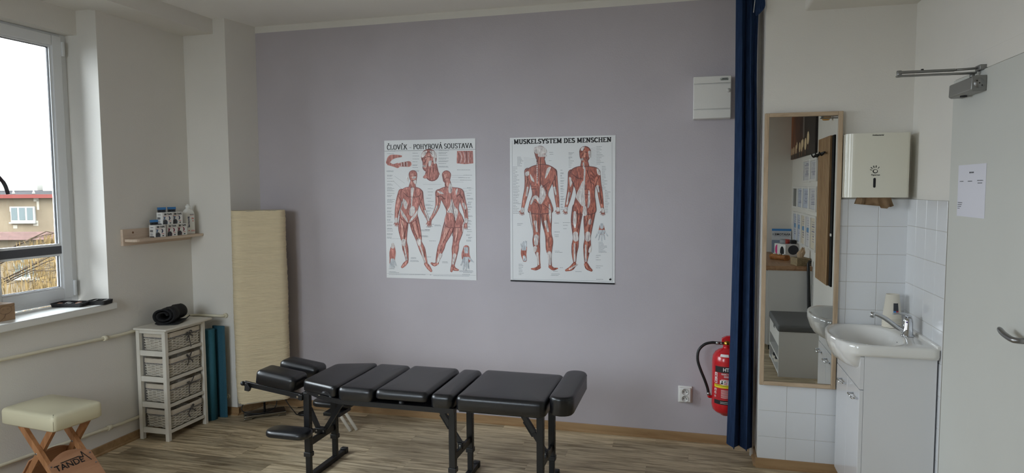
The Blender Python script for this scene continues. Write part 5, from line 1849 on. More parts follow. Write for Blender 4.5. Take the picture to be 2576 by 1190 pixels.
# right poster -------------------------------------------------
pB, toB, bB = poster('wide anatomy poster with German title and black lower rail, nearest the fuse box', -1.172, -0.482, 0.986, 1.928, [(68, 78), (838, 58), (828, 1140), (68, 1118)])
W_, H_ = bB[1] - bB[0], bB[3] - bB[2]
bm = serif_text('MUSKELSYSTEM DES MENSCHEN', 0.031, W_ * 0.925, 0.21, 0.13, 0.17)
bm.transform(frame_matrix((bB[0] + W_ * 0.038, YB - 0.0027, bB[3] - 0.042), (1, 0, 0), (0, 0, 1)))
stuff(obj('title_lettering', bm, M_ink, pB, recalc=False))
bm = newbm(); box(bm, bB[0], bB[1], YB - 0.006, YB - 0.0005, bB[2] - 0.006, bB[2] + 0.003, 0.001, 1); obj('lower_rail', bm, M_ink, pB)
bm = newbm()
figure(bm,
    [[(287, 178, 43), (290, 215, 36)], [(294, 225, 25), (296, 290, 40)],
     [(198, 322, 26), (196, 385, 22), (190, 450, 19), (174, 520, 16), (160, 585, 11)],
     [(384, 326, 28), (394, 395, 22), (402, 455, 18), (410, 525, 16), (415, 582, 11)],
     [(248, 600, 44), (254, 690, 37), (260, 770, 25), (256, 830, 27), (263, 895, 22), (272, 955, 11), (276, 1008, 11)], [(276, 1022, 13), (252, 1034, 11), (222, 1034, 5)],
     [(330, 600, 42), (334, 690, 37), (344, 775, 25), (352, 830, 28), (350, 890, 23), (356, 950, 12), (358, 1005, 12)], [(358, 1018, 13), (380, 1034, 11), (410, 1030, 5)]]
    + hand(155, 606, -0.05, 1, 27) + hand(416, 602, 0.0, 1, 25),
    [[(252, 276), (330, 270), (394, 300), (408, 345), (372, 420), (345, 488), (366, 545), (372, 625), (210, 630), (206, 560), (228, 492), (216, 420), (186, 350), (196, 305)]],
    [[(246, 150), (290, 138), (330, 160), (332, 190), (290, 196), (250, 188)], [(276, 196), (330, 200), (330, 214), (280, 216)],
     [(288, 424), (300, 424), (330, 490), (296, 560), (282, 540), (284, 480)], [(214, 560), (232, 510), (262, 498), (292, 540), (282, 560), (250, 520), (226, 560)],
     [(340, 300), (366, 296), (330, 370), (324, 360)], [(180, 330), (206, 322), (206, 350), (184, 356)], [(214, 340), (240, 380), (244, 400), (222, 384)],
     [(352, 560), (366, 600), (362, 700), (350, 640)], [(210, 610), (222, 640), (236, 760), (222, 700)],
     [(250, 690, 11), (262, 760, 6)], [(326, 690, 11), (344, 760, 6)], [(258, 800, 18), (256, 850, 14)], [(352, 920, 16), (357, 1000, 8)], [(264, 920, 9), (272, 1000, 6)],
     [(392, 440, 8), (402, 490, 5)], [(196, 440, 7), (188, 500, 5)], [(158, 596, 11), (156, 612, 12)], [(415, 592, 10), (416, 606, 11)], [(250, 880, 14), (246, 902, 10)]],
    [(3, [(290, 220), (292, 330), (290, 430)]), (3, [(264, 240), (268, 330), (266, 420)]), (2.5, [(310, 420), (340, 470)]), (2.5, [(300, 440), (350, 400)]), (2.5, [(224, 430), (262, 430)]), (2.5, [(222, 450), (258, 450)]), (3, [(296, 570), (292, 625)]), (3, [(240, 540), (270, 560), (284, 600)]), (2.5, [(250, 640), (250, 740)]), (2.5, [(334, 640), (336, 740)]), (2.5, [(304, 640), (316, 740)]), (2.5, [(276, 640), (272, 740)]), (2.5, [(348, 800), (350, 880)]), (2.5, [(200, 350), (186, 450)]), (2.5, [(392, 350), (402, 450)]), (2.5, [(310, 560), (360, 600)])])
for k in range(12):
    shape(bm, ellipse(266, 262 + k * 13, 5, 4, 8), 1, LZ * 6, False)
put('printed_figure', bm, MS2, toB, pB)
bm = newbm()
figure(bm,
    [[(616, 180, 43), (612, 225, 35), (606, 252, 20)], [(612, 245, 25), (614, 296, 36)],
     [(518, 335, 28), (512, 405, 24), (504, 465, 21), (490, 528, 17), (476, 582, 11)],
     [(702, 330, 26), (710, 405, 22), (722, 465, 19), (732, 535, 16), (740, 592, 11)],
     [(562, 590, 43), (548, 680, 38), (546, 765, 27), (546, 812, 22), (540, 865, 26), (534, 925, 19), (536, 980, 11)], [(534, 1000, 15), (512, 1028, 17), (474, 1044, 8)],
     [(652, 590, 43), (640, 680, 38), (634, 765, 27), (632, 812, 22), (628, 865, 28), (622, 925, 20), (618, 980, 11)], [(620, 1000, 15), (632, 1024, 17), (658, 1044, 9)]]
    + hand(472, 602, -0.05, 1, 25) + hand(744, 608, 0.0, 1, 26),
    [[(570, 284), (652, 284), (710, 300), (722, 345), (694, 420), (686, 490), (694, 560), (690, 625), (615, 640), (530, 620), (534, 550), (548, 490), (534, 420), (502, 350), (516, 308)]],
    [[(608, 300), (618, 300), (616, 380), (612, 480), (616, 580), (600, 580), (600, 480), (604, 380)],
     [(602, 390), (600, 480), (600, 575), (566, 540), (548, 505), (574, 440)], [(640, 460), (650, 480), (650, 560), (632, 590), (636, 520)],
     [(700, 300), (722, 320), (726, 350), (706, 340)], [(612, 585, 12), (612, 630, 17)],
     [(540, 620, 9), (538, 690, 13), (540, 730, 5)], [(640, 680), (658, 665), (656, 705), (640, 708)],
     [(544, 778, 18), (546, 815, 19)], [(634, 778, 18), (633, 815, 19)], [(536, 850, 5), (536, 975, 7)], [(650, 870), (660, 860), (654, 910), (634, 908)], [(618, 860, 5), (618, 975, 7)],
     [(505, 370, 7), (512, 400, 11), (508, 430, 4)], [(706, 430, 9), (714, 470, 5)], [(500, 480, 9), (482, 560, 6)], [(476, 590, 10), (473, 606, 11)], [(740, 596, 10), (744, 612, 12)],
     [(590, 150), (612, 142), (600, 170), (584, 168)], [(584, 228), (602, 226), (602, 240), (586, 240)], [(648, 180, 9), (650, 215, 7)], [(604, 260, 5), (606, 300, 5)], [(556, 1000, 4), (500, 1036, 5)]],
    [(3, [(580, 182), (598, 180)]), (3, [(612, 180), (632, 184)]), (2.5, [(600, 190), (594, 212)]), (3, [(582, 232), (604, 232)]), (2.5, [(520, 340), (560, 370), (600, 378)]), (2.5, [(516, 380), (540, 440), (556, 470)]), (3, [(628, 310), (650, 380), (660, 420)]), (2.5, [(660, 320), (684, 350)]), (2.5, [(656, 345), (686, 372)]), (2.5, [(654, 370), (684, 396)]), (2.5, [(654, 395), (680, 420)]), (2.5, [(612, 450), (646, 452)]), (2.5, [(612, 490), (646, 492)]), (2.5, [(560, 600), (556, 700)]), (2.5, [(584, 620), (566, 720), (556, 760)]), (2.5, [(640, 620), (622, 720)]), (2.5, [(670, 600), (650, 700), (640, 760)]), (2.5, [(550, 850), (546, 940)]), (2.5, [(640, 860), (630, 940)]), (2.5, [(506, 440), (494, 540)]), (2.5, [(716, 430), (734, 560)])])
put('printed_figure', bm, MS2, toB, pB)
LAYER[0] = 0
bm = newbm()
limb(bm, [(735, 725, 17), (735, 760, 26)], 0, LZ)
for q in ((690, 805), (712, 822), (735, 828), (756, 818), (778, 792)):
    limb(bm, [(735 + (q[0] - 735) * 0.4, 755, 7), (q[0], q[1], 4)], 3, LZ * 2)
limb(bm, [(735, 712, 12), (735, 728, 14)], 3, LZ * 3)
limb(bm, [(172, 968, 15), (164, 925, 20), (168, 880, 21)], 0, LZ)
for k, q in enumerate(((146, 852), (157, 842), (167, 836), (176, 832), (184, 834))):
    limb(bm, [(168 + (q[0] - 168) * 0.6, 895, 5), (q[0], q[1], 4)], 3, LZ * 2)
limb(bm, [(172, 966, 13), (168, 945, 10)], 3, LZ * 3)
put('printed_detail', bm, MS2, toB, pB)
bm = newbm()
bl = []
for i in range(8): bl.append((122, 218 + i * 9, rnd.uniform(34, 52), 1, 6))
for i in range(30): bl.append((90, 290 + i * 11.6, rnd.uniform(26, 60), 1, 6))
for i in range(12): bl.append((700, 140 + i * 11.5, rnd.uniform(26, 70), 1, 6))
for i in range(30): bl.append((738 + (22 if i > 14 else 0), 285 + i * 11.6, rnd.uniform(24, 46), 1, 6))
for i in range(16): bl.append((436, 312 + i * 19, rnd.uniform(20, 36), rnd.choice((1, 2)), 6))
for i in range(8): bl.append((496, 185 + i * 15, rnd.uniform(18, 56), rnd.choice((1, 2)), 6))
for i in range(8): bl.append((128, 998 + i * 11, rnd.uniform(30, 52), 1, 6))
for i in range(9): bl.append((712, 838 + i * 9, rnd.uniform(40, 64), 1, 6))
for q in ((355, 182, 40), (358, 196, 30), (352, 242, 26), (120, 702, 48), (120, 714, 48), (390, 698, 40), (388, 762, 46), (390, 784, 36), (392, 796, 34), (452, 694, 56), (454, 714, 60), (456, 738, 40), (392, 902, 60), (394, 912, 60), (380, 1050, 44), (366, 1070, 80), (362, 1080, 80), (540, 1052, 66), (692, 934, 40), (692, 948, 38), (692, 966, 56), (692, 1024, 46), (692, 1010, 70), (428, 1024, 40), (694, 1108, 80)):
    bl.append((q[0], q[1], q[2], 1, 6))
LAYER[0] = 0
captions(bm, bl, rnd)
for a, b in (((84, 100), (84, 1108)), ((84, 1108), (812, 1124)), ((812, 110), (812, 1124))):
    line(bm, [a, b], 1.4, 0, LZ)
for k in range(14):
    line(bm, [(170, 222 + k * 10), (258, 230 + k * 9)], 0.7, 0, LZ); line(bm, [(654, 160 + k * 11), (700, 142 + k * 11.5)], 0.7, 0, LZ)
put('caption_print', bm, mat('grey_caption_ink', (120, 124, 130), 0.6), toB, pB)
bm = newbm()
shape(bm, ellipse(796, 1110, 9, 7, 14), 0, LZ, False)
line(bm, [(800, 1098), (800, 1116)], 3, 0, LZ * 2)
put('publisher_mark', bm, M_ink, toB, pB)

# ------------------------------------------------------------------ fuse box
fb = thing('fuse_box', 'white wall fuse box left of the blue curtain', 'fuse box', (0.096, YB, 2.007))
bm = newbm(); box(bm, -0.012, 0.205, YB - 0.075, YB, 2.006, 2.255, 0.004); obj('housing', bm, M_sock, fb)
for z0, z1 in ((2.006, 2.060), (2.062, 2.210), (2.212, 2.255)):
    bm = newbm(); box(bm, -0.010, 0.203, YB - 0.086, YB - 0.074, z0 + 0.001, z1 - 0.001, 0.003); obj('cover', bm, M_sock, fb)
bm = newbm(); lathe(bm, [(0, 0.006), (0.009, 0.006), (0.010, 0.004), (0.0125, 0.003), (0.0125, 0.0)], n=24)
bm.transform(frame_matrix((0.190, YB - 0.086, 2.167), (1, 0, 0), (0, 0, 1))); obj('latch', bm, mat('socket_insert', (196, 195, 192), 0.4), fb)
bm = newbm(); flat_poly(bm, round_rect(0.140, 0.190, 2.226, 2.242, 0.008)); bm.transform(frame_matrix((0, YB - 0.0865, 0), (1, 0, 0), (0, 0, 1))); nb = obj('name_badge', bm, mat('badge_grey', (170, 176, 170), 0.4), fb, recalc=False)
bm = newbm(); quad(bm, 0.152, 0.184, 2.2355, 2.2395); quad(bm, 0.147, 0.186, 2.2295, 2.2325); bm.transform(frame_matrix((0, YB - 0.0868, 0), (1, 0, 0), (0, 0, 1))); stuff(obj('badge_print', bm, M_ink, nb, recalc=False))

# ------------------------------------------------------------------ fire extinguisher
M_ext = mat('red_enamel', (196, 24, 34), 0.25, spec=0.5, coat=0.4)
M_brass = mat('brass', (190, 150, 70), 0.3, metal=1.0)
EX, EY, ER = 0.203, 4.205, 0.084
fe = thing('fire_extinguisher', 'red fire extinguisher with black hose half behind the blue curtain', 'fire extinguisher', (EX, EY, 0.222))
bm = newbm()
lathe(bm, [(0, 0.222), (0.030, 0.222), (0.036, 0.232), (0.060, 0.240), (0.078, 0.258), (ER, 0.285), (ER, 0.555), (0.080, 0.585), (0.066, 0.608), (0.046, 0.622), (0.026, 0.630), (0.022, 0.636), (0.022, 0.652), (0, 0.652)], EX, EY, 48)
obj('cylinder', bm, M_ext, fe)
def wrap(z0, z1, a0, a1, r_, m, nm, n=14):
    bm = newbm()
    A = [bm.verts.new((EX + r_ * math.sin(math.radians(a0 + (a1 - a0) * i / n)), EY - r_ * math.cos(math.radians(a0 + (a1 - a0) * i / n)), z0)) for i in range(n + 1)]
    B = [bm.verts.new((v.co.x, v.co.y, z1)) for v in A]
    for i in range(n):
        bm.faces.new((A[i], A[i + 1], B[i + 1], B[i])).smooth = True
    return obj(nm, bm, m, fe, recalc=False)
lab = wrap(0.305, 0.540, -50, 60, ER + 0.0006, mat('red_label', (176, 30, 38), 0.4), 'label')
wrap(0.498, 0.534, -50, 60, ER + 0.001, M_ink, 'black_band')
wrap(0.405, 0.424, -54, 60, ER + 0.001, mat('yellow_label', (222, 204, 40), 0.45), 'yellow_band')
wrap(0.305, 0.330, -54, 60, ER + 0.001, M_ink, 'black_band')
M_wp = mat('white_print', (226, 224, 222), 0.5)
def bent(bm, ang0, z):
    """lay flat (u,v) print on the cylinder around angle ang0"""
    for v in bm.verts:
        a = math.radians(ang0) + v.co.x / ER
        zz = v.co.y + z
        r_ = ER + 0.0016 + v.co.z
        v.co = Vector((EX + r_ * math.sin(a), EY - r_ * math.cos(a), zz))
    return bm
b_ = text_bm('HTB', 0.030, 0.0008, align='LEFT', sx=0.9); stuff(obj('lettering', bent(b_, -16, 0.516), M_wp, fe, recalc=False))
b_ = text_bm('HASICÍ PŘÍSTROJ', 0.0145, 0.0002, align='LEFT', sx=0.8); stuff(obj('lettering', bent(b_, -22, 0.489), M_wp, fe, recalc=False))
bm = newbm()
_q = quad
def quad(bm_, u0, u1, v0, v1, z=0.0, mi=0):       # in short steps, so that the print can bend round the cylinder
    n_ = max(1, int((u1 - u0) / 0.006))
    for i_ in range(n_):
        _q(bm_, u0 + (u1 - u0) * i_ / n_, u0 + (u1 - u0) * (i_ + 1) / n_, v0, v1, z, mi)
for k in range(2): quad(bm, 0.004, 0.05 - 0.01 * k, 0.476 - 0.006 * k, 0.479 - 0.006 * k)
for k in range(6): quad(bm, -0.012 if k < 4 else -0.008, 0.06, 0.455 - 0.006 * k, 0.4575 - 0.006 * k)
for k in range(8): quad(bm, -0.012, 0.055 - 0.012 * (k % 3), 0.392 - 0.0065 * k, 0.394 - 0.0065 * k)
for k in range(2): quad(bm, -0.016, 0.05, 0.312 + 0.008 * k, 0.314 + 0.008 * k)
stuff(obj('small_print', bent(bm, -14, 0.0), M_wp, fe, recalc=False))
def picto(u0, v0, w, h, ang, dark):
    bm = newbm(); quad(bm, u0, u0 + w, v0, v0 + h)
    obj('pictogram', bent(bm, ang, 0), M_wp, fe, recalc=False)
    bm = newbm()
    flat_poly(bm, [(u0 + 0.15 * w, v0 + 0.1 * h), (u0 + 0.85 * w, v0 + 0.1 * h), (u0 + 0.7 * w, v0 + 0.5 * h), (u0 + 0.3 * w, v0 + 0.45 * h)], 0.0006)
    flat_poly(bm, ellipse(u0 + 0.55 * w, v0 + 0.7 * h, 0.2 * w, 0.18 * h, 8), 0.0006)
    stuff(obj('pictogram_mark', bent(bm, ang, 0), dark, fe, recalc=False))
M_rd = mat('red_label', (176, 30, 38), 0.4)
picto(0, 0.465, 0.019, 0.030, -52, M_rd); picto(0, 0.430, 0.019, 0.033, -52, M_rd)
picto(0, 0.428, 0.024, 0.024, -27, M_ink); picto(0, 0.428, 0.024, 0.024, 3, M_ink); picto(0, 0.440, 0.014, 0.014, -12, M_ink)
picto(0, 0.384, 0.015, 0.015, -52, M_rd); picto(0, 0.364, 0.013, 0.015, -52, M_rd); picto(0, 0.344, 0.010, 0.012, -52, M_rd)
b_ = text_bm('POUŽITELNÝ I NA ELEKTRICKÁ ZAŘÍZENÍ', 0.0055, 0.0001, align='LEFT'); stuff(obj('lettering', bent(b_, -48, 0.418), M_ink, fe, recalc=False))
bm = newbm(); quad(bm, -0.02, 0.03, 0.592, 0.606)
for v in bm.verts:
    a = math.radians(-16) + v.co.x / 0.075
    r_ = 0.080 - (v.co.y - 0.590) * 0.72
    v.co = Vector((EX + r_ * math.sin(a), EY - r_ * math.cos(a) - 0.002, v.co.y))
obj('inspection_tag', bm, M_wp, fe, recalc=False)
quad = _q
bm = newbm(); cyl(bm, (EX, EY, 0.640), (EX, EY, 0.676), 0.019, n=20); obj('valve', bm, M_brass, fe)
bm = newbm(); prism(bm, [(EX - 0.030, 0.668), (EX + 0.05, 0.668), (EX + 0.075, 0.690), (EX + 0.07, 0.712), (EX - 0.004, 0.704), (EX - 0.030, 0.690)], 'y', EY - 0.014, EY + 0.014, 0.003); obj('trigger', bm, M_ext, fe)
bm = newbm(); cyl(bm, (EX - 0.045, EY, 0.658), (EX - 0.015, EY, 0.658), 0.009, n=14); obj('hose_fitting', bm, M_steel, fe)
bm = newbm()
hz = smooth_path([(EX - 0.040, EY - 0.004, 0.658), (EX - 0.085, EY - 0.008, 0.661), (EX - 0.130, EY - 0.014, 0.648), (EX - 0.163, EY - 0.020, 0.610), (EX - 0.168, EY - 0.024, 0.555), (EX - 0.152, EY - 0.026, 0.500), (EX - 0.128, EY - 0.022, 0.440), (EX - 0.109, EY - 0.014, 0.385), (EX - 0.100, EY - 0.010, 0.340)], 6)
tube(bm, hz, 0.0085, 14)
ho = obj('hose', bm, M_black_p, fe)
for p in ((EX - 0.052, EY - 0.005, 0.6595), (EX - 0.101, EY - 0.010, 0.346)):
    bm = newbm()
    d = Vector((0.012, 0, 0.0)) if p[2] > 0.5 else Vector((0.003, 0.001, -0.010))
    cyl(bm, Vector(p) - d, Vector(p) + d, 0.0098, n=16); obj('hose_clamp', bm, M_steel, ho)
bm = newbm(); tube(bm, smooth_path([(EX - 0.100, EY - 0.010, 0.338), (EX - 0.097, EY - 0.008, 0.328), (EX - 0.078, EY, 0.327)], 4), 0.009, 12); obj('nozzle_clip', bm, M_ext, fe)
bm = newbm(); box(bm, EX - 0.02, EX + 0.02, EY + 0.06, YB - 0.001, 0.40, 0.60, 0.002); obj('wall_bracket', bm, M_black_m, fe)

# ------------------------------------------------------------------ blue curtain beside the corner, and the riser pipe
M_curt = mat('navy_blue_fabric', (62, 86, 126), 0.85, rgb2=(50, 70, 106), vscale=30, stretch=(6, 6, 0.4), bump=0.15, bscale=240, spec=0.2)
ct = thing('curtain', 'long navy blue curtain gathered against the corner by the mirror', 'curtain', (0.28, 4.03, 0.08))
bm = newbm()
NU, NV = 96, 60
grid = []
for j in range(NV + 1):
    v = j / NV
    z = 0.082 + v * (2.755 - 0.082)
    row = []
    wl_ = 0.200 + 0.028 * math.exp(-((z - 2.75) / 0.4) ** 2) * 0 + (0.014 * math.sin(z * 1.1)) + 0.018 * v
    wr_ = 0.357 - 0.020 * v - 0.010 * math.exp(-((z - 2.3) / 0.35) ** 2)
    for i in range(NU + 1):
        u = i / NU
        ph = u * 2 * PI * 2.25 + 0.9
        am = 0.050 * (0.75 + 0.25 * math.sin(3 * u + z))
        x = wl_ + (wr_ - wl_) * u + 0.010 * math.sin(2 * ph + 0.6 * z)
        y = 4.070 + am * math.sin(ph + 0.7 * math.sin(z * 1.3) + 0.3 * z)
        zz = z - (0.012 * u * (1 - v))
        row.append(bm.verts.new((min(x, 0.3620), y, zz)))
    grid.append(row)
for a, b in zip(grid, grid[1:]):
    for i in range(NU):
        bm.faces.new((a[i], a[i + 1], b[i + 1], b[i])).smooth = True
bmesh.ops.solidify(bm, geom=bm.faces[:], thickness=0.0018)
obj('drape', bm, M_curt, ct)
bm = newbm()
P = smooth_path([(0.335, 4.02, 2.72), (0.352, 4.00, 2.66), (0.362, 3.99, 2.585), (0.338, 3.985, 2.545), (0.315, 3.99, 2.53)], 5)
A = [bm.verts.new(p + Vector((0, 0, 0))) for p in P]; B = [bm.verts.new(Vector((0.312, 4.0, p.z + 0.012))) for p in P]
for i in range(len(P) - 1):
    bm.faces.new((A[i], A[i + 1], B[i + 1], B[i])).smooth = True
bmesh.ops.solidify(bm, geom=bm.faces[:], thickness=0.0018)
obj('folded_corner', bm, M_curt, ct)
bm = newbm(); tube(bm, [(0.318, 3.992, 2.76), (0.312, 3.990, 2.66), (0.302, 3.988, 2.55)], 0.0016, 6); obj('pull_cord', bm, M_sock, ct)
bm = newbm(); box(bm, 0.18, 0.36, 4.030, 4.050, 2.752, ZC, 0.002); obj('curtain_rail', bm, M_sock, ct)
bm = newbm(); cyl(bm, (XE - 0.016, 4.16, 0.0), (XE - 0.016, 4.16, ZC), 0.0135, n=20)
tag(obj('riser_pipe', bm, M_white), 'thin white vertical riser pipe in the corner behind the curtain', 'pipe')

# ------------------------------------------------------------------ tall mirror
mr_ = thing('wall_mirror', 'tall narrow mirror in a pale oak frame above the low tiles', 'mirror', (0.566, YS, 0.482))
MX0, MX1, MZ0, MZ1, FWD = 0.372, 0.766, 0.483, 2.000, 0.022
for nm, q in (('left', (MX0, MX0 + FWD, MZ0, MZ1)), ('right', (MX1 - FWD, MX1, MZ0, MZ1)), ('top', (MX0 + FWD, MX1 - FWD, MZ1 - FWD, MZ1)), ('bottom', (MX0 + FWD, MX1 - FWD, MZ0, MZ0 + FWD))):
    bm = newbm(); box(bm, q[0], q[1], YS - 0.034, YS - 0.0135, q[2], q[3], 0.0015, 1)
    obj('frame_bar', bm, M_oak if nm in ('left', 'right') else M_oakx, mr_)
bm = newbm(); box(bm, MX0 + FWD - 0.004, MX1 - FWD + 0.004, YS - 0.022, YS - 0.014, MZ0 + FWD - 0.004, MZ1 - FWD + 0.004)
obj('glass', bm, mat('mirror_silver', (226, 228, 226), 0.0, metal=1.0), mr_)

# ------------------------------------------------------------------ towel dispenser
M_disp = mat('ivory_plastic', (222, 220, 206), 0.22, spec=0.5)
dp = thing('towel_dispenser', 'ivory paper towel dispenser with a sun-like logo beside the mirror', 'dispenser', (0.918, YS, 1.537))
bm = newbm()
prof = [(0.771, YS - 0.001), (0.771, YS - 0.085)] + [(0.771 + 0.040 - 0.040 * math.cos(math.radians(a)), YS - 0.085 - 0.040 * math.sin(math.radians(a))) for a in (15, 30, 45, 60, 75, 90)] + [(1.055 + 0.014 * math.sin(math.radians(a)), YS - 0.111 - 0.014 * math.cos(math.radians(a))) for a in (0, 30, 60, 90)] + [(1.069, YS - 0.001)]
prism(bm, prof, 'z', 1.539, 1.872)
for f in bm.faces:
    if abs(f.normal.z) < 0.5: f.smooth = True
cv = obj('cover', bm, M_disp, dp)
try:
    for f in cv.data.polygons: pass
    cv.data.set_sharp_from_angle(angle=math.radians(40))
except Exception:
    pass
Fd = frame_matrix((0.905, YS - 0.1258, 1.635), (1, 0, 0), (0, 0, 1))
bm = newbm(); flat_poly(bm, round_rect(-0.006, 0.006, -0.045, 0.006, 0.0058)); bm.transform(Fd); obj('sight_slot', bm, M_ink, dp, recalc=False)
bm = newbm()
ring_o, ring_i = ellipse(0.002, 0.040, 0.0125, 0.0105, 20), ellipse(0.003, 0.041, 0.0085, 0.0072, 20)
for i in range(20):
    j = (i + 1) % 20
    bm.faces.new([bm.verts.new((*q, 0)) for q in (ring_o[i], ring_o[j], ring_i[j], ring_i[i])])
for a, l0, l1, w in ((160, 0.016, 0.026, 0.0035), (135, 0.018, 0.030, 0.004), (108, 0.018, 0.030, 0.005), (82, 0.018, 0.030, 0.005), (50, 0.018, 0.029, 0.004)):
    c, s_ = math.cos(math.radians(a)), math.sin(math.radians(a))
    bm.faces.new([bm.verts.new((0.002 + c * l - s_ * k, 0.040 + s_ * l + c * k, 0)) for l, k in ((l0, -w * 0.3), (l1, -w / 2), (l1, w / 2), (l0, w * 0.3))])
bm.transform(Fd); stuff(obj('logo_print', bm, M_ink, dp, recalc=False))
b_ = text_bm('Papernet', 0.0115, 0.0002); b_.transform(Fd @ Matrix.Translation((0.004, 0.021, 0)) @ Matrix.Shear('XY', 4, (0.0, 0.0)) ); stuff(obj('lettering', b_, M_ink, dp, recalc=False))
b_ = text_bm('Antibacterial', 0.0105, 0.0003); b_.transform(Fd @ Matrix.Translation((0.010, 0.226, 0))); stuff(obj('lettering', b_, M_ink, dp, recalc=False))
bm = newbm()
rnd = random.Random(2)
top_ = [(0.838 + 0.16 * i / 16, YS - 0.075 + 0.008 * math.sin(i * 1.3), 1.545) for i in range(17)]
bot_ = [(0.822 + 0.188 * i / 16, YS - 0.085 + 0.014 * math.sin(i * 1.7 + 1), 1.505 - 0.018 * (i / 16) - (0.010 if 10 < i < 14 else 0) + (0.008 if i == 16 else 0)) for i in range(17)]
mid_ = [((a[0] + b[0]) / 2, (a[1] + b[1]) / 2 + 0.010 * rnd.uniform(-1, 1), (a[2] + b[2]) / 2) for a, b in zip(top_, bot_)]
R_ = [[bm.verts.new(p) for p in q] for q in (top_, mid_, bot_)]
for a, b in zip(R_, R_[1:]):
    for i in range(16):
        bm.faces.new((a[i], a[i + 1], b[i + 1], b[i])).smooth = True
bmesh.ops.solidify(bm, geom=bm.faces[:], thickness=0.0012)
obj('paper_towel', bm, mat('brown_paper_towel', (178, 150, 118), 0.9), dp, label='crumpled brown paper towel hanging out')

# ------------------------------------------------------------------ washbasin, its cabinet, tap and cups
SY0, SY1, SZ = 3.424, 3.972, 0.856
CC = Vector((0.865, 3.698))
basin = thing('washbasin', 'white ceramic washbasin with rounded front on the white cabinet', 'washbasin', (0.90, 3.70, 0.72))
outer = [(1.097, SY0), (1.097, SY1), (0.80, SY1)]
for i in range(13):
    a = math.radians(90 + 180 * i / 12)
    outer.append((0.800 + 0.135 * math.copysign(abs(math.cos(a)) ** 0.72, math.cos(a)), 3.698 + 0.274 * math.copysign(abs(math.sin(a)) ** 1.0, math.sin(a))))
outer.append((0.80, SY0))
def cast(poly, ang):
    d = Vector((math.cos(ang), math.sin(ang)))
    best = None
    for a, b in zip(poly, poly[1:] + poly[:1]):
        a, b = Vector(a) - CC, Vector(b) - CC
        e = b - a
        den = d.x * e.y - d.y * e.x
        if abs(den) < 1e-9: continue
        t = (a.x * e.y - a.y * e.x) / den
        u = (a.x * d.y - a.y * d.x) / den
        if t > 0 and -1e-6 <= u <= 1 + 1e-6:
            best = t if best is None else min(best, t)
    return best
NA = 120
angs = [2 * PI * i / NA for i in range(NA)]
Ro = [cast(outer, a) for a in angs]
bowl = ellipse(0.852, 3.698, 0.168, 0.238, 48)
bowl = [(x if x < 0.955 else 0.955 + (x - 0.955) * 0.6, y) for x, y in bowl]
Rb = [cast(bowl, a) for a in angs]
def ringr(bm, R, z, sc=1.0, cx=0.0, cyy=0.0):
    return [bm.verts.new((CC.x + cx + r_ * sc * math.cos(a), CC.y + cyy + r_ * sc * math.sin(a), z(i) if callable(z) else z)) for i, (r_, a) in enumerate(zip(R, angs))]
bm = newbm()
def bl_(a):
    f = (-math.cos(a) - 0.05) / 0.45
    f = max(0.0, min(1.0, f))
    return f * f * (3 - 2 * f)
front = [bl_(a) for a in angs]
def br(sf, si):
    return [f * ro * sf + (1 - f) * min(ro - 0.03, rb_) * si for f, ro, rb_ in zip(front, Ro, Rb)]
rg = [ringr(bm, br(0.18, 0.2), 0.707), ringr(bm, br(0.48, 0.5), 0.711), ringr(bm, br(0.70, 0.7), 0.722), ringr(bm, br(0.84, 0.82), 0.742), ringr(bm, br(0.93, 0.9), 0.770), ringr(bm, br(0.975, 0.94), 0.797),
      ringr(bm, [f * ro * 0.985 + (1 - f) * (ro - 0.004) for f, ro in zip(front, Ro)], 0.803), ringr(bm, Ro, 0.815), ringr(bm, Ro, SZ - 0.010), ringr(bm, [r_ - 0.003 for r_ in Ro], SZ - 0.003), ringr(bm, [r_ - 0.010 for r_ in Ro], SZ),
      ringr(bm, [max(rb_ + 0.010, min(r_ - 0.014, rb_ + 0.014)) for r_, rb_ in zip(Ro, Rb)], SZ - 0.001), ringr(bm, [min(rb_, r_ - 0.018) for rb_, r_ in zip(Rb, Ro)], SZ - 0.010), ringr(bm, [min(rb_, r_ - 0.02) for rb_, r_ in zip(Rb, Ro)], SZ - 0.050, 0.90), ringr(bm, Rb, SZ - 0.095, 0.74), ringr(bm, Rb, SZ - 0.120, 0.50), ringr(bm, Rb, SZ - 0.128, 0.12)]
for a, b in zip(rg, rg[1:]):
    for i in range(NA):
        bm.faces.new((a[i], a[(i + 1) % NA], b[(i + 1) % NA], b[i])).smooth = True
bm.faces.new(rg[0][::-1]); bm.faces.new(rg[-1])
bz = obj('bowl', bm, M_ceramic, basin)
bm = newbm(); box(bm, 1.078, 1.099, SY0 + 0.004, SY1 - 0.004, SZ - 0.01, SZ + 0.012, 0.005); obj('rear_rim', bm, M_ceramic, basin)
bm = newbm(); lathe(bm, [(0, 0.001), (0.020, 0.001), (0.022, 0.0)], n=20); bm.transform(Matrix.Translation((CC.x, CC.y, SZ - 0.127))); obj('drain', bm, M_chrome, basin)
bm = newbm(); flat_poly(bm, ellipse(0, 0, 0.011, 0.006, 16)); bm.transform(Matrix.Translation((0.985, 3.698, SZ - 0.038)) @ Matrix.Rotation(-PI / 2 + 0.25, 4, 'Y') @ Matrix.Rotation(PI / 2, 4, 'Z')); obj('overflow_hole', bm, M_dgrey, basin, recalc=False)

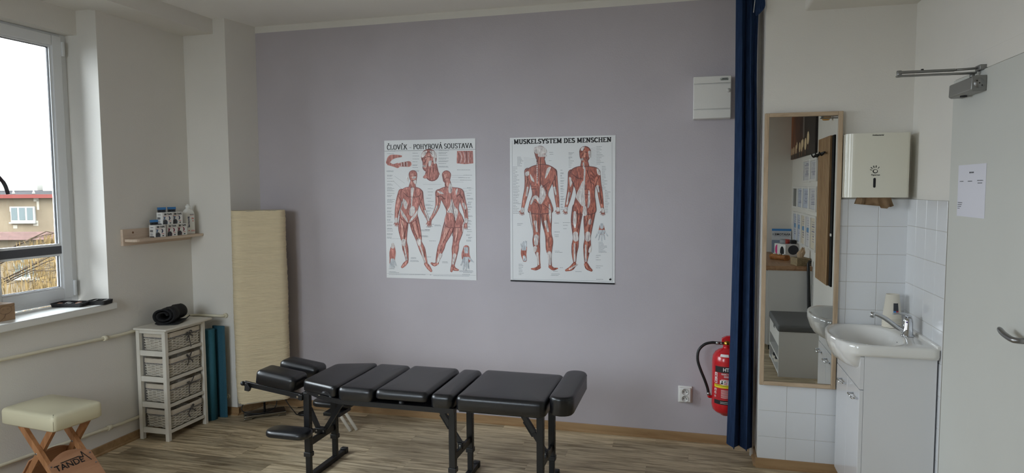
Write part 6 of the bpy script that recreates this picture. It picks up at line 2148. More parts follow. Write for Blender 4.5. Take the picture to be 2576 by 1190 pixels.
vc = thing('vanity_cabinet', 'white gloss vanity cabinet with two doors under the washbasin', 'cabinet', (0.94, 3.70, 0))
VX0, VX1, VY0, VY1 = 0.785, 1.088, 3.446, 3.962
bm = newbm()
box(bm, VX0, VX1, VY0, VY0 + 0.016, 0.055, 0.800); obj('side_panel', bm, M_gloss, vc)
bm = newbm(); box(bm, VX0, VX1, VY1 - 0.016, VY1, 0.055, 0.800); obj('side_panel', bm, M_gloss, vc)
bm = newbm(); box(bm, VX0, VX1, VY0 + 0.016, VY1 - 0.016, 0.055, 0.071); obj('bottom_panel', bm, M_gloss, vc)
bm = newbm(); box(bm, VX1 - 0.01, VX1, VY0 + 0.016, VY1 - 0.016, 0.071, 0.70); obj('back_panel', bm, M_gloss, vc)
bm = newbm(); box(bm, VX0 + 0.04, VX0 + 0.056, VY0 + 0.02, VY1 - 0.02, 0.0, 0.055); obj('plinth', bm, M_bar, vc)
bm = newbm(); box(bm, VX0 + 0.06, VX1 - 0.02, VY0 + 0.01, VY0 + 0.03, 0.0, 0.055); obj('plinth_side', bm, M_bar, vc)
bm = newbm()
prism(bm, [(VY0, 0.640), (VY1, 0.640), (VY1, 0.795), (VY1 - 0.05, 0.795), (3.698 + 0.17, 0.730), (3.698, 0.700), (3.698 - 0.17, 0.730), (VY0 + 0.05, 0.795), (VY0, 0.795)], 'x', VX0 - 0.017, VX0 - 0.001); obj('apron_panel', bm, M_gloss, vc)
ym = (VY0 + VY1) / 2
for y0, y1, hy in ((VY0 + 0.001, ym - 0.001, VY0 + 0.075), (ym + 0.001, VY1 - 0.001, ym + 0.075)):
    bm = newbm(); box(bm, VX0 - 0.018, VX0 - 0.001, y0, y1, 0.058, 0.636, 0.001, 1); dr = obj('cabinet_door', bm, M_gloss, vc)
    bm = newbm()
    x0 = VX0 - 0.018
    tube(bm, [(x0, hy - 0.045, 0.588), (x0 - 0.024, hy - 0.042, 0.588), (x0 - 0.026, hy - 0.038, 0.588), (x0 - 0.026, hy + 0.038, 0.588), (x0 - 0.024, hy + 0.042, 0.588), (x0, hy + 0.045, 0.588)], 0.0046, 8)
    obj('door_handle', bm, M_chrome, dr)

tp = thing('mixer_tap', 'chrome single-lever mixer tap at the back of the washbasin', 'tap', (1.030, 3.700, SZ))
TX, TY = 1.032, 3.700
bm = newbm(); lathe(bm, [(0, SZ), (0.030, SZ), (0.031, SZ + 0.004), (0.026, SZ + 0.008), (0.0235, SZ + 0.010), (0.0235, SZ + 0.036), (0.0225, SZ + 0.038), (0.0225, SZ + 0.074), (0.020, SZ + 0.088), (0.010, SZ + 0.096), (0, SZ + 0.097)], TX, TY, 32); obj('body', bm, M_chrome, tp)
bm = newbm()
P = smooth_path([(TX - 0.006, TY, SZ + 0.020), (TX - 0.045, TY, SZ + 0.040), (TX - 0.095, TY, SZ + 0.078), (TX - 0.130, TY, SZ + 0.098), (TX - 0.158, TY, SZ + 0.106)], 6)
tube(bm, P, [0.0125 - 0.003 * i / len(P) for i in range(len(P))], 16); sp = obj('spout', bm, M_chrome, tp)
bm = newbm(); cyl(bm, (TX - 0.156, TY, SZ + 0.112), (TX - 0.162, TY, SZ + 0.086), 0.0115, 0.0105, 18); obj('aerator', bm, M_chrome, sp)
bm = newbm()
P = smooth_path([(TX + 0.016, TY, SZ + 0.074), (TX + 0.010, TY, SZ + 0.094), (TX - 0.012, TY, SZ + 0.106), (TX - 0.040, TY, SZ + 0.110), (TX - 0.068, TY, SZ + 0.108)], 6)
rings = []
for i, p in enumerate(P):
    t_ = i / (len(P) - 1)
    w, h = 0.020 - 0.012 * t_, 0.010 - 0.006 * t_
    rings.append([bm.verts.new(p + Vector((0.4 * h * math.sin(a), w * math.cos(a), h * math.sin(a)))) for a in [2 * PI * k / 12 for k in range(12)]])
for a, b in zip(rings, rings[1:]):
    for k in range(12):
        bm.faces.new((a[k], a[(k + 1) % 12], b[(k + 1) % 12], b[k])).smooth = True
bm.faces.new(rings[0]); bm.faces.new(rings[-1][::-1])
obj('lever', bm, M_chrome, tp)
bm = newbm(); lathe(bm, [(0, 0.001), (0.004, 0.001), (0.004, 0)], n=12); bm.transform(frame_matrix((TX - 0.010, TY - 0.0212, SZ + 0.072), (1, 0, 0), (0, 0, 1))); obj('temperature_dot', bm, mat('violet_dot', (96, 60, 130), 0.4), tp)

M_cup = mat('white_paper_cup', (226, 220, 206), 0.6)
UX, UY = 1.018, 3.925
for k in range(6):
    cpn = thing('paper_cup', ['white paper cup, lowest of the upturned stack on the washbasin', 'white paper cup, second from the bottom of the upturned stack', 'white paper cup, third from the bottom of the upturned stack', 'white paper cup, third from the top of the upturned stack', 'white paper cup, second from the top of the upturned stack', 'white paper cup with dark print, topmost of the upturned stack'][k], 'cup', (UX, UY, SZ + 0.001 + 0.009 * k), 0, 'upturned paper cups stacked on the washbasin')
    z0 = SZ + 0.001 + 0.009 * k
    bm = newbm()
    h_ = 0.128
    lathe(bm, [(0.0445, z0), (0.0468, z0 + 0.0005), (0.0476, z0 + 0.003), (0.0468, z0 + 0.0055), (0.0448, z0 + 0.006), (0.0315, z0 + h_), (0.0300, z0 + h_), (0.0296, z0 + h_ - 0.004), (0, z0 + h_ - 0.004), (0, z0 + h_ - 0.005), (0.0290, z0 + h_ - 0.005), (0.0436, z0 + 0.004), (0.0445, z0)], UX, UY, 40)
    cb = obj('cup_wall', bm, M_cup, cpn)
    if k == 5:
        def onc(bm):
            for v in bm.verts:
                zz = z0 + 0.035 + v.co.y
                r_ = 0.0448 - 0.0133 * (zz - z0 - 0.006) / (h_ - 0.006) + 0.0005 + v.co.z
                a = -0.05 + v.co.x / 0.037
                v.co = Vector((UX + r_ * math.sin(a), UY - r_ * math.cos(a), zz))
            return bm
        def grid_quad(u0, u1, v0, v1, z=0.0):
            b_ = newbm()
            for i in range(6):
                quad(b_, u0 + (u1 - u0) * i / 6, u0 + (u1 - u0) * (i + 1) / 6, v0, v1, z)
            return b_
        obj('dark_print', onc(grid_quad(-0.002, 0.022, 0.010, 0.050)), mat('dark_photo_print', (52, 54, 60), 0.5), cpn, recalc=False)
        obj('blue_print', onc(grid_quad(-0.002, 0.010, 0.001, 0.010)), mat('blue_print', (70, 130, 190), 0.5), cpn, recalc=False)
        obj('red_print', onc(grid_quad(0.010, 0.022, 0.001, 0.010)), mat('crimson_print', (186, 46, 66), 0.5), cpn, recalc=False)

# ------------------------------------------------------------------ door closer and notice
M_closer = mat('grey_closer_metal', (140, 140, 138), 0.4, metal=0.6)
dc = thing('door_closer', 'grey overhead door closer with folded arm near the ceiling', 'door closer', (XR, 3.16, 1.9620))
bm = newbm()
prism(bm, [(XR - 0.012, 1.9670), (XR - 0.012, 2.0280), (XR - 0.050, 2.0280), (XR - 0.064, 2.0220), (XR - 0.066, 1.9720), (XR - 0.056, 1.9660)], 'y', 3.055, 3.300, 0.003); obj('body', bm, M_closer, dc)
bm = newbm(); lathe(bm, [(0, 0.0016), (0.018, 0.0016), (0.019, 0.0)], n=28); bm.transform(frame_matrix((XR - 0.038, 3.0545, 1.9970), (1, 0, 0), (0, 0, 1))); ec = obj('end_cap', bm, M_steel, dc)
for dx, dz in ((0, 0), (-0.009, 0.009), (0.009, -0.009)):
    bm = newbm(); cyl(bm, (XR - 0.038 + dx, 3.0528, 1.9970 + dz), (XR - 0.038 + dx, 3.0522, 1.9970 + dz), 0.0026, n=10); obj('cap_screw', bm, M_ink, ec)
bm = newbm(); cyl(bm, (XR - 0.042, 3.20, 1.9610), (XR - 0.042, 3.20, 1.9695), 0.013, n=18); obj('lower_plug', bm, M_ink, dc)
bm = newbm(); cyl(bm, (XR - 0.040, 3.125, 2.0260), (XR - 0.040, 3.125, 2.0440), 0.009, n=14); obj('spindle', bm, M_closer, dc)
bm = newbm(); box(bm, 0.795, XR - 0.026, 3.113, 3.135, 2.0425, 2.0500, 0.003); obj('main_arm', bm, M_closer, dc)
bm = newbm(); box(bm, 0.797, XR - 0.10, 3.113, 3.134, 2.0560, 2.0660, 0.004); fa = obj('fore_arm', bm, M_closer, dc)
bm = newbm(); cyl(bm, (XR - 0.11, 3.123, 2.0610), (XR - 0.022, 3.110, 2.0630), 0.0048, n=12); obj('arm_rod', bm, M_closer, fa)
bm = newbm(); cyl(bm, (0.806, 3.124, 2.0420), (0.806, 3.124, 2.0680), 0.0095, n=16); obj('elbow_pin', bm, M_closer, dc)
bm = newbm(); cyl(bm, (0.890, 3.124, 2.0650), (0.890, 3.124, 2.0710), 0.005, n=12); obj('arm_screw', bm, M_ink, dc)
bm = newbm(); box(bm, XR - 0.028, XR, 3.085, 3.135, 2.0520, 2.0740, 0.003); obj('shoe_bracket', bm, M_closer, dc)

nt_ = thing('door_notice', 'white printed sheet with small text taped to the door', 'notice', (XR, 3.17, 1.47))
Fn = frame_matrix((XR - 0.0125, 3.310, 1.468), (0, -1, 0), (0, 0, 1))
bm = newbm(); box(bm, 0, 0.287, 0, 0.216, 0, 0.0004); bm.transform(Fn); obj('sheet', bm, mat('lavender_white_paper', (222, 222, 232), 0.6), nt_)
Fn2 = Fn @ Matrix.Translation((0, 0, 0.0008))
bm = newbm()
for q in ((0.120, 0.168, 0.180, 0.186), (0.020, 0.062, 0.146, 0.149), (0.108, 0.154, 0.146, 0.149), (0.204, 0.262, 0.148, 0.151), (0.210, 0.254, 0.138, 0.141), (0.008, 0.058, 0.056, 0.059), (0.008, 0.052, 0.048, 0.051), (0.008, 0.046, 0.040, 0.043), (0.008, 0.030, 0.032, 0.035)):
    x = q[0]
    rnd = random.Random(int(q[0] * 1e4))
    while x < q[1]:
        e = min(q[1], x + rnd.uniform(0.004, 0.010)); quad(bm, x, e, q[2], q[3]); x = e + 0.002
bm.transform(Fn2); stuff(obj('text_print', bm, M_dgrey, nt_, recalc=False))

# ------------------------------------------------------------------ right wall behind the door, seen in the mirror
# slatted oak panel
M_slat = wood_mat('oak_slat', (184, 150, 112), (150, 116, 82), 'z', 14, 0.55)
M_felt = mat('black_felt', (16, 16, 18), 0.95)
sp_ = thing('slat_panel', 'tall oak slat panel with black felt backing on the right wall', 'wall panel', (XR, 1.65, 0.77))
bm = newbm(); box(bm, XR - 0.0125, XR - 0.0005, 1.335, 1.960, 0.772, 2.020); obj('felt_backing', bm, M_felt, sp_)
for k in range(14):
    y0 = 1.337 + k * 0.0395
    bm = newbm(); box(bm, XR - 0.030, XR - 0.012, y0, y0 + 0.027, 0.772, 2.020, 0.001, 1); obj('slat', bm, M_slat, sp_)
bm = newbm(); box(bm, XR - 0.020, XR - 0.012, 1.918, 1.958, 1.19, 1.212, 0.001, 1); obj('cable_clip', bm, M_sock, sp_)
hk = thing('coat_hook', 'black folding coat hook bar beside the slat panel', 'hook', (XR, 1.28, 1.87))
bm = newbm(); box(bm, XR - 0.012, XR, 1.20, 1.232, 1.845, 1.905, 0.003); obj('plate', bm, M_black_m, hk)
bm = newbm(); tube(bm, [(XR - 0.010, 1.216, 1.875), (XR - 0.045, 1.225, 1.878), (XR - 0.055, 1.30, 1.880), (XR - 0.055, 1.80, 1.886)], 0.009, 8); obj('bar', bm, M_black_m, hk)
for y in (1.40, 1.59, 1.78):
    bm = newbm(); tube(bm, smooth_path([(XR - 0.055, y, 1.882), (XR - 0.075, y, 1.862), (XR - 0.090, y, 1.875), (XR - 0.094, y, 1.892)], 3), 0.006, 8); obj('hook', bm, M_black_m, hk)
al = thing('wall_light', 'small amber bowl light above the slat panel', 'lamp', (XR, 1.80, 2.15))
bm = newbm(); lathe(bm, [(0, 2.150), (0.024, 2.151), (0.037, 2.168), (0.042, 2.21), (0.043, 2.27), (0.040, 2.27), (0.036, 2.18), (0, 2.158)], XR - 0.052, 1.80, 28); obj('bowl', bm, mat('amber_glass', (206, 156, 84), 0.3), al)
bm = newbm(); box(bm, XR - 0.012, XR, 1.785, 1.815, 2.22, 2.27, 0.003); obj('mount', bm, M_sock, al)

# canvas with candles
def canvas_mat():
    m = bpy.data.materials.new('painted_dark_canvas')
    m.use_nodes = True
    N, L = m.node_tree.nodes, m.node_tree.links
    b = N['Principled BSDF']; b.inputs['Roughness'].default_value = 0.5
    tc = N.new('ShaderNodeTexCoord'); sx_ = N.new('ShaderNodeSeparateXYZ')
    L.new(tc.outputs['Generated'], sx_.inputs['Vector'])
    gr = N.new('ShaderNodeTexNoise'); gr.inputs['Scale'].default_value = 3; gr.inputs['Detail'].default_value = 5
    mp = N.new('ShaderNodeMapping'); mp.inputs['Scale'].default_value = (1, 5, 0.8)
    L.new(tc.outputs['Generated'], mp.inputs['Vector']); L.new(mp.outputs['Vector'], gr.inputs['Vector'])
    ad = N.new('ShaderNodeMath'); ad.operation = 'MULTIPLY_ADD'; ad.inputs[1].default_value = 0.55
    L.new(gr.outputs['Fac'], ad.inputs[0]); L.new(sx_.outputs['Y'], ad.inputs[2])
    rp = N.new('ShaderNodeValToRGB'); e = rp.color_ramp.elements
    e[0].position = 0.25; e[0].color = (*lin((164, 96, 52)), 1)
    e[1].position = 0.85; e[1].color = (*lin((34, 24, 24)), 1)
    e2 = e.new(0.5); e2.color = (*lin((96, 60, 46)), 1)
    L.new(ad.outputs['Value'], rp.inputs['Fac']); L.new(rp.outputs['Color'], b.inputs['Base Color'])
    return m
cvs = thing('canvas_picture', 'dark canvas print of a row of pale candles on the right wall', 'picture', (XR, 0.28, 1.92))
PY0, PY1, PZ0, PZ1 = -0.515, 1.120, 1.915, 2.60
bm = newbm(); box(bm, XR - 0.022, XR, PY0, PY1, PZ0, PZ1); obj('canvas', bm, canvas_mat(), cvs)
M_cand = mat('painted_candle_cream', (224, 200, 160), 0.5); M_ref = mat('painted_copper', (150, 98, 62), 0.5); M_pdark = mat('painted_shadow', (30, 22, 22), 0.5)
Fp = frame_matrix((XR - 0.0228, PY1, PZ0), (0, -1, 0), (0, 0, 1))
bm = newbm(); quad(bm, 0.0, 1.635, 0.0, 0.05); bm.transform(Fp); obj('painted_shelf', bm, M_pdark, cvs, recalc=False)
for k, (u, v, w, h) in enumerate(((1.54, 0.11, 0.05, 0.11), (1.40, 0.12, 0.05, 0.11), (1.23, 0.12, 0.05, 0.13), (1.16, 0.24, 0.04, 0.10), (0.96, 0.13, 0.06, 0.14), (0.82, 0.13, 0.06, 0.16), (0.75, 0.22, 0.05, 0.12), (0.58, 0.14, 0.07, 0.16), (0.42, 0.25, 0.07, 0.17))):
    v, h = v * 0.42, h * 0.62
    bm = newbm(); flat_poly(bm, ellipse(u, v + h * 0.6, w, h * 0.62, 18), 0.0004 + 0.00005 * k); bm.transform(Fp); c_ = obj('painted_candle', bm, M_cand, cvs, recalc=False)
    bm = newbm(); quad(bm, u - 0.012, u + 0.012, max(0.002, v - 0.05), v - 0.004, 0.0004); quad(bm, u - 0.004, u + 0.004, v + h * 1.2, v + h * 1.5, 0.0004); bm.transform(Fp); stuff(obj('painted_glow', bm, M_ref, c_, recalc=False))
bm = newbm(); flat_poly(bm, [(0.66, 0.19), (0.76, 0.19), (0.74, 0.685), (0.70, 0.685)], 0.0003); bm.transform(Fp); obj('painted_vase', bm, mat('painted_grey', (120, 110, 106), 0.5), cvs, recalc=False)
bm = newbm(); quad(bm, 0.02, 0.26, 0.06, 0.68, 0.0003); bm.transform(Fp); obj('painted_screen', bm, M_pdark, cvs, recalc=False)

# framed certificates
M_mat_ = mat('certificate_paper', (206, 206, 210), 0.6)
M_mats = [mat('certificate_blue_paper', (190, 198, 214), 0.6), M_mat_, mat('certificate_cream_paper', (214, 206, 188), 0.6)]
M_lav = mat('lavender_print', (120, 120, 146), 0.6); M_bp = mat('blue_seal_print', (96, 146, 190), 0.6)
def certificate(y0, y1, z0, z1, label, paper, mark, empty=False):
    t = thing('certificate_frame', label, 'picture', (XR, (y0 + y1) / 2, z0), 0, 'white framed certificates on the right wall')
    fwid = 0.022
    for q in ((y0, y0 + fwid, z0, z1), (y1 - fwid, y1, z0, z1), (y0 + fwid, y1 - fwid, z0, z0 + fwid), (y0 + fwid, y1 - fwid, z1 - fwid, z1)):
        bm = newbm(); box(bm, XR - 0.018, XR, q[0], q[1], q[2], q[3], 0.002, 1); obj('frame_bar', bm, M_sock, t)
    bm = newbm(); box(bm, XR - 0.006, XR - 0.001, y0 + fwid, y1 - fwid, z0 + fwid, z1 - fwid); sheet = obj('sheet', bm, paper, t)
    F_ = frame_matrix((XR - 0.0066, y1 - fwid, z0 + fwid), (0, -1, 0), (0, 0, 1))
    w, h = y1 - y0 - 2 * fwid, z1 - z0 - 2 * fwid
    rnd = random.Random(int(y0 * 1000) + int(z0 * 100))
    if not empty:
        bm = newbm()
        for k in range(9):
            v = h * (0.86 - 0.08 * k)
            ww = w * rnd.uniform(0.25, 0.8)
            quad(bm, w / 2 - ww / 2, w / 2 + ww / 2, v, v + h * rnd.choice((0.012, 0.02, 0.035)))
        bm.transform(F_); stuff(obj('certificate_text', bm, M_lav, sheet, recalc=False))
        if mark is not None:
            bm = newbm(); quad(bm, w * 0.15, w * 0.85, h * 0.48, h * 0.62, 0.0003); bm.transform(F_); obj('seal_print', bm, M_bp if mark == 'b' else mark, sheet, recalc=False)
certificate(0.790, 1.155, 1.650, 1.872, 'ornate framed certificate in the top row nearest the slat panel', M_mat_, None)
certificate(0.375, 0.780, 1.645, 1.876, 'plain framed certificate in the top row, farther from the slat panel', M_mat_, None)
for k, (a, b, lb) in enumerate(((0.765, 1.170, 'framed certificate in the middle row nearest the slat panel'), (0.360, 0.755, 'framed certificate, second of the middle row from the slat panel'), (0.0, 0.350, 'framed certificate, third of the middle row from the slat panel'), (-0.340, -0.010, 'empty grey frame at the far end of the middle row'))):
    certificate(a, b, 1.362, 1.602, lb, M_mats[0] if k in (1, 2) else (M_mat_ if k == 0 else mat('grey_backing', (128, 128, 126), 0.7)), None, k == 3)
for k, (a, b, lb) in enumerate(((0.880, 1.195, 'cream framed certificate in the lowest row nearest the slat panel'), (0.585, 0.870, 'framed certificate with blue seal, second of the lowest row'), (0.295, 0.575, 'framed certificate with blue seal, middle of the lowest row'), (0.010, 0.285, 'framed certificate with blue seal, fourth of the lowest row'), (-0.290, 0.0, 'framed certificate at the far end of the lowest row'))):
    certificate(a, b, 0.985, 1.322, lb, M_mats[2] if k in (0, 2) else M_mats[0] if k > 2 else M_mat_, None if k == 0 else 'b')

# dresser with oak top
M_dtop = wood_mat('oak_worktop', (176, 140, 108), (148, 112, 82), 'y', 9, 0.45)
dd = thing('dresser', 'white dresser with thick oak top along the right wall', 'dresser', (0.90, 0.28, 0))
DX0, DY0, DY1 = 0.690, -0.515, 1.000
bm = newbm(); box(bm, DX0 - 0.012, XR - 0.002, DY0, DY1 + 0.008, 0.800, 0.832, 0.002, 1); obj('top', bm, M_dtop, dd)
bm = newbm(); box(bm, DX0 - 0.004, XR - 0.002, DY0 + 0.004, DY1 + 0.002, 0.788, 0.800); obj('top_lip', bm, M_dtop, dd)
bm = newbm(); box(bm, DX0 + 0.02, XR - 0.004, DY0 + 0.01, DY1, 0.05, 0.788, 0.001, 1); obj('carcass', bm, M_whiteboard, dd)
for k in range(4):
    y0 = DY0 + 0.012 + k * 0.375
    bm = newbm(); box(bm, DX0, DX0 + 0.019, y0, y0 + 0.371, 0.055, 0.784, 0.001, 1); dr = obj('dresser_door', bm, M_whiteboard, dd)
    bm = newbm(); yk = y0 + (0.33 if k % 2 == 0 else 0.04)
    tube(bm, [(DX0, yk, 0.71), (DX0 - 0.022, yk, 0.71)], 0.006, 8); tube(bm, [(DX0 - 0.022, yk - 0.03, 0.71), (DX0 - 0.022, yk + 0.03, 0.71)], 0.006, 8)
    stuff(obj('door_handle', bm, M_black_m, dr))
for x in (DX0 + 0.04, XR - 0.06):
    for y in (DY0 + 0.04, DY1 - 0.06):
        bm = newbm(); box(bm, x, x + 0.035, y, y + 0.035, 0, 0.05); obj('foot', bm, M_black_p, dd)
ZT = 0.832
# book
bk = thing('anatomy_book', 'large anatomy book with blue head band standing on the dresser', 'book', (0.98, -0.30, ZT))
Rk = Matrix.Translation((0.985, -0.340, ZT + 0.0065)) @ Matrix.Rotation(0.08, 4, 'Z') @ Matrix.Rotation(math.radians(12), 4, 'X')
bm = newbm(); box(bm, -0.105, 0.105, -0.028, 0.0, 0, 0.282, 0.001, 1); bm.transform(Rk); obj('book_block', bm, mat('book_grey_cover', (196, 198, 202), 0.5), bk)
def bface(bm): bm.transform(Rk @ frame_matrix((0, 0.0006, 0), (-1, 0, 0), (0, 0, 1))); return bm
bm = newbm(); quad(bm, -0.105, 0.105, 0.256, 0.282); obj('blue_band', bface(bm), M_bluec, bk, recalc=False)
bm = newbm(); quad(bm, -0.085, 0.105, 0.0, 0.15, 0.0002); obj('cover_photo', bface(bm), mat('steel_blue_print', (128, 140, 158), 0.5), bk, recalc=False)
b_ = text_bm('ANATOMIE I', 0.034, 0.0008); b_.transform(Matrix.Translation((0.0, 0.215, 0.0003))); stuff(obj('lettering', bface(b_), M_ink, bk, recalc=False))
bm = newbm(); quad(bm, -0.08, 0.08, 0.195, 0.1965, 0.0003); quad(bm, -0.08, 0.08, 0.236, 0.2375, 0.0003); stuff(obj('rule_print', bface(bm), M_ink, bk, recalc=False))
bk2 = thing('exercise_book', 'thin dark-spined book behind the large anatomy book', 'book', (1.05, -0.42, ZT))
bm = newbm(); box(bm, 0.93, 1.085, -0.495, -0.462, ZT, ZT + 0.262, 0.001, 1); obj('book_block', bm, mat('wine_cover', (92, 38, 44), 0.5), bk2)
# box of tape rolls with round pictures
hb = thing('headphone_box', 'white carton with black and pink discs printed on it on the dresser', 'box', (0.995, 0.06, ZT), -0.42)
bm = newbm(); box(bm, -0.085, 0.085, -0.11, 0.11, 0, 0.145, 0.002, 1); obj('carton', bm, M_card, hb, world=False)
Fq = frame_matrix((0, 0.1106, 0), (-1, 0, 0), (0, 0, 1))
bm = newbm(); flat_poly(bm, ellipse(-0.008, 0.085, 0.062, 0.052, 24)); bm.transform(Fq); obj('disc_print', bm, M_dgrey, hb, world=False, recalc=False)
Fq2 = frame_matrix((-0.0856, 0, 0), (0, -1, 0), (0, 0, 1))
bm = newbm(); flat_poly(bm, ellipse(-0.045, 0.065, 0.040, 0.056, 24)); bm.transform(Fq2); obj('disc_print', bm, M_ink, hb, world=False, recalc=False)
bm = newbm(); flat_poly(bm, [(0.05, 0.02), (0.05, 0.135)] + [(0.05 + 0.045 * math.sin(t), 0.0775 - 0.0 + 0.0575 * math.cos(t)) for t in [PI * k / 10 for k in range(1, 10)]]); bm.transform(Fq2); obj('disc_print', bm, mat('pink_print', (206, 60, 130), 0.5), hb, world=False, recalc=False)
rl = thing('tape_roll', 'red and grey tape roll lying on the white carton', 'tape roll', (0.985, 0.04, ZT + 0.145))
bm = newbm()
for z0, z1, m_ in ((0, 0.045, 0),):
    lathe(bm, [(0.024, 0), (0.052, 0), (0.052, 0.045), (0.024, 0.045), (0.024, 0)], n=32)
bm.transform(Matrix.Translation((0.975, 0.03, ZT + 0.1455)))
for f in bm.faces:
    f.material_index = 0 if f.calc_center_median().x > 0.975 else 1
obj('roll', bm, [mat('coral_tape', (206, 84, 76), 0.6), mat('grey_tape', (150, 152, 156), 0.6)], rl)
bm = newbm(); box(bm, 1.035, 1.085, -0.02, 0.10, ZT + 0.1455, ZT + 0.185, 0.004)
tag(obj('black_case', bm, M_black_p), 'small black case on the white carton beside the tape roll', 'case')
# wooden tealight holder
cl = thing('candle_holder', 'split log candle holder with tealights on the dresser', 'candle holder', (0.89, 0.40, ZT))
bm = newbm()
rings = []
for i in range(13):
    t_ = i / 12
    c = Vector((0.815 + 0.135 * t_, 0.30 + 0.18 * t_, ZT))
    d = Vector((0.6, 0.8, 0)); sd = Vector((0.8, -0.6, 0))
    r_ = 0.036 + 0.003 * math.sin(i * 1.9)
    rings.append([bm.verts.new(c + sd * (r_ * math.cos(a)) + Vector((0, 0, max(0.0, min(0.056, 0.030 + r_ * math.sin(a)))))) for a in [2 * PI * k / 18 for k in range(18)]])
for a, b in zip(rings, rings[1:]):
    for k in range(18):
        bm.faces.new((a[k], a[(k + 1) % 18], b[(k + 1) % 18], b[k])).smooth = True
bm.faces.new(rings[0]); bm.faces.new(rings[-1][::-1])
obj('log', bm, wood_mat('split_log', (170, 112, 58), (120, 74, 36), 'y', 20, 0.6), cl)
for k in range(3):
    c = Vector((0.84 + 0.04 * k, 0.333 + 0.054 * k, ZT + 0.055))
    bm = newbm(); lathe(bm, [(0, 0), (0.017, 0), (0.018, 0.010), (0.016, 0.010), (0.015, 0.006), (0, 0.006)], n=20); bm.transform(Matrix.Translation(c)); obj('tealight', bm, M_sock, cl)
# tissue box
tb = thing('tissue_box', 'patterned kraft tissue box with a tissue sticking out', 'tissue box', (1.015, 0.88, ZT), -0.22)
bm = newbm(); box(bm, -0.062, 0.062, -0.085, 0.085, 0, 0.075, 0.002, 1); bx_ = obj('carton', bm, mat('olive_kraft', (158, 140, 108), 0.8, rgb2=(136, 120, 92), vscale=30), tb, world=False)
bm = newbm()
for u in (-0.03, 0.03):
    stroke(bm, [(u + 0.022 * math.sin(t), 0.038 + 0.022 * math.cos(t) * (1 + 0.3 * math.sin(2 * t))) for t in [2 * PI * k / 16 for k in range(17)]], 0.002)
bm.transform(frame_matrix((0, 0.0856, 0), (-1, 0, 0), (0, 0, 1))); stuff(obj('swirl_print', bm, mat('olive_print', (112, 98, 72), 0.8), bx_, world=False, recalc=False))
bm = newbm()
lo = [bm.verts.new((0.028 * math.cos(a), 0.02 * math.sin(a), 0.073)) for a in [2 * PI * k / 10 for k in range(10)]]
mi_ = [bm.verts.new((0.012 + 0.040 * math.cos(a + 0.3) * (1 + 0.25 * math.sin(3 * a)), -0.01 + 0.028 * math.sin(a + 0.3), 0.12 + 0.012 * math.sin(2 * a))) for a in [2 * PI * k / 10 for k in range(10)]]
hi_ = [bm.verts.new((0.030 + 0.012 * math.cos(a), -0.012 + 0.010 * math.sin(a), 0.165 + 0.015 * math.sin(3 * a))) for a in [2 * PI * k / 10 for k in range(10)]]
for a, b in ((lo, mi_), (mi_, hi_)):
    for k in range(10):
        bm.faces.new((a[k], a[(k + 1) % 10], b[(k + 1) % 10], b[k]))
bm.faces.new(hi_)
obj('tissue', bm, mat('brown_tissue', (190, 166, 138), 0.9), tb, world=False)
# long black stick leaning
bm = newbm()
tube(bm, [(1.088, 1.085, 0.0), (1.078, 1.070, 0.40), (1.068, 1.050, 0.78), (1.064, 1.046, 0.865), (1.072, 1.046, 0.885), (1.088, 1.048, 0.878)], [0.013, 0.017, 0.0145, 0.0125, 0.0135, 0.016], 12)
tag(obj('leaning_stick', bm, M_black_p), 'long black stick with a bent knob leaning at the dresser end', 'stick')

# shoe bench
M_gcush = mat('grey_bench_fabric', (92, 93, 94), 0.85, bump=0.2, bscale=200)
bb = thing('shoe_bench', 'white shoe bench with grey cushion top between dresser and door', 'bench', (0.90, 1.65, 0))
BX0, BY0, BY1 = 0.705, 1.300, 1.990
for y0, y1 in ((BY0, BY0 + 0.018), (BY1 - 0.018, BY1)):
    bm = newbm(); box(bm, BX0, XR - 0.02, y0, y1, 0.0, 0.385, 0.001, 1); obj('side_panel', bm, M_whiteboard, bb)
for z in (0.015, 0.135, 0.255, 0.367):
    bm = newbm(); box(bm, BX0 + 0.002, XR - 0.022, BY0 + 0.018, BY1 - 0.018, z, z + 0.016); obj('shelf_board', bm, M_whiteboard, bb)
bm = newbm(); box(bm, XR - 0.026, XR - 0.020, BY0 + 0.018, BY1 - 0.018, 0.015, 0.383); obj('back_panel', bm, M_whiteboard, bb)
bm = newbm(); box(bm, BX0 - 0.001, BX0 + 0.016, BY0 + 0.019, BY1 - 0.019, 0.275, 0.381, 0.001, 1); fd = obj('drawer_front', bm, M_whiteboard, bb)
bm = newbm(); box(bm, BX0 - 0.0016, BX0 - 0.0008, 1.60, 1.69, 0.352, 0.3812); obj('pull_notch', bm, M_dgrey, fd)
bm = pad_mesh(round_rect(BX0 - 0.010, XR - 0.012, BY0 - 0.008, BY1 + 0.008, 0.02, 4), 0.386, 0.442, 0.016, dome=0.006); obj('cushion', bm, M_gcush, bb)
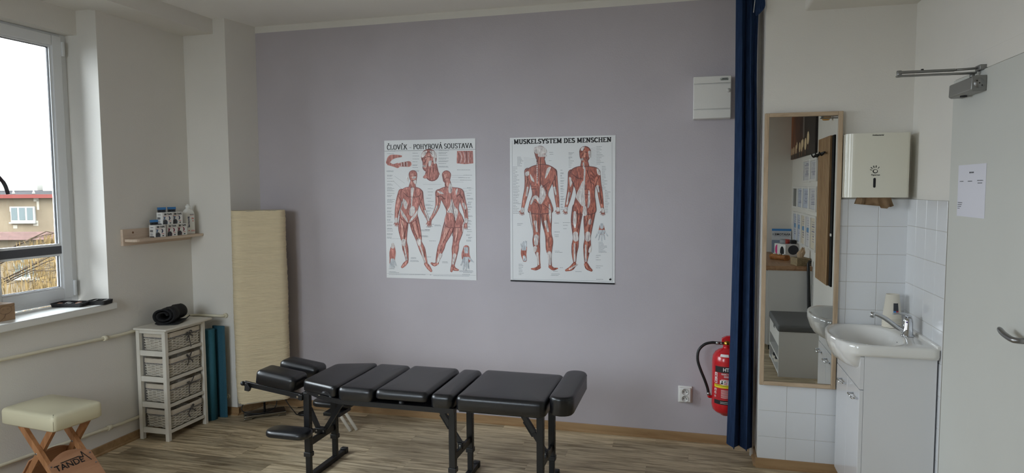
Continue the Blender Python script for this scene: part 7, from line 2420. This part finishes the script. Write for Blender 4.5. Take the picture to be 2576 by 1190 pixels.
# sneakers
def sneaker(x, y, rz, label):
    t = thing('sneaker', label, 'shoe', (x, y, 0.0315), rz, 'pair of black and white sneakers')
    def sec(u):
        w = 0.036 + 0.010 * math.sin(PI * min(1, max(0, u)) ** 0.8)
        return w
    bm = newbm(); rings = []
    for i in range(13):
        u = i / 12; xx = -0.13 + 0.26 * u
        w = sec(u) * (0.72 if u in (0, 1) else 1)
        rings.append([bm.verts.new((xx, a * w, b)) for a, b in ((-1, 0), (1, 0), (1.02, 0.024), (-1.02, 0.024))])
    for a, b in zip(rings, rings[1:]):
        for k in range(4): bm.faces.new((a[k], a[(k + 1) % 4], b[(k + 1) % 4], b[k]))
    bm.faces.new(rings[0]); bm.faces.new(rings[-1][::-1])
    obj('sole', bm, mat('cream_sole', (214, 206, 192), 0.6), t, world=False)
    bm = newbm(); rings = []
    for i in range(13):
        u = i / 12; xx = -0.125 + 0.25 * u
        w = sec(u) * 0.96 * (0.7 if u in (0, 1) else 1)
        h = 0.024 + (0.070 - 0.045 * max(0, (u - 0.35) / 0.65) ** 0.8)
        rings.append([bm.verts.new((xx, w * math.cos(a), 0.024 + (h - 0.024) * math.sin(a))) for a in [PI * k / 8 for k in range(9)]])
    for a, b in zip(rings, rings[1:]):
        for k in range(8): bm.faces.new((a[k], a[k + 1], b[k + 1], b[k])).smooth = True
    bm.faces.new(rings[0]); bm.faces.new(rings[-1][::-1])
    up_ = obj('upper', bm, mat('black_canvas_shoe', (26, 26, 28), 0.8), t, world=False)
    for k in range(4):
        u = 0.42 + 0.08 * k; xx = -0.125 + 0.25 * u
        h = 0.026 + (0.070 - 0.045 * max(0, (u - 0.35) / 0.65) ** 0.8)
        bm = newbm(); tube(bm, [(xx, 0.022 * math.cos(a), h * 0.96 + 0.004 * math.sin(a)) for a in [PI * j / 6 for j in range(7)]], 0.004, 6); obj('lace', bm, M_sock, up_, world=False)
sneaker(0.850, 1.44, PI, 'black and white sneaker in the bench, nearer the dresser')
sneaker(0.852, 1.57, PI, 'black and white sneaker in the bench, nearer the door')
